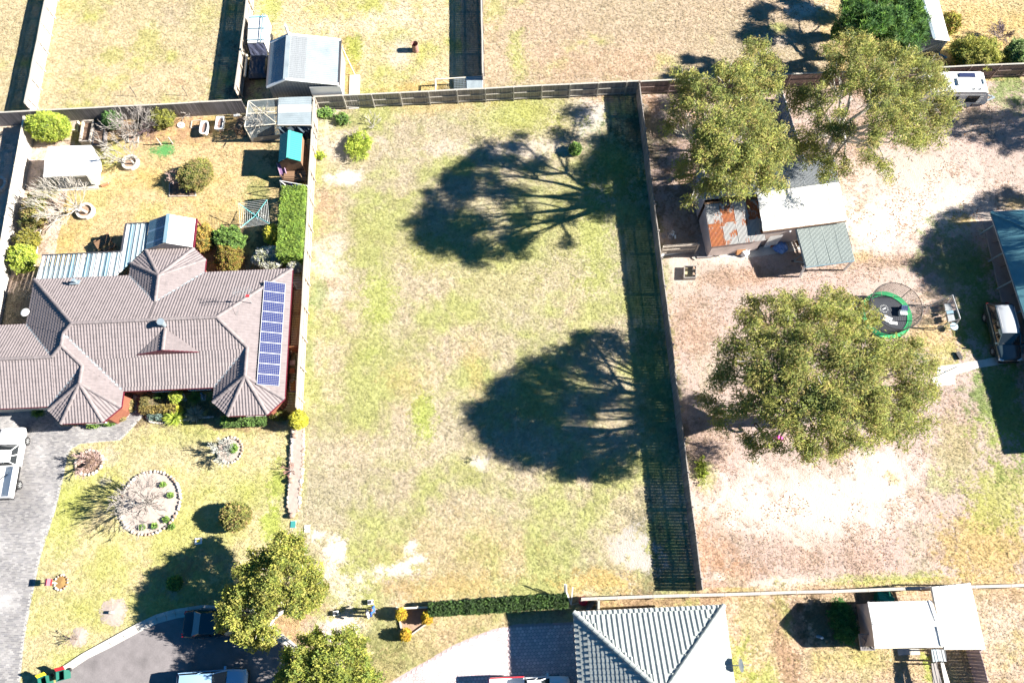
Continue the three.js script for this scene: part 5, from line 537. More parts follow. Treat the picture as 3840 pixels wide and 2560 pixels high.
function gum(name, label, o) { // o.base [x, z], o.lobes [[px, py, r]...], o.c [px, py, rx, ry], o.h [edge, top, power]
  const t = thing(name, label, 'tree', V(o.base[0], 0, o.base[1])), r = rng(o.seed), base = V(0, 0, 0), top = o.h[1];
  const lobes = o.lobes.map(([x, y, R, hh, P0]) => { if (P0) return { p: P0.clone().sub(t.position), R, d: 0 }; const d = Math.min(1, Math.hypot((x - o.c[0]) / o.c[2], (y - o.c[1]) / o.c[3])), h = hh ?? lerp(o.h[1], o.h[0], Math.pow(d, o.h[2] || 2)) + (r() - .5) * .8; return { p: S(x, y, h).sub(t.position), R, d }; });
  const fork = V(0, top * (o.fork || .32), 0).add(V(o.lean?.[0] || 0, 0, o.lean?.[1] || 0)); const tr = new G(); tr.tube(V(0, -.1, 0), V(0, .35, 0), o.r * 1.5, o.r * 1.08, 12, false); limb(tr, V(0, .35, 0), fork, o.r * 1.08, o.r * .78, r, .04, 4, 12); part(t, 'trunk', tr, o.bark || MT.bark);
  const K = o.limbs || 7, cen = mid(...lobes.map(l => l.p)); const sect = Array.from({ length: K }, () => []); lobes.forEach(l => { const a = Math.atan2(l.p.z - cen.z, l.p.x - cen.x) + Math.PI; sect[Math.min(K - 1, Math.floor(a / 6.2832 * K))].push(l); });
  for (const s of sect) if (s.length) { const c = mid(...s.map(l => l.p)), el = fork.clone().lerp(c, .55).add(V(0, -.25, 0)), g = new G(); limb(g, fork, el, o.r * .5, o.r * .28, r, .12, 5, 8); for (const l of s) { const e = l.p.clone().add(V(0, -.1 * l.R, 0)); limb(g, el, e, o.r * .2, .035, r, .14, 4, 6); for (let k = 0; k < 6; k++) { const f = e.clone().lerp(el, .1 + .5 * r()), q = l.p.clone().add(V((r() - .5) * 1.9, (r() - .3) * .9, (r() - .5) * 1.9).multiplyScalar(l.R)); limb(g, f, q, .03, .012, r, .15, 3, 4); } } part(t, 'branch', g, o.bark || MT.bark); }
  const spots = []; for (const l of lobes) { const n = Math.round(l.R * l.R * (o.dens || 130)), sub = []; for (let i = 0; i < 7; i++) sub.push(V((r() - .5) * 1.5, (r() - .35) * .8, (r() - .5) * 1.5).multiplyScalar(l.R)); for (let i = 0; i < n; i++) { const s = sub[i % 7], R = l.R * .52, a = r() * 6.283, z = 2 * r() - 1, q = Math.sqrt(1 - z * z), m = R * Math.pow(r(), .45); spots.push({ p: l.p.clone().add(s).add(V(Math.cos(a) * q * m, z * m * .62, Math.sin(a) * q * m)), k: .82 + .3 * nz(N2, (l.p.x + s.x) / 9, (l.p.z + s.z) / 9) }); } }
  foliage(t, o.sprigs || gumSprigs, spots, o.cols || GUM, o.seed + 5, 'crown', o.sc || [.8, 1.4]); return t;
}
function blob(list, jit, seed) { const r = rng(seed), o = []; for (const [x, y, R, n = 1, h] of list) for (let i = 0; i < n; i++) o.push([x + (i ? (r() - .5) * jit : 0), y + (i ? (r() - .5) * jit : 0), R * (.85 + .3 * r()), h]); return o; }
gum('gum_tree', 'tall gum tree with dense yellow-green crown over the end of the rusty shed', { base: [16.6, -32.6], seed: 101, r: .38, c: [2730, 480, 250, 330], h: [8.5, 13.2, 1.5], limbs: 8, dens: 100, lobes: blob([[2845, 185, 1.0], [2885, 235, 1.1], [2790, 235, 1.0], [2740, 280, .9], [2560, 285, .8], [2600, 300, .7], [2820, 300, 1.2], [2880, 310, 1.1], [2640, 340, 1.0], [2740, 350, 1.2], [2850, 380, 1.2], [2555, 390, .7], [2510, 470, .6], [2610, 410, .9], [2690, 430, 1.3], [2790, 440, 1.3], [2880, 450, 1.1], [2620, 500, 1.1], [2710, 520, 1.4], [2820, 530, 1.3], [2905, 520, 1.0], [2930, 590, 1.0], [2600, 590, .9], [2670, 610, 1.2], [2770, 620, 1.3], [2870, 630, 1.1], [2650, 690, 1.0], [2590, 755, .5], [2740, 700, 1.1], [2830, 690, .9], [2920, 690, .5], [2560, 640, .8], [2540, 440, .6], [2590, 350, .8], [2760, 560, 1.2], [2690, 560, 1.2]], 0, 1) });
gum('gum_tree', 'spreading open gum tree with white branches showing, reaching over the caravan', { base: [27.5, -36.2], seed: 102, r: .36, c: [3270, 390, 330, 290], h: [6.5, 11.5, 2], limbs: 9, dens: 85, lobes: blob([[3110, 200, .9], [3190, 150, 1.0], [3240, 170, 1.0], [3150, 240, .9], [3230, 230, 1.1], [3310, 200, 1.0], [3380, 210, 1.1], [3440, 230, 1.0], [3500, 240, .8], [3100, 280, .9], [3180, 300, 1.0], [3270, 280, 1.1], [3350, 280, 1.2], [3430, 290, 1.2], [3510, 290, .9], [2990, 350, 1.0], [3030, 340, .8], [3090, 360, .9], [3300, 340, 1.1], [3380, 350, 1.2], [3460, 350, 1.1], [3540, 380, 1.0], [3580, 400, .7], [3060, 430, .9], [3150, 430, .7], [3300, 420, .9], [3370, 420, 1.0], [3440, 430, 1.1], [3520, 430, .9], [3080, 490, 1.0], [3130, 500, .9], [3180, 480, .7], [3290, 480, .9], [3360, 490, 1.0], [3430, 490, .9], [3500, 490, .8], [3020, 520, .9], [3060, 570, 1.0], [3120, 600, .9], [3160, 640, .6], [3260, 570, .8], [3320, 620, .6], [3330, 660, .4], [3420, 540, .8], [3480, 520, .8], [3280, 520, .8], [3000, 560, .7], [2990, 400, .7], [3100, 660, .6], [3560, 330, .7]], 0, 2) });
gum('gum_tree', 'huge round gum tree standing alone in the bare yard below the trampoline', { base: [21.2, -13.5], seed: 103, r: .46, c: [3080, 1410, 440, 300], h: [7.0, 11, 3.4], limbs: 9, dens: 92, lobes: blob([[2850, 1150, .9], [2920, 1140, .9], [2980, 1130, .9], [3040, 1160, .9], [3110, 1140, 1.0], [3170, 1130, .9], [3230, 1170, 1.0], [2800, 1200, .9], [2890, 1210, 1.1], [2980, 1210, 1.2], [3070, 1220, 1.2], [3160, 1210, 1.2], [3225, 1235, .8], [2770, 1270, .9], [2850, 1290, 1.2], [2950, 1300, 1.2], [3050, 1300, 1.3], [3150, 1300, 1.3], [3250, 1310, 1.3], [3335, 1325, 1.0], [3440, 1315, .9], [2730, 1340, .8], [2690, 1430, .7], [2650, 1500, .7], [2690, 1550, .6], [2740, 1420, .9], [2760, 1520, .8], [2820, 1370, 1.1], [2900, 1390, 1.2], [3010, 1390, 1.3], [3110, 1390, 1.3], [3210, 1400, 1.3], [3310, 1390, 1.3], [3410, 1370, 1.1], [3480, 1370, .8], [2830, 1460, 1.0], [2910, 1490, 1.1], [3010, 1480, 1.3], [3110, 1480, 1.3], [3210, 1480, 1.3], [3310, 1470, 1.3], [3410, 1460, 1.2], [3470, 1450, .8], [2860, 1550, .9], [2950, 1570, 1.1], [3050, 1560, 1.2], [3150, 1570, 1.2], [3250, 1560, 1.2], [3340, 1550, 1.1], [3430, 1540, 1.0], [2880, 1640, .5], [3000, 1650, .9], [3090, 1660, .9], [3180, 1640, .9], [3280, 1620, 1.0], [3370, 1600, .8], [2840, 1690, .6], [2800, 1650, .5], [3050, 1690, .6], [3130, 1690, .6], [3380, 1660, .4], [2710, 1600, .45], [3440, 1600, .7], [2920, 1670, .6], [2940, 1440, 1.0]], 0, 3) });
gum('gum_tree', 'bushy yellow-green roadside tree overhanging the black sedan', { base: [-15.2, -1.9], seed: 104, r: .22, c: [1020, 2210, 230, 230], h: [2.9, 5.0, 2], limbs: 8, dens: 210, sprigs: softSprigs, sc: [.9, 1.6], cols: [[.34, .36, .05], [.27, .32, .05], [.42, .40, .08], [.20, .25, .05], [.46, .43, .10]], bark: MT.bark, lobes: blob([[1070, 2020, .8], [1110, 2040, .8], [1040, 2060, .9], [1130, 2090, .9], [960, 2090, .8], [1000, 2110, .9], [1070, 2110, 1.0], [1150, 2150, .9], [1190, 2190, .7], [930, 2150, .9], [1010, 2170, 1.0], [1090, 2180, 1.1], [1160, 2210, .9], [930, 2210, .9], [1000, 2230, 1.0], [1090, 2240, .9], [890, 2240, .8], [860, 2290, .8], [930, 2280, 1.0], [990, 2290, .8], [1120, 2270, .7], [850, 2330, .6], [900, 2330, .9], [960, 2350, .8], [940, 2400, .7], [900, 2410, .5], [1010, 2390, .6], [980, 2420, .5], [1170, 2250, .6]], 0, 4) });
gum('gum_tree', 'round yellow-green tree at the bottom edge beside the road', { base: [-11.9, 1.9], seed: 105, r: .2, c: [1230, 2560, 190, 220], h: [2.8, 5.2, 2], limbs: 7, dens: 210, sprigs: softSprigs, sc: [.9, 1.6], cols: [[.34, .38, .05], [.27, .32, .05], [.43, .42, .08], [.20, .27, .05]], lobes: blob([[1190, 2385, .6], [1150, 2430, .8], [1220, 2430, .8], [1290, 2410, .9], [1340, 2430, .8], [1100, 2480, .8], [1170, 2490, 1.0], [1250, 2490, 1.0], [1320, 2490, 1.0], [1370, 2510, .8], [1080, 2530, .8], [1150, 2550, 1.0], [1230, 2560, 1.0], [1310, 2560, 1.0], [1380, 2560, .8], [1180, 2620, 1.0], [1280, 2620, 1.0], [1120, 2660, .9], [1360, 2640, .9], [1230, 2690, 1.0], [1320, 2710, 1.0], [1160, 2740, .9], [1270, 2770, .9]], 0, 5) });
gum('pine_tree', 'dark green pine tree at the top edge beside the long shed', { base: [32.6, -46.3], seed: 106, r: .28, c: [3280, 80, 200, 130], h: [3.6, 8.5, 1.2], limbs: 8, dens: 210, sprigs: pineSprigs, cols: [[.06, .16, .03], [.10, .24, .03], [.17, .32, .03], [.07, .18, .04]], bark: MT.darkBark, lobes: blob([[3230, -20, 1.2], [3310, -20, 1.3], [3390, 0, 1.1], [3190, 40, 1.1], [3260, 50, 1.3], [3340, 50, 1.3], [3410, 60, 1.1], [3200, 100, 1.1], [3270, 110, 1.2], [3350, 110, 1.2], [3420, 110, 1.0], [3150, 120, .9], [3230, 150, 1.0], [3300, 160, 1.1], [3380, 150, 1.1], [3440, 130, .7], [3450, 60, .6], [3330, 190, .9], [3400, 180, .7], [3180, -70, 1.2], [3280, -80, 1.3], [3400, -70, 1.2]], 0, 6) });
// gum trees just outside the right edge; only their shade reaches the picture
function shadeGum(label, base, seed, list) { const r = rng(seed), K = 1 / SUN.y; const lobes = list.map(([x, y, R, g = 0]) => { const h = 7.5 + 2.5 * r(), p = S(x, y, g), k = (h - g) * K; return [0, 0, R, h, V(p.x + SUN.x * k, h, p.z + SUN.z * k)]; }); return gum('gum_tree', label, { base, seed, r: .34, c: [0, 0, 1, 1], h: [7, 11, 2], limbs: 6, dens: 120, lobes }); }
shadeGum('gum tree outside the right edge shading the ground by the caravan', [60, -40], 107, [[3510, 445, .5], [3560, 455, .6], [3640, 450, .5], [3690, 430, .7], [3745, 450, .8], [3800, 440, .9], [3590, 500, .5], [3650, 520, .4], [3720, 500, .8], [3790, 510, .9], [3830, 540, .7], [3770, 560, .5], [3820, 390, .6], [3580, 470, .4], [3700, 540, .3], [3840, 470, 1]]);
shadeGum('gum tree outside the right edge shading the teal roof and the pale yard', [60, -28], 108, [[3440, 1000, .6], [3480, 985, .6], [3470, 1030, .6], [3510, 1040, .8], [3550, 1070, .8], [3590, 1085, .5], [3490, 900, .5], [3505, 940, .4], [3520, 850, .6], [3560, 815, .7], [3600, 800, .6], [3660, 790, .5], [3690, 765, .7], [3740, 745, .8], [3780, 725, .6], [3830, 740, .8], [3760, 830, .8, 2.4], [3800, 850, .8, 3], [3780, 900, .7, 2.6], [3830, 930, .9, 3.2], [3800, 980, .8, 2.6], [3830, 1030, .8, 2.8], [3820, 1100, .6, 2.5]]);
// shrubs: leaf sprigs through an ellipsoid, box or column on a few stems
const COL = { olive: [[.280, .297, .061], [.350, .315, .088], [.175, .210, .053], [.420, .297, .122]], green: [[.175, .315, .053], [.245, .385, .070], [.122, .227, .053]], yellow: [[.600, .560, .053], [.525, .508, .053], [.385, .385, .053]], gold: [[.600, .473, .026], [.600, .385, .035], [.490, .315, .035]], orange: [[.455, .297, .070], [.350, .297, .070], [.245, .263, .053], [.525, .350, .070]], hedge: [[.280, .420, .061], [.350, .473, .070], [.193, .315, .053]], white: [[.600, .600, .525], [.595, .600, .350], [.600, .600, .600]], lime: [[.420, .508, .053], [.333, .438, .053], [.525, .578, .088]], dark: [[.105, .193, .044], [.140, .245, .053]], grey: [[.455, .473, .385], [.350, .385, .280]], rust: [[.315, .245, .088], [.245, .263, .088], [.350, .210, .105]] };
function bush(name, label, cat, px, py, rx, rz, h, col, o = {}) {
  const c = S(px, py, h * .5), t = thing(name, label, cat, V(c.x, 0, c.z), o.turn || 0, o.group), r = rng(o.seed || Math.round(px * 3 + py)), A = rx, B = rz, spots = [], den = o.dens || 230, n = Math.round(Math.min(9000, den * (A * B * 3 + (A + B) * h * 1.6))), st = new G();
  for (let i = 0; i < (o.stems || 5); i++) limb(st, V((r() - .5) * A * .3, 0, (r() - .5) * B * .3), V((r() - .5) * A * 1.2, h * .75, (r() - .5) * B * 1.2), .04, .012, r, .1, 3, 5); part(t, 'stem', st, MT.darkBark);
  const low = o.low ?? .06; for (let i = 0; i < n; i++) { let x, y, z; if (o.box) { const f = r(); x = (2 * r() - 1) * A; z = (2 * r() - 1) * B; y = lerp(low, h, Math.sqrt(r())); if (f < .38) y = h - r() * .12; else if (f < .6) x = (r() < .5 ? -1 : 1) * (A - r() * .1); else if (f < .8) z = (r() < .5 ? -1 : 1) * (B - r() * .1); const w = .06 * (nz(N2, (x + c.x) / 4, z / 4) - .5); x += w; y += w * 2; } else { const a = r() * 6.283, q = 2 * r() - 1, s = Math.sqrt(1 - q * q), lump = 1 + (o.lump ?? .22) * (nz(N2, a / 3.1 + px * .01, q * .4 + py * .01) - .5) * 2, m = Math.pow(r(), .28) * lump; x = Math.cos(a) * s * A * m; z = Math.sin(a) * s * B * m; y = Math.max(.04, h * .5 * (1 + low) + q * m * h * .5 * (1 - low)); } spots.push({ p: V(x, y, z), k: .7 + .6 * nz(N2, x / 3 + px * .1, z / 3 + py * .1) }); }
  foliage(t, o.sprigs || bushSprigs, spots, COL[col] || col, (o.seed || 1) + n, 'leaves', o.sc || [.9, 1.5]); return t;
}
bush('round_bush', 'big glossy yellow-green bush at the fence corner above the white gazebo', 'bush', 183, 474, 1.75, 1.2, 2.3, 'lime', { sprigs: softSprigs, sc: [.8, 1.3] });
bush('green_shrub', 'upright green shrub behind the bare twiggy tree at the back fence', 'shrub', 420, 452, .72, .7, 1.5, [[.10, .22, .05], [.14, .27, .07]], {});
bush('yellow_shrub', 'loose yellow-green shrub at the back fence left of the white lid', 'shrub', 610, 445, .9, .8, 1.4, [[.33, .33, .05], [.26, .28, .05], [.2, .2, .05]], { lump: .6, dens: 120 });
bush('olive_shrub', 'large olive-green shrub in the middle of the back lawn', 'shrub', 735, 655, 1.25, 1.25, 1.7, 'olive', { sprigs: softSprigs, lump: .4, sc: [.7, 1.2] });
bush('fence_shrub', 'dark green shrub against the left fence above the yellow one', 'shrub', 125, 800, .9, 1.5, 1.5, 'olive', { lump: .5 });
bush('fence_shrub', 'bright yellow shrub against the left fence of the back garden', 'shrub', 105, 900, .85, .7, 1.4, [[.34, .30, .04], [.26, .26, .04]], { lump: .5 });
bush('fence_shrub', 'mid green shrub against the left fence, below the yellow one', 'shrub', 85, 965, .95, 1.2, 1.5, 'lime', { lump: .5 });
bush('tall_shrub', 'orange-tinged shrub touching the pergola gutter', 'shrub', 768, 893, .72, 1.15, 1.9, 'orange', {});
bush('tall_shrub', 'dark leafy green shrub in the middle of the clump behind the house', 'shrub', 862, 900, 1.2, 1.05, 1.9, 'green', { lump: .4 });
bush('tall_shrub', 'golden green shrub nearest the roof edge in the clump behind the house', 'shrub', 860, 970, 1.05, 1.0, 1.8, [[.30, .24, .035], [.24, .22, .03], [.30, .17, .04]], { lump: .35 });
bush('variegated_shrub', 'pale white-variegated shrub by the back corner of the house', 'shrub', 1010, 968, 1.2, .9, 1.5, 'white', { dens: 420 });
bush('conifer', 'small golden upright bush between the clothesline and the hedge', 'bush', 1020, 882, .62, .75, 1.7, 'yellow', {});
bush('hedge', 'long clipped bright green hedge along the pale fence', 'hedge', 1106, 850, .95, 3.1, 2.2, 'hedge', { box: true, sprigs: softSprigs, sc: [.6, 1.0], dens: 150, turn: 0 });
bush('low_hedge', 'thin pale hedge end by the house corner', 'hedge', 1106, 1005, .5, .3, 1.3, 'white', { dens: 420 });
bush('golden_conifer', 'bright yellow conifer at the lower end of the pale fence', 'conifer', 1119, 1575, .6, .65, 1.6, 'yellow', {});
bush('ball_shrub', 'large rounded brownish-olive shrub alone on the front lawn', 'shrub', 884, 1937, 1.05, 1.0, 1.7, 'olive', { lump: .1 });
bush('small_shrub', 'small dark shrub in the shade of the roadside tree', 'shrub', 655, 2187, .5, .45, .7, 'green', {});
for (const [x, y, w] of [[1505, 2303, 'left of the bare earth bed, by its upper corner'], [1602, 2317, 'at the right corner of the bare earth bed'], [1522, 2380, 'at the lower tip of the bare earth bed']]) bush('golden_ball', `clipped golden ball shrub ${w}`, 'shrub', x, y, .32, .36, 1.0, 'gold', { group: 'golden ball shrubs round the earth bed', lump: .06 });
bush('hedge', 'long low dark green hedge behind the sleeper fence', 'hedge', 1868, 2270, 4.6, .38, .95, [[.05, .11, .02], [.08, .16, .025], [.04, .08, .02]], { box: true, turn: .02 });
bush('yellow_bush', 'large yellow-green bush behind the caravan', 'bush', 3655, 205, 1.9, 1.5, 2.2, [[.46, .44, .08], [.36, .38, .07], [.28, .33, .06], [.5, .46, .12]], { sprigs: softSprigs, lump: .5 });
bush('green_bush', 'leafy green bush in the top right corner', 'bush', 3815, 200, 1.1, 1.1, 1.8, [[.2, .32, .08], [.32, .42, .16]], { lump: .4 });
bush('red_tinged_shrub', 'yellow and red shrub beside the long white shed', 'shrub', 3565, 85, .75, .95, 1.5, [[.42, .40, .05], [.42, .26, .06], [.32, .36, .05]], { lump: .4 });
bush('dark_bush', 'dark green bush left of the pine tree at the top', 'bush', 3140, 115, .5, .5, 1.6, 'dark', {});
bush('orange_bush', 'brown-green bush in front of the blue box trailer', 'bush', 3485, 235, 1.0, .6, 1.5, [[.26, .2, .07], [.22, .22, .06]], { lump: .5 });
bush('young_bush', 'green bush in the dark shadow of the white gable shed', 'bush', 3160, 2330, .8, 1.3, 1.1, [[.05, .17, .03], [.07, .2, .04]], { lump: .5, dens: 120 });
bush('scrub_clump', 'bright green scrub patch in the upper left corner of the empty block', 'shrub', 1345, 545, 1.0, 1.1, .8, 'lime', { lump: .8, dens: 170, sprigs: softSprigs, sc: [.6, 1] });
bush('scrub_clump', 'small green weed clump under the upper fence in the empty block', 'shrub', 1220, 425, .7, .4, .5, 'green', { lump: .8, dens: 110 });
bush('scrub_clump', 'green weed clump between dry stalks at the upper left of the empty block', 'shrub', 1283, 448, .5, .5, .45, 'green', { lump: .8, dens: 110 });
bush('scrub_clump', 'small yellow-green weeds at the foot of the pale fence', 'shrub', 1195, 583, .45, .3, .4, 'lime', { lump: .8, dens: 110 });
bush('seedling_bush', 'round green bush in the dappled shade of the empty block', 'shrub', 2157, 560, .5, .5, .8, 'green', {});
bush('seedling_bush', 'lime green weeds beside the dark fence in the bare yard', 'shrub', 2632, 1760, .35, .8, .3, [[.3, .36, .03], [.24, .3, .03]], { lump: .9, dens: 60 });
// shrubs of the front beds
bush('round_shrub', 'rounded light green shrub below the front eave', 'shrub', 662, 1490, .55, .45, .9, 'lime', { lump: .1 }); bush('clipped_hedge', 'short clipped brown hedge along the front garden bed', 'hedge', 600, 1537, 1.25, .22, .6, [[.28, .20, .06], [.2, .16, .05], [.3, .24, .05]], { box: true }); bush('clipped_hedge', 'short clipped hedge end beside the dark entry pavers', 'hedge', 545, 1515, .2, .6, .6, [[.22, .18, .05], [.16, .15, .05]], { box: true }); bush('yellow_tuft', 'bright yellow end of the clipped brown hedge', 'shrub', 668, 1533, .24, .22, .6, 'yellow', {});
for (const [x, y, lab, sc, c] of [[653, 1562, 'large lime strappy plant in the front bed', 1.5, 'lime'], [728, 1490, 'spiky plant beside the bird bath', 1.1, 'green'], [730, 1553, 'purple-grey strappy plant in the deep shade of the front bed', 1.3, 'grey'], [600, 1478, 'spiky plant close under the front eave', 1.0, 'green'], [140, 1543, 'dark strappy plant by the garage wall', 1.0, 'green']]) { const p = S(x, y, .2), t = thing('strappy_plant', lab, 'plant', V(p.x, 0, p.z)), r = rng(x), sp = []; for (let i = 0; i < 14; i++) sp.push({ p: V((r() - .5) * .12, .08, (r() - .5) * .12) }); foliage(t, [spike], sp, COL[c], x, 'blades', [sc * .8, sc * 1.1]); }
for (const [x, y, l] of [[568, 1561, 'left'], [595, 1563, 'right']]) bush('blue_succulent', `small blue-green succulent, the ${l} one of two at the edge of the front bed`, 'plant', x, y, .2, .2, .3, [[.16, .24, .2], [.2, .28, .25]], {}); for (const [x, y, w, n] of [[350, 1590, .5, 'left'], [405, 1582, .45, 'right']]) bush('flower_shrub', `low green shrub along the bay wall, ${n} one of two by the pavers`, 'shrub', x, y, w, .25, .5, 'green', { lump: .6 }); bush('low_border', 'dark low hedge in front of the right-hand bay', 'hedge', 920, 1585, 1.5, .25, .5, 'dark', { box: true }); bush('round_shrub', 'small round shrub at the corner of the right-hand bay', 'shrub', 850, 1577, .4, .35, .7, 'green', { lump: .1 }); bush('low_border', 'yellow-green low shrub right of the right-hand bay', 'shrub', 1050, 1560, .7, .3, .5, [[.22, .22, .04], [.15, .17, .03]], { lump: .4 });
for (const [x, y, w] of [[613, 1817, 'the topmost one'], [640, 1857, 'second from the top on the right'], [645, 1975, 'at its lower right edge'], [623, 1948, 'between the two at its lower right'], [533, 1977, 'at its lower left edge'], [580, 1972, 'at the middle of its lower edge']]) bush('seedling', `tiny green seedling in the large round bed, ${w}`, 'plant', x, y, .13, .13, .2, 'green', { group: 'seedlings inside the stone-edged round bed', dens: 400 }); bush('small_shrub', 'small green shrub inside the small stone ring on the front lawn', 'shrub', 876, 1681, .25, .25, .35, 'green', {});
// bare deciduous trees and twiggy shrubs
function bare(name, label, cat, base, c, R, h, mat, o = {}) {
  const t = thing(name, label, cat, V(base.x, base.y, base.z)), r = rng(o.seed || Math.round(base.x * 91 + base.z * 37 + 999)), C2 = c.clone().sub(t.position), tr = new G(), n = o.n || 7; const fork = V(C2.x * .25, h * (o.fork || .22), C2.z * .25); limb(tr, V(0, -.05, 0), fork, o.r || .09, (o.r || .09) * .75, r, .05, 3, 8); part(t, 'trunk', tr, mat);
  const grow = (g, a, d, L, rad, lev) => { const e = a.clone().addScaledVector(d, L); limb(g, a, e, Math.max(.014, rad), Math.max(.011, rad * .62), r, .07, 3, lev > 1 ? 5 : 4); if (lev <= 0) return; const k = lev > 2 ? 3 : 2 + (r() < .5 ? 1 : 0); for (let i = 0; i < k; i++) { const f = a.clone().lerp(e, .4 + .6 * (i + 1) / k), dd = d.clone().add(V((r() - .5), (r() - .35) * .8, (r() - .5)).multiplyScalar(1.15)).normalize(); grow(g, f, dd, L * (.6 + .25 * r()), rad * .55, lev - 1); } };
  for (let i = 0; i < n; i++) { const a = i / n * 6.283 + r() * .6, tip = C2.clone().add(V(Math.cos(a) * R * (.5 + .4 * r()), (r() - .4) * h * .25, Math.sin(a) * R * (.5 + .4 * r()))), d = tip.sub(fork), L = d.length(), g = new G(); grow(g, fork, d.normalize(), L * .55, (o.r || .09) * .32, o.lev ?? 4); part(t, 'branch', g, mat); } return t;
}
bare('bare_tree', 'bare grey branching tree beside the planter boxes at the back fence', 'tree', S(502, 520), S(500, 465, 2), 1.7, 2.8, MT.twig, { n: 9, seed: 1 });
bare('bare_tree', 'bare pale tree leaning out of the upper stone planter ring', 'tree', S(498, 610, .3), S(450, 575, 1.8), 1.5, 2.6, MT.paleTwig, { n: 7, seed: 2 });
bare('bare_tree', 'large bare pale tree leaning out of the lower stone planter ring', 'tree', S(322, 795, .3), S(225, 755, 1.9), 2.4, 3.0, MT.paleTwig, { n: 10, seed: 3, r: .13 });
bare('bare_shrub', 'small bare shrub against the back fence right of the yellow shrub', 'shrub', S(710, 432), S(700, 420, .8), .9, 1.3, MT.twig, { n: 6, seed: 4, r: .03, lev: 2 });
bare('bare_shrub', 'dark purple-brown twiggy shrub beside the bare grey tree', 'shrub', S(555, 485), S(552, 478, .7), .8, 1.2, M(.16, .11, .12, .9), { n: 10, seed: 5, r: .03, lev: 3 });
bare('bare_shrub', 'pinkish bare shrub at the left side of the olive shrub', 'shrub', S(672, 672), S(655, 660, .8), .75, 1.3, MT.pinkTwig, { n: 12, seed: 6, r: .03, lev: 3 });
bare('bare_tree', 'bare pale tree growing inside the netted aviary', 'tree', S(985, 460), S(975, 440, 1.7), 1.0, 2.6, MT.paleTwig, { n: 8, seed: 7, r: .05 });
bare('bare_tree', 'wide bare tree in the large round stone-edged bed', 'tree', S(566, 1886), S(522, 1878, 1.9), 1.7, 2.8, MT.twig, { n: 14, seed: 8, r: .1 });
bare('bare_shrub', 'bare pink-brown shrub in the stone ring beside the driveway', 'shrub', S(335, 1735), S(328, 1732, .8), .9, 1.3, MT.pinkTwig, { n: 10, seed: 9, r: .04 });
bare('bare_shrub', 'bare grey shrub in the stone ring near the middle of the front lawn', 'shrub', S(850, 1690), S(835, 1686, .9), .95, 1.5, M(.40, .41, .38, .9), { n: 10, seed: 10, r: .04 });
bare('bare_shrub', 'dark leafless shrub in the pale mulch near the kerb', 'shrub', S(288, 2395), S(262, 2395, .7), .5, 1.1, MT.darkBark, { n: 6, seed: 11, r: .04, lev: 2 });
bare('bare_shrub', 'purple twiggy shrub between the yellow bush and the top right corner', 'shrub', S(3760, 140), S(3755, 125, 1), 1.2, 1.8, M(.24, .19, .21, .9), { n: 12, seed: 12, r: .05 });
bare('bare_shrub', 'dry sprawling stalks at the upper left of the empty block', 'shrub', S(1400, 480), S(1400, 450, .35), 1.1, .6, MT.paleTwig, { n: 9, seed: 13, r: .03, lev: 2 });
bare('bare_shrub', 'reddish bare shrub on the stone garden strip beside the empty block', 'shrub', S(1095, 1765), S(1080, 1760, .5), .8, .9, M(.30, .16, .14, .9), { n: 9, seed: 14, r: .02, lev: 2 });
bare('bare_shrub', 'tiny bare bush at the left edge of the big tree shadow on the grass', 'shrub', S(1783, 1725), S(1781, 1718, .4), .35, .7, MT.paleTwig, { n: 6, seed: 15, r: .02, lev: 2 });
bare('bare_shrub', 'dark dead bush left of the rusty shed in deep shade', 'shrub', S(2450, 520), S(2448, 510, .8), .6, 1.2, MT.darkBark, { n: 8, seed: 16, r: .03, lev: 2 });
// ---------------------------------------------------------------- garden furniture and small things
const R0 = rng(2024);
function ringBed(label, px, py, rx, rz, n, sr, fill, o = {}) { // stone-edged bed: every stone a part
  const c = S(px, py), t = thing('garden_bed', label, 'garden bed', V(c.x, 0, c.z)), g = new G(), N = 28, P = []; for (let i = 0; i < N; i++) { const a = i / N * 6.283; P.push(V(Math.cos(a) * rx, 0, Math.sin(a) * rz)); } P.forEach((p, i) => g.tri(V(0, .1, 0), P[(i + 1) % N].clone().setY(.015), p.clone().setY(.015))); part(t, 'mulch', g, fill); beds.push(P.map(p => p.clone().add(c)));
  const ms = [MT.stone, MT.stone3, MT.stone2, MT.stone3]; const geos = [0, 1, 2, 3].map(i => new G().rock(V(0, 0, 0), 1, .75, .8, 50 + i).build()); const r = rng(Math.round(px)); for (let i = 0; i < n; i++) { const a = (i + .3 * r()) / n * 6.283; if (o.from !== undefined && !(a > o.from && a < o.to)) continue; const m = part(t, 'stone', geos[i % 4], ms[(r() * 4) | 0]); m.position.set(Math.cos(a) * rx, .08, Math.sin(a) * rz); m.rotation.y = r() * 6; const k = sr * (.75 + .5 * r()); m.scale.set(k, k, k); } return t;
}
ringBed('small stone-edged bed holding the bare pink-brown shrub beside the driveway', 335, 1735, .98, .88, 22, .15, MT.mulch);
ringBed('small stone-edged gravel bed near the middle of the front lawn', 863, 1688, .9, .95, 24, .13, MT.gravel);
ringBed('large round stone-edged gravel bed on the front lawn', 563, 1885, 2.15, 2.25, 52, .15, M(.46, .38, .34, .95, { map: wear2, bumpMap: bump1, bumpScale: .03 }));
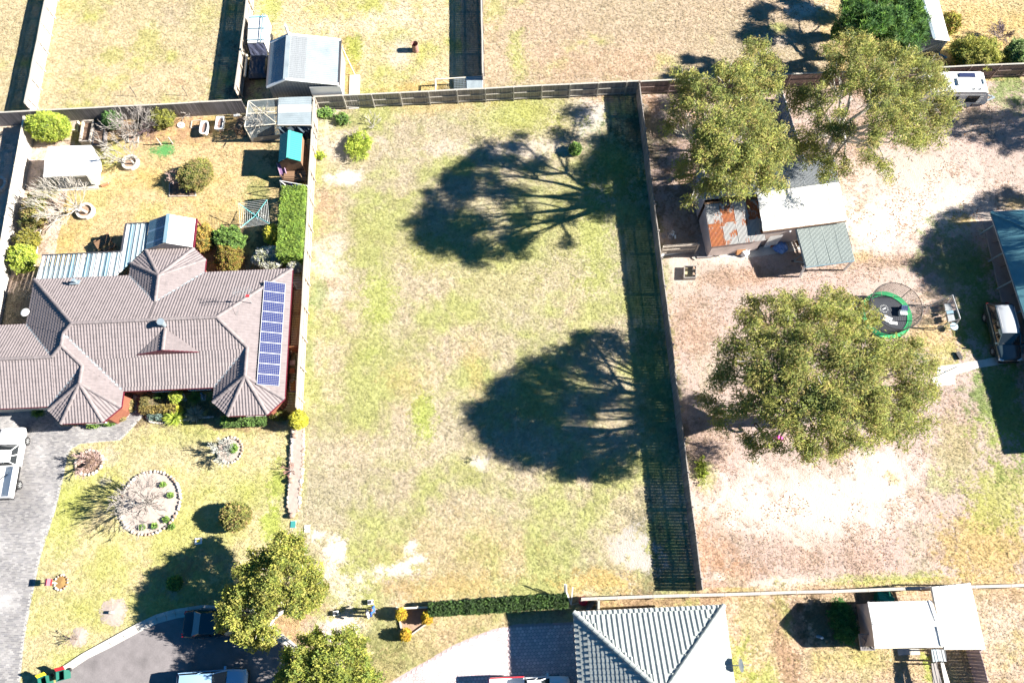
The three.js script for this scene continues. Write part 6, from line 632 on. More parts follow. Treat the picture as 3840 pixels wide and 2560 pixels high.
for (const [x, y, rx, lab, st] of [[424, 2296, .95, 'pale mulch circle with a cut stump near the kerb', true], [297, 2388, .65, 'small pale mulch circle under the dark leafless shrub', false]]) { const c = S(x, y), t = thing('mulch_circle', lab, 'mulch bed', V(c.x, 0, c.z)), g = new G(), r = rng(x), N = 24, P = []; for (let i = 0; i < N; i++) { const a = i / N * 6.283, q = rx * (.85 + .3 * r()); P.push(V(Math.cos(a) * q, .012, Math.sin(a) * q)); } P.forEach((p, i) => g.tri(V(0, .1, 0), P[(i + 1) % N], p)); part(t, 'mulch', g, MT.gravel); if (st) { const s = new G(); s.tube(V(0, 0, 0), V(-.05, .4, 0), .12, .1, 10); part(t, 'stump', s, MT.paleTwig); } }
function planterRing(label, px, py, R, rz) { const c = S(px, py), t = thing('planter_ring', label, 'planter', V(c.x, 0, c.z)), n = 14; for (let i = 0; i < n; i++) { const a0 = i / n * 6.283 + .02, a1 = (i + 1) / n * 6.283 - .02, g = new G(), p = (a, q, y) => V(Math.cos(a) * q, y, Math.sin(a) * q), b = [p(a0, R, 0), p(a1, R, 0), p(a1, R - .2, 0), p(a0, R - .2, 0)]; g.hexa([...b].reverse(), b.map(v => v.clone().setY(.34)).reverse()); part(t, 'block', g, i % 3 ? MT.concrete : MT.stone3); } const s = new G(); s.tube(V(0, 0, 0), V(0, .16, 0), R - .2, R - .2, 20); part(t, 'soil', s, MT.soil); }
planterRing('raised concrete planter ring at the corner of the gazebo', 492, 614, .72); planterRing('raised concrete planter ring above the verandah roof', 324, 796, .74); planterRing('concrete ring cut by the left edge of the photo', -4, 695, .75);
function boxBed(name, label, P, h, m, fill, o = {}) { const t = thing(name, label, o.cat || 'planter', mid(...P).setY(0)); for (let i = 0; i < 4; i++) { const g = new G(); g.bar(P[i].clone().setY(h / 2), P[(i + 1) % 4].clone().setY(h / 2), o.w || .08, h); wpart(t, 'board', g, m); } if (fill) { const g = new G(); g.poly(P.map(p => p.clone().setY(h * (o.fillAt || .7)))); wpart(t, 'soil', g, fill); } return t; }
boxBed('planter_box', 'low white-edged box of pale stones beside the tall planter boxes', [S(253, 460), S(296, 458), S(294, 492), S(251, 494)], .25, MT.cream, MT.gravel);
boxBed('planter_box', 'tall pale timber planter box with dark soil near the back fence', [S(308, 452, .7), S(348, 450, .7), S(332, 528, .7), S(296, 528, .7)], .7, MT.paleWood, MT.mulch, { fillAt: .6, w: .12 });
boxBed('planter_box', 'dark weathered planter box beside the bare grey tree', [S(352, 462, .5), S(392, 460, .5), S(386, 542, .5), S(344, 544, .5)], .5, MT.darkWood, MT.mulch, { fillAt: .8 });
boxBed('planter_box', 'small square frame round the foot of the bare grey tree', [S(485, 505), S(522, 503), S(518, 535), S(482, 536)], .2, MT.paleWood, MT.soil);
boxBed('bed_border', 'thin pale rectangular timber frame left of the rounded bathtub', [S(712, 444, .4), S(748, 440, .4), S(742, 468, .4), S(708, 470, .4)], .08, MT.paleWood, null, { cat: 'bed border', w: .06 });
boxBed('planter_box', 'low timber border round the olive shrub on the back lawn', [S(636, 690), S(730, 680), S(734, 736), S(636, 738)], .12, MT.paleWood, MT.mulch);
function tub(label, px, py, ry, round) { const c = S(px, py, .5), t = thing('bathtub', label, 'bathtub', V(c.x, 0, c.z), ry), L = 1.32, w = .36, g = new G(), N = 32, ring = (k, kk, y) => Array.from({ length: N + 1 }, (_, i) => { const a = i / N * 6.283, e = round ? .55 : .16, cs = Math.cos(a), sn = Math.sin(a); return V(Math.sign(cs) * Math.pow(Math.abs(cs), e) * w * k, y, Math.sign(sn) * Math.pow(Math.abs(sn), round ? .7 : e) * L / 2 * kk); }), rin = (k, kk, y) => Array.from({ length: N + 1 }, (_, i) => { const a = i / N * 6.283; return V(Math.sign(Math.cos(a)) * Math.pow(Math.abs(Math.cos(a)), .7) * w * k, y, Math.sign(Math.sin(a)) * Math.pow(Math.abs(Math.sin(a)), .7) * L / 2 * kk); });
  part(t, 'tub', loft([ring(.72, .8, .12), ring(.9, .92, .4), ring(1, 1, .6), ring(1, 1, .64), rin(.72, .84, .64), rin(.62, .78, .5)], false), MT.enamel); const s = new G(); s.poly(rin(.63, .79, .5).slice(0, N).reverse()); part(t, 'soil', s, M(.26, .17, .14, .95, { map: wear2, bumpMap: bump1, bumpScale: .05 })); for (const [x, z] of [[-.2, -.45], [.2, -.45], [-.2, .45], [.2, .45]]) { const l = new G(); l.tube(V(x, 0, z), V(x, .2, z), .04, .05, 8); part(t, 'foot', l, MT.darkSteel); } }
tub('white rounded bathtub used as a planter by the back fence', 765, 480, -.07, true); tub('white square-cornered bathtub used as a planter right of the rounded bathtub', 824, 463, -.05, false);
{ const c = S(678, 470), t = thing('plastic_lid', 'white plastic lid with a red handle on the mulch near the bathtubs', 'lid', c), g = new G(); g.add(new THREE.CylinderGeometry(.3, .33, .1, 8).rotateY(.39), new THREE.Matrix4().makeTranslation(0, .06, 0)); part(t, 'lid', g, MT.whitePlain); const h = new G(); h.box(0, .13, 0, .2, .05, .06); part(t, 'handle', h, MT.red); }
for (const [x, y, x2, y2, l] of [[582, 510, 603, 543, 'left'], [629, 513, 647, 539, 'right']]) { const p = S(x2, y2), t = thing('garden_stake', `pale timber stake, the ${l} of two beside the bright green grass patch`, 'stake', p), g = new G(); g.bar(V(0, 0, 0), V(0, .95, 0), .1, .06, V(1, 0, 0)); part(t, 'stake', g, MT.paleWood); const q = new G(); q.box(0, .02, 0, .18, .04, .16); part(t, 'footing', q, MT.soil); }
for (const [x, y, l] of [[510, 362, 'left'], [702, 360, 'right']]) { const t = thing('star_picket', `thin dark steel picket standing in the grass beyond the back fence, ${l} of two`, 'post', S(x, y)), g = new G(); g.tube(V(0, 0, 0), V(-.05, 1.1, -.12), .025, .025, 5); part(t, 'picket', g, MT.darkSteel); const h = new G(); h.tube(V(-.05, 1.1, -.12), V(-.052, 1.16, -.127), .04, .04, 6); part(t, 'cap', h, MT.darkSteel); }
{ const t = thing('potting_bench', 'brown timber potting bench and stools beside the aviary', 'bench', S(895, 490)), g = new G(); const a = S(903, 440, .7), b = S(890, 488, .7); g.bar(a, b, .55, .06); wpart(t, 'top', g, MT.brownWood); for (const p of [a, b]) for (const k of [-.22, .22]) { const l = new G(); l.bar(V(p.x + k, 0, p.z), V(p.x + k, .68, p.z), .06, .06, V(1, 0, 0)); wpart(t, 'leg', l, MT.brownWood); } const s = new G(); s.bar(S(876, 433, .5), S(898, 431, .5), .2, .1); wpart(t, 'trough', s, MT.whitePlain); const f = thing('trellis_frame', 'leaning brown garden trellis frame below the potting bench', 'trellis', S(880, 515)), P = [S(822, 490, .7), S(902, 478, .7), S(925, 512), S(835, 522)]; P.forEach((p, i) => { const q = new G(); q.bar(p, P[(i + 1) % 4], .06, .05); wpart(f, 'bar', q, MT.brownWood); }); for (const k of [.33, .66]) { const q = new G(); q.bar(P[0].clone().lerp(P[1], k), P[3].clone().lerp(P[2], k), .05, .04); wpart(f, 'bar', q, MT.brownWood); } }
{ // rotary clothesline
  const h = 1.9, P = [S(894, 762, h), S(1001, 748, h), S(1009, 838, h), S(900, 854, h)], c = mid(...P), t = thing('clothesline', 'square rotary clothesline with pegs on the back lawn', 'clothesline', V(c.x, 0, c.z)), g = new G(); g.tube(V(c.x, 0, c.z), V(c.x, h + .1, c.z), .05); wpart(t, 'pole', g, MT.clearB); for (const p of P) { const a = new G(); a.tube(V(c.x, h - .35, c.z), p, .025); wpart(t, 'arm', a, M(.12, .5, .5, .5)); } const w = new G(); for (let i = 2; i <= 8; i++) { const f = i / 8; for (let k = 0; k < 4; k++) w.tube(c.clone().lerp(P[k], f).setY(h - .35 * (1 - f)), c.clone().lerp(P[(k + 1) % 4], f).setY(h - .35 * (1 - f)), .009, .009, 4, false); } wpart(t, 'lines', w, MT.whitePlain); const pg = new G(); for (let i = 0; i < 16; i++) { const f = (2 + (R0() * 6 | 0)) / 8, q = c.clone().lerp(P[1], f).lerp(c.clone().lerp(P[2], f), R0()).setY(h - .35 * (1 - f)); pg.box(q.x, q.y, q.z, .05, .1, .03); } stuff(wpart(t, 'pegs', pg, MT.whitePlain)); const bk = thing('peg_bucket', 'white peg bucket under the lower edge of the clothesline', 'bucket', S(975, 845)), b = new G(); b.add(new THREE.CylinderGeometry(.15, .11, .26, 14, 1, true), new THREE.Matrix4().makeTranslation(0, .13, 0)); part(bk, 'bucket', b, MT.whitePlain); const hd = new G(); hd.add(new THREE.TorusGeometry(.14, .012, 5, 12, Math.PI), new THREE.Matrix4().makeTranslation(0, .26, 0)); part(bk, 'handle', hd, MT.red); }
{ const p = S(402, 922), t = thing('picnic_table', 'brown picnic table in the shadow above the verandah roof', 'table', p, .6), tp = new G(); for (let i = 0; i < 4; i++) { const q = new G(); q.box(0, .74, (i - 1.5) * .17, 1.3, .04, .15); part(t, 'plank', q, MT.brownWood); } for (const z of [-.62, .62]) { const b = new G(); b.box(0, .44, z, 1.3, .04, .24); part(t, 'bench_seat', b, MT.brownWood); } for (const x of [-.5, .5]) for (const k of [-1, 1]) { const l = new G(); l.bar(V(x, 0, k * .55), V(x, .72, k * .2), .08, .06); part(t, 'leg', l, MT.brownWood); } const o = thing('stone_pot', 'round pale pot beside the picnic table', 'pot', S(418, 932)), g = new G(); g.add(new THREE.CylinderGeometry(.17, .12, .25, 12, 1, true), new THREE.Matrix4().makeTranslation(0, .13, 0)); part(o, 'pot', g, MT.stone3); const so = new G(); so.tube(V(0, .1, 0), V(0, .2, 0), .15, .16, 12); part(o, 'soil', so, MT.mulch); }
{ const t = thing('broken_pot', 'broken terracotta log lying on the lawn right of the bare pale tree', 'log', S(394, 693), .5), g = new G(); g.tube(V(-.28, .12, 0), V(.3, .1, .05), .13, .1, 9); part(t, 'log', g, MT.terracotta); const e = new G(); e.tube(V(.3, .1, .05), V(.33, .1, .05), .1, .06, 9); part(t, 'end', e, MT.paleTwig); }
{ const t = thing('garden_edging', 'pale garden edging strip in front of the left fence shrubs', 'edging', S(135, 940)), P = [[152, 862], [142, 900], [135, 950], [128, 1002]]; for (let i = 0; i < 3; i++) { const g = new G(); g.bar(S(...P[i]).setY(.06), S(...P[i + 1]).setY(.06), .12, .14); wpart(t, 'edge_block', g, MT.cream); } }
{ const p = S(94, 1172, 2.6), t = thing('satellite_dish', 'round white satellite dish on the left eave of the tiled house', 'satellite dish', V(-35.5, 2.5, p.z)), g = new G(); g.add(new THREE.SphereGeometry(.7, 18, 4, 0, 6.283, 0, .48), new THREE.Matrix4().makeTranslation(p.x + 35.5, -.45, 0)); part(t, 'dish', g, MT.white); const m = new G(); m.tube(V(.2, -.1, 0), V(p.x + 35.5, .2, 0), .03); part(t, 'arm', m, MT.steel); }
// side passage of the house
{ const k = thing('kayak', 'olive and tan kayak lying between the house and the pale fence', 'kayak', S(1096, 1378)); const c = S(1096, 1378, .2); const g = new G(), rg = []; for (let i = 0; i <= 12; i++) { const f = i / 12 * 2 - 1, w = .32 * Math.sqrt(Math.max(.01, 1 - f * f)) + .01, z = f * 1.25; rg.push([[-w, .2], [-w * .8, .04], [0, 0], [w * .8, .04], [w, .2], [w * .5, .27], [0, .29], [-w * .5, .27], [-w, .2]].map(([x, y]) => V(x, y, z))); } part(k, 'hull', loft(rg), M(.10, .10, .045, .5)); for (const [z, m] of [[-.35, MT.paleWood], [.3, MT.orangeWood]]) { const s = new G(); s.box(0, .3, z, .4, .08, .38); part(k, 'seat', s, m); } k.position.x = c.x; k.position.z = c.z;
  const u = thing('wooden_crate', 'shallow brown crate of leaves below the kayak', 'crate', S(1099, 1449)), q = [S(1089, 1430), S(1112, 1430), S(1112, 1470), S(1090, 1470)]; for (let i = 0; i < 4; i++) { const b = new G(); b.bar(q[i].clone().setY(.15), q[(i + 1) % 4].clone().setY(.15), .04, .3); wpart(u, 'side', b, MT.paleWood); } const l = new G(); l.poly(q.map(p => p.clone().setY(.22))); wpart(u, 'leaves', l, M(.34, .20, .06, .95, { map: wear2, bumpMap: bump1, bumpScale: .05 }));
  const s = thing('side_gate', 'orange timber gate across the side passage', 'gate', S(1098, 1320)), a = S(1081, 1300, 1.5), b = S(1118, 1297, 1.5); for (let i = 0; i < 6; i++) { const p = new G(), f = i / 6, e = a.clone().lerp(b, f + .08); p.box(e.x, .78, e.z, .12, 1.5, .03); wpart(s, 'paling', p, MT.orangeWood); } const rl = new G(); for (const y of [.4, 1.2]) rl.bar(a.clone().setY(y).add(V(0, 0, .04)), b.clone().setY(y).add(V(0, 0, .04)), .04, .08); wpart(s, 'rails', rl, MT.brownWood);
  const w = thing('wire_gate', 'light metal gate across the upper side passage by the solar panels', 'gate', S(1112, 1065)), c2 = S(1094, 1060, 1.2), d2 = S(1128, 1058, 1.2), fr = new G(); for (const y of [.1, .65, 1.2]) fr.bar(c2.clone().setY(y), d2.clone().setY(y), .04, .04); for (let i = 0; i <= 6; i++) { const e = c2.clone().lerp(d2, i / 6); fr.bar(V(e.x, .05, e.z), V(e.x, 1.2, e.z), .03, .03, V(1, 0, 0)); } wpart(w, 'frame', fr, MT.steel); const hi = new G(); hi.bar(V(c2.x, 0, c2.z), V(c2.x, 1.3, c2.z), .08, .08, V(1, 0, 0)); wpart(w, 'post', hi, MT.steel); }
{ // stone strip along the empty block
  const t = thing('stone_garden_strip', 'raised strip of stones and gravel between the front lawn and the empty block', 'garden bed', S(1112, 1780)), Pl = [[1100, 1606], [1096, 1660], [1092, 1720], [1088, 1790], [1082, 1850], [1080, 1900], [1092, 1930]], Pr = [[1138, 1606], [1138, 1660], [1136, 1720], [1132, 1790], [1124, 1850], [1122, 1900], [1110, 1930]]; const g = new G(); for (let i = 0; i < 6; i++) g.quad(S(...Pl[i]).setY(.2), S(...Pl[i + 1]).setY(.2), S(...Pr[i + 1]).setY(.2), S(...Pr[i]).setY(.2)); wpart(t, 'gravel', g, MT.gravel); beds.push([...Pl.map(p => S(...p)), ...[...Pr].reverse().map(p => S(...p))]); const geos = [0, 1, 2, 3].map(i => new G().rock(V(0, 0, 0), 1, .8, .85, 70 + i).build()), r = rng(61), ms = [MT.stone, MT.stone3, MT.stone3, MT.stone2]; for (const P of [Pl, Pr]) for (let i = 0; i < 6; i++) { const a = S(...P[i]), b = S(...P[i + 1]), n = Math.round(a.distanceTo(b) / .3); for (let k = 0; k < n; k++) { const m = part(t, 'stone', geos[(r() * 4) | 0], ms[(r() * 4) | 0]), s = .15 + .08 * r(); m.position.copy(a.lerp(b, 0).clone().lerp(b, k / n)).sub(t.position).setY(.1); m.scale.set(s, s, s); m.rotation.y = r() * 6; } } for (const [x, y] of [[1108, 1637], [1094, 1804], [1098, 1935]]) { const m = part(t, 'boulder', geos[1], MT.stone2); m.position.copy(S(x, y)).sub(t.position).setY(.25); m.scale.set(.26, .26, .26); } }
for (const [x, y, m, lab] of [[1099, 1966, M(.04, .25, .24, .6), 'teal pit lid in the grass below the stone strip'], [1151, 1982, MT.whitePlain, 'white pit lid in the grass right of the teal lid']]) { const t = thing('pit_lid', lab, 'lid', S(x, y)), g = new G(); g.box(0, .04, 0, .34, .05, .46); part(t, 'lid', g, m); const f = new G(); f.box(0, .015, 0, .42, .03, .54); part(t, 'frame', f, MT.concrete); }
{ const t = thing('ground_plate', 'white square plate with a yellow centre on the front lawn', 'plate', S(744, 2028), .05), g = new G(); g.box(0, .04, 0, .5, .04, .44); part(t, 'plate', g, MT.whitePlain); const y = new G(); y.box(0, .062, 0, .24, .012, .22); part(t, 'centre', y, M(.75, .6, .05, .5)); }
{ const p = S(212, 2187), t = thing('letterbox', 'red letterbox on a post in a small stone bed beside the driveway', 'letterbox', p), g = new G(); g.bar(V(0, 0, 0), V(0, .8, 0), .07, .07, V(1, 0, 0)); part(t, 'post', g, MT.whitePlain); const b = new G(); b.box(-.05, .92, -.02, .3, .3, .42); part(t, 'box', b, MT.red); const r = new G(); for (const k of [-1, 1]) r.box(-.05 + k * .09, 1.11, -.02, .22, .03, .48, 0, -k * .5); part(t, 'roof', r, M(.62, .10, .14, .5)); ringBed('tiny stone-edged bed of brown mulch round the letterbox', 230, 2184, .45, .5, 14, .1, M(.30, .18, .06, .95, { map: wear2 })); }
function bin(label, px, py, ry, lid) { const t = thing('wheelie_bin', label, 'bin', S(px, py), ry), g = new G(), b = (s, y) => [V(-.26 * s, y, -.3 * s), V(.26 * s, y, -.3 * s), V(.26 * s, y, .3 * s), V(-.26 * s, y, .3 * s)]; g.hexa(b(.8, .06).reverse(), b(.8, .1).reverse()); const o = b(.8, .06), u = b(1.05, .98), iu = b(.93, .98), il = b(.7, .25); for (let i = 0; i < 4; i++) { const j = (i + 1) % 4; g.quad(o[i], o[j], u[j], u[i]); g.quad(u[i], u[j], iu[j], iu[i]); g.quad(iu[i], iu[j], il[j], il[i]); } part(t, 'body', g, M(.02, .13, .10, .5)); const f = new G(); f.poly(il); part(t, 'inside', f, MT.black); const l = new G(); l.box(-.0, 1.02, -.42, .56, .05, .3, 0, 0, .9); part(t, 'lid', l, lid); for (const k of [-1, 1]) { const w = new G(); w.tube(V(k * .2, .12, -.28), V(k * .26, .12, -.28), .12, .12, 12); part(t, 'wheel', w, MT.rubber); } }
bin('green wheelie bin with a yellow lid at the bottom left corner', 188, 2552, .35, M(.75, .62, .03, .4)); bin('green wheelie bin with a red lid beside the kerb at bottom left', 254, 2530, .2, MT.red);
{ const c = S(693, 1497), t = thing('bird_bath', 'white bird bath in the shaded front bed', 'bird bath', c), g = new G(); g.add(new THREE.LatheGeometry([[.16, 0], [.14, .06], [.06, .12], [.06, .5], [.12, .56], [.27, .64], [.25, .66], [.1, .58], [0, .57]].map(p => new THREE.Vector2(...p)), 20)); part(t, 'basin', g, MT.stone3); const w = new G(); w.tube(V(0, .6, 0), V(0, .615, 0), .2, .2, 18); part(t, 'water', w, M(.30, .24, .14, .2)); const s = thing('garden_statue', 'pale blue-grey animal statue in the shaded front bed', 'statue', S(763, 1490)), q = new G(); q.add(new THREE.SphereGeometry(.16, 12, 8), new THREE.Matrix4().makeScale(.8, 1, 1.3).setPosition(0, .25, 0)); q.add(new THREE.SphereGeometry(.09, 10, 8), new THREE.Matrix4().makeTranslation(-.04, .45, -.2)); q.tube(V(0, .3, -.12), V(-.04, .43, -.19), .08, .06, 8); for (const [x, z] of [[-.08, -.14], [.08, -.14], [-.08, .14], [.08, .14]]) q.tube(V(x, 0, z), V(x, .2, z), .035, .04, 7); for (const k of [-.05, .03]) q.tube(V(k - .01, .5, -.2), V(k - .01, .58, -.18), .025, .005, 6); part(s, 'body', q, MT.clearB); const bs = new G(); bs.box(0, .015, 0, .34, .03, .5); part(s, 'base', bs, MT.concrete); }
{ const t = thing('pebble_bed', 'white pebble bed between the bay window and the path', 'garden bed', S(480, 1530)), P = [S(462, 1478), S(508, 1470), S(508, 1545), S(470, 1556), S(420, 1582), S(392, 1588), S(455, 1530)]; wpart(t, 'pebbles', sheetPoly(P, .014), M(.66, .60, .52, .95, { map: wear2, bumpMap: bump1, bumpScale: .04 })); beds.push(P); const geos = [0, 1].map(i => new G().rock(V(0, 0, 0), 1, .7, .8, 90 + i).build()), r = rng(66); for (let i = 0; i < 24; i++) { const a = P[i % 7], b = P[(i + 1) % 7], m = part(t, 'stone', geos[i % 2], i % 3 ? MT.stone3 : MT.stone); m.position.copy(a.clone().lerp(b, r())).sub(t.position).setY(.05); m.scale.setScalar(.08 + .05 * r()); } for (const [x, y, w] of [[492, 1512, 'upper'], [490, 1535, 'middle'], [460, 1568, 'lower']]) bush('dry_tuft', `small dry ornamental tuft, ${w} one of three in the white pebble bed`, 'plant', x, y, .2, .18, .3, [[.36, .28, .12], [.3, .26, .1]], { group: 'dry tufts in the pebble bed' }); }
{ const t = thing('stone_edging', 'curved row of small pale stones edging the front garden bed', 'edging', S(640, 1575)), geos = [0, 1, 2].map(i => new G().rock(V(0, 0, 0), 1, .7, .8, 110 + i).build()), r = rng(67), P = [[550, 1565], [565, 1583], [600, 1587], [650, 1580], [700, 1573], [760, 1566], [805, 1562]]; for (let i = 0; i < 6; i++) for (let k = 0; k < 6; k++) { const m = part(t, 'stone', geos[k % 3], [MT.stone, MT.stone3][k % 2]); m.position.copy(S(...P[i]).lerp(S(...P[i + 1]), k / 6)).sub(t.position).setY(.05); m.scale.setScalar(.09 + .05 * r()); } }
// bed at the bottom and its sleeper fence
{ const P = [S(1493, 2286), S(1604, 2277), S(1612, 2330), S(1512, 2402)], t = thing('earth_bed', 'three-sided bare earth bed edged with pale boards', 'garden bed', mid(...P)); wpart(t, 'soil', sheetPoly(P, .02), MT.soil); for (const [a, b] of [[P[3], P[0]], [P[2], P[3]]]) { const g = new G(); g.bar(a.clone().setY(.08), b.clone().setY(.08), .1, .16); wpart(t, 'board', g, MT.paleWood); } beds.push(P);
  const f = thing('sleeper_fence', 'low white-capped timber rail fence above the dark hedge', 'fence', S(1800, 2268)), A = S(1490, 2282), B = S(2118, 2257), L = A.distanceTo(B), d = B.clone().sub(A).normalize(); for (let i = 0; i < 8; i++) { const a = A.clone().lerp(B, i / 8 + .001), b = A.clone().lerp(B, (i + 1) / 8 - .001), g = new G(); g.bar(a.clone().setY(.58), b.clone().setY(.58), .12, .05); wpart(f, 'capping', g, MT.cream); for (const y of [.12, .3, .46]) { const q = new G(); q.bar(a.clone().setY(y), b.clone().setY(y), .05, .15); wpart(f, 'board', q, MT.greyWood); } const p = new G(); p.bar(a.clone().setY(0).add(V(0, 0, -.06)), a.clone().setY(.62).add(V(0, 0, -.06)), .1, .1, V(1, 0, 0)); wpart(f, 'post', p, MT.cream); }
  const s = thing('timber_props', 'white timber props leaning over the end of the sleeper fence', 'timber', S(2130, 2260)); for (const [x, y, hh, x2, y2] of [[2118, 2190, 1.7, 2120, 2258], [2124, 2192, 1.7, 2126, 2262], [2126, 2222, 1.2, 2142, 2266], [2148, 2202, 1.5, 2142, 2267]]) { const g = new G(); g.bar(S(x2, y2), S(x, y, hh), .09, .05); wpart(s, 'beam', g, MT.whitePlain); }
  const w = thing('brush_pile', 'heap of grey branches beside the boundary fence', 'branches', S(2215, 2285)), r = rng(71); for (let i = 0; i < 22; i++) { const g = new G(), a = S(2190 + r() * 20, 2275 + r() * 20), b = S(2225 + r() * 10, 2245 + r() * 20); limb(g, a.setY(.05 + r() * .2), b.setY(.1 + r() * .4), .03, .01, r, .05, 3, 5); wpart(w, 'branch', g, MT.greyWood); } const q = thing('red_ball', 'round dark red tub in the shade beside the brush pile', 'tub', S(2186, 2254)), g2 = new G(); g2.add(new THREE.LatheGeometry([[.2, 0], [.3, .18], [.32, .3], [.28, .42], [.24, .4]].map(p => new THREE.Vector2(...p)), 16)); part(q, 'tub', g2, M(.4, .02, .05, .5)); const lid = new G(); lid.tube(V(0, .36, 0), V(0, .4, 0), .25, .22, 14); part(q, 'lid', lid, M(.5, .03, .06, .5)); const ex = new G(); ex.bar(V(-.3, .2, .1), V(-.75, .1, .2), .04, .04); part(q, 'handle', ex, MT.paleWood); }
{ const t = thing('steel_drum', 'rusty open steel drum standing in the grass above the back fence', 'drum', S(1559, 189)), g = new G(); g.tube(V(0, 0, 0), V(0, .88, 0), .29, .29, 22, false); for (const y of [.02, .3, .58, .87]) g.tube(V(0, y - .015, 0), V(0, y + .015, 0), .305, .305, 22, false); part(t, 'shell', g, M(.36, .20, .17, .8, { map: wear2 })); const i = new G(); i.tube(V(0, .12, 0), V(0, .14, 0), .27, .27, 18); part(t, 'ash', i, M(.06, .03, .02, .95)); for (const [a, y] of [[1.2, .25], [2.0, .3], [1.6, .12]]) { const h = new G(); h.tube(V(Math.cos(a) * .285, y, Math.sin(a) * .285), V(Math.cos(a) * .296, y, Math.sin(a) * .296), .03, .03, 8); part(t, 'vent_hole', h, MT.black); } }
// bare yard on the right
{ const P = [S(2568, 996, .4), S(2612, 996, .4), S(2610, 1040, .4), S(2566, 1041, .4)], t = boxBed('planter_box', 'grey square box with two pale pots in the bare yard', P, .42, MT.greyWood, M(.40, .34, .22, .95, { map: wear2 }), { fillAt: .15, w: .07, cat: 'box' }); for (const [x, y, l] of [[2603, 1008, 'upper'], [2602, 1030, 'lower']]) { const p = S(x, y, .25), q = thing('pale_pot', `pale round pot, the ${l} of two inside the grey square box`, 'pot', V(p.x, .06, p.z)), g = new G(); g.add(new THREE.CylinderGeometry(.13, .11, .42, 14, 1, true), new THREE.Matrix4().makeTranslation(0, .21, 0)); part(q, 'pot', g, MT.stone3); const s = new G(); s.tube(V(0, .34, 0), V(0, .38, 0), .11, .11, 12); part(q, 'soil', s, MT.soil); } }
{ const t = thing('pipe_stack', 'bundle of pale pipes lying below the short slatted fence', 'pipes', S(2520, 956)); for (let i = 0; i < 5; i++) { const g = new G(); g.tube(S(2478, 962 - i * 2).setY(.06 + i * .03), S(2568 - i * 6, 948 - i * 1.5).setY(.06 + i * .03), .035); wpart(t, 'pipe', g, i % 2 ? MT.white : MT.zinc); } const b = thing('timber_sleeper', 'dark sleeper and crate beside the corner of the rusty shed', 'sleeper', S(2640, 955)), g = new G(); g.bar(S(2612, 966).setY(.1), S(2670, 962).setY(.1), .2, .16); wpart(b, 'sleeper', g, MT.darkWood); const h = new G(); h.bar(S(2600, 960).setY(.06), S(2612, 967).setY(.06), .5, .08); wpart(b, 'board', h, MT.paleWood); }
function bicycle(label, px, py, ry, tilt, col) { const t = thing('bicycle', label, 'bicycle', S(px, py), ry); t.rotation.z = 0; t.rotation.x = tilt; t.rotation.order = 'YXZ'; const w = (x) => { const g = new G(); g.add(new THREE.TorusGeometry(.31, .03, 7, 24), new THREE.Matrix4().makeTranslation(x, .33, 0)); const q = part(t, 'wheel', g, MT.rubber); const s = new G(); for (let i = 0; i < 9; i++) { const a = i / 9 * 3.1416; s.bar(V(x + Math.cos(a) * .3, .33 + Math.sin(a) * .3, 0), V(x - Math.cos(a) * .3, .33 - Math.sin(a) * .3, 0), .008, .008, V(0, 0, 1)); } part(q, 'spokes', s, MT.steel); }; w(-.52); w(.52); const f = new G(), T = (a, b) => f.tube(V(...a), V(...b), .028, .028, 7); T([-.52, .33, 0], [-.1, .3, 0]); T([-.52, .33, 0], [-.2, .78, 0]); T([-.1, .3, 0], [-.22, .82, 0]); T([-.1, .3, 0], [.35, .75, 0]); T([-.2, .75, 0], [.36, .8, 0]); T([.36, .85, 0], [.52, .33, 0]); part(t, 'frame', f, col); const h = new G(); h.tube(V(.34, .98, -.28), V(.36, .95, 0), .02); h.tube(V(.36, .95, 0), V(.34, .98, .28), .02); h.tube(V(.36, .82, 0), V(.36, .96, 0), .02); part(t, 'handlebar', h, MT.darkSteel); const s = new G(); s.box(-.24, .88, 0, .26, .06, .13); part(t, 'saddle', s, MT.black); const c = new G(); c.tube(V(-.1, .3, -.04), V(-.1, .3, .04), .09, .09, 12); c.bar(V(-.1, .3, .06), V(0, .17, .08), .03, .02); part(t, 'crank', c, MT.steel); return t; }
bicycle('white bicycle leaning in front of the rusty shed wall', 2712, 955, .25, -.5, MT.whitePlain); bicycle('blue bicycle tangled at the corner of the rusty shed', 2828, 930, .2, -.55, M(.05, .08, .3, .4)); bicycle('dark bicycle lying behind the blue bicycle', 2805, 935, -.2, -.9, MT.darkSteel);
{ const t = thing('chest_of_drawers', 'orange wooden chest of drawers tipped against the rusty shed', 'chest', S(2772, 942), .15), g = new G(); g.box(0, .45, 0, .75, .8, .45, 0, 0, -.5); part(t, 'carcass', g, MT.orangeWood); for (let i = 0; i < 3; i++) { const d = new G(); d.box(0, .3 + i * .2, .28 - i * .1, .62, .16, .05, 0, 0, -.5); part(t, 'drawer', d, M(.5, .26, .12, .7, { map: streak1 })); } const s = thing('white_sack', 'bulging white sack below the wooden drawers', 'sack', S(2790, 952)), q = new G(); q.rock(V(0, .22, 0), .42, .28, .36, 5); part(s, 'sack', q, MT.whitePlain); const n = new G(); n.tube(V(.25, .35, -.1), V(.4, .45, -.15), .09, .05, 8); part(s, 'neck', n, MT.whitePlain); }
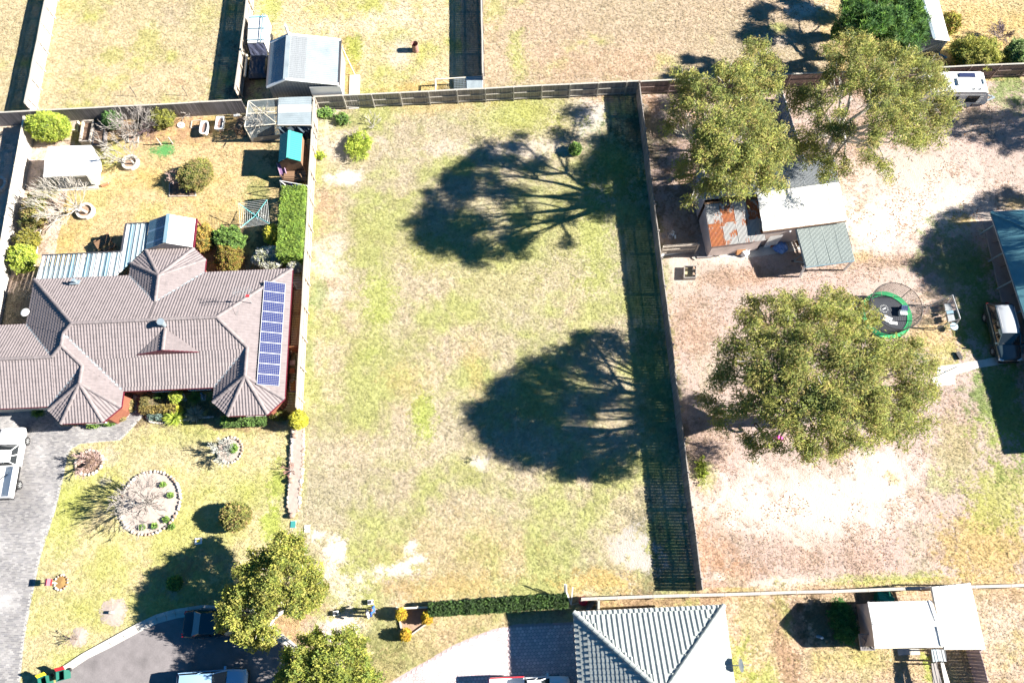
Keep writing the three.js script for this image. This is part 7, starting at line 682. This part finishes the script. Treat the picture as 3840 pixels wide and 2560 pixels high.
{ const t = thing('garden_bucket', 'terracotta-coloured bucket with soil in front of the shed door', 'bucket', S(2893, 922)), g = new G(); g.add(new THREE.CylinderGeometry(.19, .14, .36, 16, 1, true), new THREE.Matrix4().makeTranslation(0, .18, 0)); part(t, 'bucket', g, MT.terracotta); const s = new G(); s.tube(V(0, .2, 0), V(0, .26, 0), .16, .17, 14); part(t, 'soil', s, MT.mulch); const bm = thing('broom', 'long-handled broom leaning from the bucket to the shed wall', 'broom', S(2896, 915)), h = new G(), a = S(2898, 908), b = S(2925, 870, 1.5); h.tube(a.setY(.3), b, .018); wpart(bm, 'handle', h, MT.paleWood); const br = new G(); br.box(b.x, b.y + .05, b.z, .3, .12, .08); wpart(bm, 'head', br, MT.darkWood); const bo = thing('white_board', 'white board propped against the shed wall left of the door', 'board', S(2882, 905)), q = new G(); q.bar(S(2870, 916), S(2878, 898, .5), .7, .03); wpart(bo, 'board', q, MT.clear); const rb = new G(); rb.bar(S(2870, 917).setY(.02), S(2894, 915).setY(.02), .05, .05); wpart(bo, 'batten', rb, MT.white);
  const tp = thing('blue_tarpaulin', 'crumpled bright blue tarpaulin in front of the shed', 'tarpaulin', S(2926, 928)), tg = new G(), r = rng(81), n = 14, P = []; for (let i = 0; i <= n; i++) for (let j = 0; j <= n; j++) { const x = i / n * 2 - 1, z = j / n * 2 - 1, e = Math.min(1, Math.hypot(x, z)), k = e > 0 ? Math.max(Math.abs(x), Math.abs(z)) / Math.hypot(x, z) : 1; P.push(V(x * k * .62 + (r() - .5) * .06, (1 - e * e) * .42 + r() * .12 + .02, z * k * .58 + (r() - .5) * .06)); } for (let i = 0; i < n; i++) for (let j = 0; j < n; j++) tg.quad(P[i * 15 + j], P[i * 15 + j + 1], P[(i + 1) * 15 + j + 1], P[(i + 1) * 15 + j]); part(tp, 'sheet', tg, MT.tarp); const rp = new G(); rp.tube(V(-.5, .05, .4), V(.4, .1, .55), .02); part(tp, 'rope', rp, MT.paleWood);
  const ch = thing('timber_chair', 'pale timber chair half under the corrugated awning', 'chair', S(2990, 920), .3), st = new G(); st.box(0, .45, 0, .48, .05, .48); part(ch, 'seat', st, MT.orangeWood); const bk = new G(); bk.box(0, .75, -.24, .48, .4, .04); part(ch, 'backrest', bk, MT.cream); for (const [x, z] of [[-.2, -.2], [.2, -.2], [-.2, .2], [.2, .2]]) { const l = new G(); l.box(x, .22, z, .05, .44, .05); part(ch, 'leg', l, MT.orangeWood); }
  const tr = thing('trailer_drawbar', 'trailer drawbar sticking out from under the awning', 'trailer', S(3010, 975)), e = S(2973, 979, .45), db = new G(); for (const [x, y] of [[3012, 952], [3022, 984]]) db.bar(e, S(x, y, .45), .08, .08); wpart(tr, 'drawbar', db, MT.zincBlue); const ty = new G(); const c3 = S(3055, 960, .5); ty.box(c3.x + .5, .5, c3.z, 1.6, .35, 1.1); wpart(tr, 'tray', ty, MT.steel); for (const k of [-1, 1]) { const w = new G(); w.tube(V(c3.x + .6, .3, c3.z + k * .56), V(c3.x + .6, .3, c3.z + k * .72), .3, .3, 14); wpart(tr, 'wheel', w, MT.rubber); } const cp = new G(); cp.box(e.x, e.y, e.z, .2, .12, .12); wpart(tr, 'coupling', cp, MT.darkSteel);
  const lt = thing('wall_lamp', 'small round white lamp high on the shed wall', 'lamp', S(2962, 866, 2.0)), lg = new G(); lg.add(new THREE.SphereGeometry(.12, 12, 8)); part(lt, 'shade', lg, MT.whitePlain); const br2 = new G(); br2.box(0, .02, -.14, .05, .05, .2); part(lt, 'bracket', br2, MT.steel); }
{ // rubbish left of the shed
  const t = thing('scrap_heap', 'white and tan scraps on the dark ground left of the rusty shed', 'rubbish', S(2500, 885)), r = rng(91); for (let i = 0; i < 9; i++) { const p = S(2480 + r() * 60, 876 + r() * 16), g = new G(); g.box(p.x, .06, p.z, .2 + r() * .3, .04, .12 + r() * .2, r() * 3, (r() - .5) * .3); wpart(t, 'scrap', g, [MT.whitePlain, MT.paleWood, MT.darkWood][i % 3]); } }
{ // trampoline
  const c = S(3325, 1180, .8), R = 1.95, t = thing('trampoline', 'round trampoline with green pads and a black safety net ring', 'trampoline', V(c.x, 0, c.z)), mt = new G(); mt.tube(V(0, .77, 0), V(0, .79, 0), R - .32, R - .32, 48); part(t, 'jumping_mat', mt, M(.045, .05, .065, .7)); const n = 12; for (let i = 0; i < n; i++) { const g = new G(), a0 = i / n * 6.283, a1 = (i + 1) / n * 6.283 - .012, k = 3; for (let s = 0; s < k; s++) { const b0 = lerp(a0, a1, s / k), b1 = lerp(a0, a1, (s + 1) / k), p = (a, q, y) => V(Math.cos(a) * q, y, Math.sin(a) * q); g.quad(p(b0, R - .36, .83), p(b1, R - .36, .83), p(b1, R, .85), p(b0, R, .85)); g.quad(p(b0, R, .85), p(b1, R, .85), p(b1, R + .03, .72), p(b0, R + .03, .72)); } part(t, 'pad', g, MT.green); }
  for (let i = 0; i < 6; i++) { const a = i / 6 * 6.283 + .3, g = new G(); g.tube(V(Math.cos(a) * R, 0, Math.sin(a) * R), V(Math.cos(a) * R, .8, Math.sin(a) * R), .03); part(t, 'leg', g, MT.steel); const p = new G(); let q = V(Math.cos(a) * (R + .04), .5, Math.sin(a) * (R + .04)); for (const [f, y] of [[R + .12, 1.4], [R + .08, 2.1], [R - .06, 2.55]]) { const e = V(Math.cos(a) * f, y, Math.sin(a) * f); p.tube(q, e, .025, .025, 6, false); q = e; } part(t, 'net_pole', p, MT.black); } const rg = new G(); rg.add(new THREE.TorusGeometry(R - .06, .03, 6, 56).rotateX(Math.PI / 2), new THREE.Matrix4().makeTranslation(0, 2.55, 0)); part(t, 'top_ring', rg, MT.black);
  const nt = new G(), th = .012; for (let i = 0; i < 96; i++) { const a = i / 96 * 6.283; nt.bar(V(Math.cos(a) * (R - .3), .84, Math.sin(a) * (R - .3)), V(Math.cos(a) * (R - .06), 2.54, Math.sin(a) * (R - .06)), th, th); } for (let j = 1; j < 18; j++) { const f = j / 18, q = lerp(R - .3, R - .06, f); for (let i = 0; i < 48; i++) { const a = i / 48 * 6.283, b = (i + 1) / 48 * 6.283, y = lerp(.84, 2.54, f); nt.bar(V(Math.cos(a) * q, y, Math.sin(a) * q), V(Math.cos(b) * q, y, Math.sin(b) * q), th, th); } } stuff(part(t, 'safety_net', nt, MT.black));
  const lg = new G(), l0 = S(3317, 1157, .8).sub(t.position); for (let i = 0; i < 16; i++) { const a = i / 16 * 6.283, d = V(Math.cos(a), 0, Math.sin(a)); lg.bar(l0.clone().addScaledVector(d, .24).setY(.797), l0.clone().addScaledVector(d, .34).setY(.797), .03, .006); } lg.bar(l0.clone().add(V(-.14, 0, .06)).setY(.797), l0.clone().add(V(.14, 0, -.06)).setY(.797), .1, .006); part(t, 'printed_logo', lg, MT.whitePlain);
  const it = (nm, label, cat, x, y, w, hh, d, ry, m, lid) => { const p = S(x, y, .8 + hh), q = thing(nm, label, cat, V(p.x, .8, p.z), ry), g = new G(); g.box(0, hh / 2, 0, w, hh, d); part(q, lid ? 'box' : 'sheet', g, m); const e = new G(); e.box(0, hh + .02, -d * .3, w * .96, .03, d * .3); part(q, lid ? 'flap' : 'fold', e, lid || MT.whitePlain); }; it('blue_box', 'dark blue box lying on the trampoline mat', 'box', 3394, 1153, .5, .35, .4, -.1, M(.03, .06, .16, .5), M(.05, .1, .22, .5)); it('white_box', 'white box beside the blue box on the trampoline', 'box', 3390, 1171, .55, .3, .38, -.1, MT.whitePlain, MT.clear); it('white_sheet', 'large white board lying on the trampoline mat', 'board', 3330, 1196, .65, .04, .5, -.5, MT.whitePlain); it('white_sheet', 'smaller white board beside the large one on the trampoline', 'board', 3352, 1210, .6, .03, .26, -.2, MT.whitePlain); }
{ // swing seat frame, saucer, tub
  const A = S(3573, 1106, 1.9), B = S(3602, 1194, 1.9), t = thing('garden_swing', 'metal-framed garden swing with twin slatted seats right of the trampoline', 'garden swing', mid(A, B).setY(0)), bar = (p, q, r = .04) => { const g = new G(); g.tube(p, q, r, r, 8); wpart(t, 'frame_tube', g, MT.steel); }; bar(A, B, .05); for (const p of [A, B]) { bar(p, V(p.x - 1.15, 0, p.z + .15)); bar(p, V(p.x + .45, 0, p.z + .1)); }
  const Q = [S(3540, 1140, .5), S(3566, 1138, .5), S(3584, 1200, .5), S(3558, 1206, .5)]; const seat = (f0, f1, nm, m, hh) => { const g = new G(), L = (a, b, f) => a.clone().lerp(b, f), P = [L(Q[0], Q[3], f0), L(Q[1], Q[2], f0), L(Q[1], Q[2], f1), L(Q[0], Q[3], f1)]; g.hexa(P.map(p => p.clone().setY(hh - .06)).reverse(), P.map(p => p.clone().setY(hh)).reverse()); wpart(t, nm, g, m); }; seat(0, .38, 'seat', MT.zinc, .5); seat(.42, .6, 'tray', MT.clearB, .58); seat(.64, 1, 'seat', MT.zinc, .5); for (const [f0, f1] of [[0, .4], [.62, 1]]) for (let i = 0; i < 6; i++) { const g = new G(), f = lerp(f0, f1, i / 5), p = Q[0].clone().lerp(Q[3], f); g.bar(V(p.x - .05, .45, p.z), V(p.x - .3, 1.05, p.z), .06, .03); wpart(t, 'back_slat', g, MT.greyWood); } for (const f of [0, .4, .62, 1]) { const p = Q[0].clone().lerp(Q[3], f), g = new G(); g.bar(V(p.x, .0, p.z), V(p.x, .46, p.z), .05, .05, V(1, 0, 0)); wpart(t, 'leg', g, M(.12, .16, .05, .7)); }
  const c = S(3579, 1224, .45), s = thing('saucer_table', 'round pale blue glass table below the garden swing', 'table', V(c.x, 0, c.z)), g = new G(); g.tube(V(0, .45, 0), V(0, .48, 0), .3, .3, 24); part(s, 'top', g, M(.45, .62, .68, .25)); for (let i = 0; i < 3; i++) { const a = i * 2.09, l = new G(); l.tube(V(0, .45, 0), V(Math.cos(a) * .28, 0, Math.sin(a) * .28), .015); part(s, 'leg', l, MT.steel); }
  const u = thing('black_tub', 'small black tub lying on the grass above the concrete path', 'tub', S(3594, 1335), .3), q = new G(); q.hexa([V(-.12, 0, .27), V(.12, 0, .27), V(.12, 0, -.27), V(-.12, 0, -.27)], [V(-.15, .22, .3), V(.15, .22, .3), V(.15, .22, -.3), V(-.15, .22, -.3)]); part(u, 'tub', q, MT.black); const hd = new G(); hd.bar(V(-.1, .24, -.28), V(.1, .24, -.28), .04, .03); part(u, 'handle', hd, MT.darkSteel); const pl = thing('garden_pole', 'thin leaning pole by the concrete path', 'pole', S(3510, 1411)), pg = new G(); pg.tube(V(0, 0, 0), V(1.0, 1.3, -.3), .03); part(pl, 'pole', pg, MT.steel); const kn = new G(); kn.box(.45, .6, -.14, .12, .12, .12); part(pl, 'clamp', kn, MT.zincBlue); }
{ // tyre swing and pink bundle under the big gum
  const p = S(2842, 1598, .9), t = thing('tyre_swing', 'black tyre hanging on a rope from the huge gum tree', 'swing', V(p.x, 0, p.z), .6), g = new G(); g.add(new THREE.TorusGeometry(.26, .09, 10, 24).rotateY(Math.PI / 2), new THREE.Matrix4().makeTranslation(0, .85, 0)); part(t, 'tyre', g, MT.rubber); const r = new G(); r.tube(V(0, 1.15, 0), V(0, 5.2, 0), .015, .015, 5); part(t, 'rope', r, MT.paleWood); const c = S(2916, 1641, .3), b = thing('pink_bundle', 'bright pink crumpled bundle on the ground under the huge gum tree', 'bundle', V(c.x, 0, c.z)), q = new G(); q.rock(V(0, .25, 0), .34, .28, .2, 3); q.rock(V(.28, .16, .03), .2, .16, .17, 9); part(b, 'cloth', q, MT.pink); const l = new G(); l.box(.1, .42, .03, .14, .05, .1); part(b, 'white_patch', l, MT.whitePlain); const st = new G(); st.tube(V(-.15, .4, 0), V(-.25, .9, -.2), .012); part(b, 'cord', st, MT.darkSteel); }
{ const c = S(3317, 2240, .5), t = thing('water_barrel', 'green plastic barrel with a folded lid behind the white gable shed', 'barrel', V(c.x, 0, c.z)), g = new G(); g.tube(V(0, 0, 0), V(0, .7, 0), .5, .55, 22); part(t, 'barrel', g, M(.01, .22, .14, .4)); const l = new G(); l.poly([V(-.5, .76, -.45), V(.5, .98, .1), V(.5, .74, .35), V(-.1, .74, .2), V(-.45, .72, .1)]); l.bar(V(-.5, .76, -.45), V(.5, .95, .1), .06, .12); part(t, 'lid', l, M(.03, .5, .32, .4)); }
{ const t = thing('pergola_rails', 'dark timber pergola rails standing on the grass below the white gable shed', 'pergola', S(3440, 2470)), P = [S(3350, 2440), S(3420, 2437), S(3495, 2434)]; const h = 1.1, a = S(3512, 2492, h), b = S(3512, 2440, h); for (const [p, q] of [[a, b], [S(3540, 2600, 1.2), a]]) { const g = new G(); g.bar(p, q, .08, .08); wpart(t, 'rail', g, MT.darkWood); } for (const p of [a, b]) { const g = new G(); g.bar(V(p.x, 0, p.z), p, .09, .09, V(1, 0, 0)); wpart(t, 'post', g, MT.darkWood); } const sl = thing('paving_slab', 'pale paving slabs on the grass below the white gable shed', 'slab', S(3410, 2442)); for (const [x, w] of [[3392, .9], [3430, .7]]) { const p = S(x, 2443), g = new G(); g.box(p.x, .03, p.z, w, .05, .4); wpart(sl, 'slab', g, MT.concrete); } const bc = thing('garden_rag', 'pale blue rag on the soil left of the white gable shed', 'rag', S(3071, 2386)), g = new G(); g.rock(V(0, .06, 0), .22, .08, .12, 7); part(bc, 'rag', g, MT.clearB); const w = new G(); w.rock(V(.2, .05, .1), .12, .06, .1, 8); part(bc, 'corner', w, MT.whitePlain); }
// ---------------------------------------------------------------- people
function person(label, pos, turn, o) {
  const J = { hipL: [-.1, .92, 0], hipR: [.1, .92, 0], kneeL: [-.11, .5, .02], kneeR: [.11, .5, .03], ankL: [-.12, .09, -.02], ankR: [.12, .09, -.02], toeL: [-.14, .05, .16], toeR: [.14, .05, .16], pel: [0, .96, 0], waist: [0, 1.12, 0], chest: [0, 1.34, .02], shL: [-.19, 1.44, 0], shR: [.19, 1.44, 0], neck: [0, 1.5, .01], headB: [0, 1.58, .03], headT: [0, 1.68, .035], elL: [-.27, 1.2, .03], elR: [.27, 1.2, .03], wrL: [-.15, 1.14, .26], wrR: [.15, 1.14, .26], haL: [-.09, 1.15, .33], haR: [.09, 1.15, .33] };
  const T = o.trousers, Sh = o.shirt, K = [.45, .27, .19], Bk = [.03, .03, .035];
  const bones = [['hipL', 'kneeL', .085, .06, T], ['hipR', 'kneeR', .085, .06, T], ['kneeL', 'ankL', .058, .042, T], ['kneeR', 'ankR', .058, .042, T], ['ankL', 'toeL', .045, .04, Bk], ['ankR', 'toeR', .045, .04, Bk], ['hipL', 'hipR', .1, .1, T], ['pel', 'waist', .125, .115, T], ['waist', 'chest', .12, .14, Sh], ['shL', 'shR', .075, .075, Sh], ['chest', 'neck', .11, .055, Sh], ['neck', 'headB', .05, .06, K], ['headB', 'headT', .085, .088, K], ['shL', 'elL', .06, .047, Sh], ['shR', 'elR', .06, .047, Sh], ['elL', 'wrL', .044, .03, K], ['elR', 'wrR', .044, .03, K], ['wrL', 'haL', .03, .034, K], ['wrR', 'haR', .03, .034, K]].map(([a, b, r0, r1, c]) => ({ a: V(...J[a]), b: V(...J[b]), r0, r1, c }));
  const dist = (p, q) => { const ab = q.b.clone().sub(q.a), h = clamp(p.clone().sub(q.a).dot(ab) / ab.lengthSq()); return p.distanceTo(q.a.clone().addScaledVector(ab, h)) - lerp(q.r0, q.r1, h); };
  const N = 76, mc = new MarchingCubes(N, undefined, false, false, 60000), s = .95, half = N / 2; mc.isolation = 0; const P = V(0, 0, 0);
  for (let z = 0; z < N; z++) for (let y = 0; y < N; y++) for (let x = 0; x < N; x++) { P.set((x - half) / half * s, (y - half) / half * s + .9, (z - half) / half * s); let d; if (Math.abs(P.x) > .45 || Math.abs(P.z) > .5) d = 1; else { let m = 0; for (const q of bones) m += Math.exp(-dist(P, q) * 45); d = -Math.log(m) / 45; } mc.field[x + y * N + z * N * N] = -d; }
  mc.update(); const pos2 = [], nor = [], col = []; for (let i = 0; i < mc.count; i++) { P.set(mc.positionArray[3 * i] * s, mc.positionArray[3 * i + 1] * s + .9, mc.positionArray[3 * i + 2] * s); pos2.push(P.x, P.y, P.z); nor.push(mc.normalArray[3 * i], mc.normalArray[3 * i + 1], mc.normalArray[3 * i + 2]); let b = 9, c; for (const q of bones) { const d = dist(P, q); if (d < b) { b = d; c = q.c; } } col.push(...c); }
  const add = (g, c) => { const q = g.index ? g.toNonIndexed() : g; const A = q.attributes.position, B = q.attributes.normal; for (let i = 0; i < A.count; i++) { pos2.push(A.getX(i), A.getY(i), A.getZ(i)); nor.push(B.getX(i), B.getY(i), B.getZ(i)); col.push(...c); } };
  for (const k of [-1, 1]) for (let i = 0; i < 5; i++) { const g = new G(), th = i === 4, b = th ? V(k * .115, 1.165, .31) : V(k * (.115 - i * .017), 1.155 - i * .004, .35), L = th ? .045 : [.062, .07, .066, .052][i], m = b.clone().add(V(-k * (th ? .02 : .004), .005, L * .6)), e = m.clone().add(V(-k * (th ? .015 : .003), -.02, L * .45)); g.tube(b, m, .0095, .0085, 6); g.tube(m, e, .0085, .007, 6); add(g.build(), K); }
  const nose = new G(); nose.tube(V(0, 1.655, .12), V(0, 1.615, .142), .008, .015, 6); add(nose.build(), K); for (const k of [-1, 1]) { const e = new G(); e.add(new THREE.SphereGeometry(.02, 6, 5), new THREE.Matrix4().makeScale(.5, 1.4, 1).setPosition(k * .09, 1.63, .03)); add(e.build(), K); const ey = new G(); ey.add(new THREE.SphereGeometry(.011, 6, 5), new THREE.Matrix4().makeTranslation(k * .034, 1.655, .112)); add(ey.build(), [.05, .04, .04]); } const mo = new G(); mo.bar(V(-.025, 1.585, .114), V(.025, 1.585, .114), .012, .01); add(mo.build(), [.35, .12, .1]);
  const t = thing('person', label, 'person', pos, turn), g = new THREE.BufferGeometry(); g.setAttribute('position', new THREE.Float32BufferAttribute(pos2, 3)); g.setAttribute('normal', new THREE.Float32BufferAttribute(nor, 3)); g.setAttribute('color', new THREE.Float32BufferAttribute(col, 3)); part(t, 'body', g, M(1, 1, 1, .8, { vertexColors: true }));
  const h = new G(); h.add(new THREE.SphereGeometry(.101, 16, 10, 0, 6.283, 0, 1.75), new THREE.Matrix4().makeRotationX(-.35).setPosition(0, 1.672, .022)); part(t, 'hair', h, o.hair); if (o.vest) { const v = new G(), rg = [[1.08, .15, .115], [1.2, .155, .12], [1.34, .175, .135], [1.43, .17, .11], [1.47, .12, .09]].map(([y, a, b]) => Array.from({ length: 19 }, (_, i) => { const q = i / 18 * 5.4 + .44 + Math.PI / 2; return V(Math.cos(q) * a, y, Math.sin(q) * b + .01); })); v.p.push(...loft(rg, false).p); const L = loft(rg, false); v.n.push(...L.n); v.u.push(...L.u); part(t, 'vest', v, o.vest); } return t;
}
person('person with brown hair in a bright blue shirt standing above the golden ball shrubs', S(1409, 2290), -1.9, { shirt: [.03, .13, .55], trousers: [.16, .15, .17], hair: M(.12, .06, .035, .8) });
person('person in navy with light sleeves standing left of the blue-shirted person', S(1392, 2303), -1.4, { shirt: [.6, .58, .56], trousers: [.02, .04, .16], hair: M(.42, .38, .36, .8), vest: M(.025, .04, .14, .8) });
for (const [x, y, l] of [[1391, 2258, 'small white and black case on the grass above the blue-shirted person'], [1262, 2299, 'small white case in the dark end of the two people\'s shadow']]) { const t = thing('carry_case', l, 'case', S(x, y), .1), g = new G(); g.box(0, .17, 0, .36, .26, .3); part(t, 'case', g, MT.whitePlain); const b = new G(); b.box(-.02, .315, 0, .2, .04, .2); part(t, 'lid', b, MT.darkSteel); const h = new G(); h.box(.2, .25, 0, .04, .05, .16); part(t, 'handle', h, MT.black); }
// ---------------------------------------------------------------- grass and leaf litter: short tufts through every lawn
{
  const r = rng(4711), mats = [[], []], cols = [[], []], lit = [], litC = [], c = new THREE.Color();
  const tuft = [0, 1].map(k => { const g = new G(), q = rng(300 + k); for (let i = 0; i < 5; i++) { const a = q() * 6.283, d = V(Math.cos(a), 0, Math.sin(a)), o = V((q() - .5) * .1, 0, (q() - .5) * .1), s = V(-d.z, 0, d.x).multiplyScalar(.016), h = .03 + .035 * q(); g.tri(o.clone().sub(s), o.clone().add(s), o.clone().addScaledVector(d, .06 + .07 * q()).setY(h), V(.1, .9, 0)); } return g.build(); });
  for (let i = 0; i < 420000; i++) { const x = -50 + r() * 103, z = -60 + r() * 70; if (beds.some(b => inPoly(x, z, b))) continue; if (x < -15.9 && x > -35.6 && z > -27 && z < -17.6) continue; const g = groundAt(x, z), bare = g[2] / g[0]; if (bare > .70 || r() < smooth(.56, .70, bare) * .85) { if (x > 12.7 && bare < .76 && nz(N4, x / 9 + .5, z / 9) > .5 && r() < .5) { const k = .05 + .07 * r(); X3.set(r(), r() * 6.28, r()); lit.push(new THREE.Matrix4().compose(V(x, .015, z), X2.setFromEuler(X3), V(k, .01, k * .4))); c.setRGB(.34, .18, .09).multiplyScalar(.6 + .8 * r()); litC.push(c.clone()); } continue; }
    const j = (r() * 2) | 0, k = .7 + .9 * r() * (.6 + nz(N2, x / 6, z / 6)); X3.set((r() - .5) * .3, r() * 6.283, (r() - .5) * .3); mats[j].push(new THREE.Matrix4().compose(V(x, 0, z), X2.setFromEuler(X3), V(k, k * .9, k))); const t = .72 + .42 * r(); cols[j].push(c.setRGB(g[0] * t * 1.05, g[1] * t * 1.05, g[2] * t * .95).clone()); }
  const t = new THREE.Group(); t.name = 'grass'; t.userData = { label: 'short dry and green grass covering the blocks and lawns', category: 'grass', kind: 'stuff' }; scene.add(t); const gm = M(1, 1, 1, .9); tuft.forEach((g, j) => stuff(inst(t, 'tufts', g, gm, mats[j], cols[j])));
  const l = inst(scene, 'leaf_litter', new THREE.BoxGeometry(1, 1, 1), M(1, 1, 1, .9), lit, litC); l.userData = { label: 'fallen brown leaves scattered over the bare yard', category: 'leaf litter', kind: 'stuff' };
}
renderer.render(scene, camera);
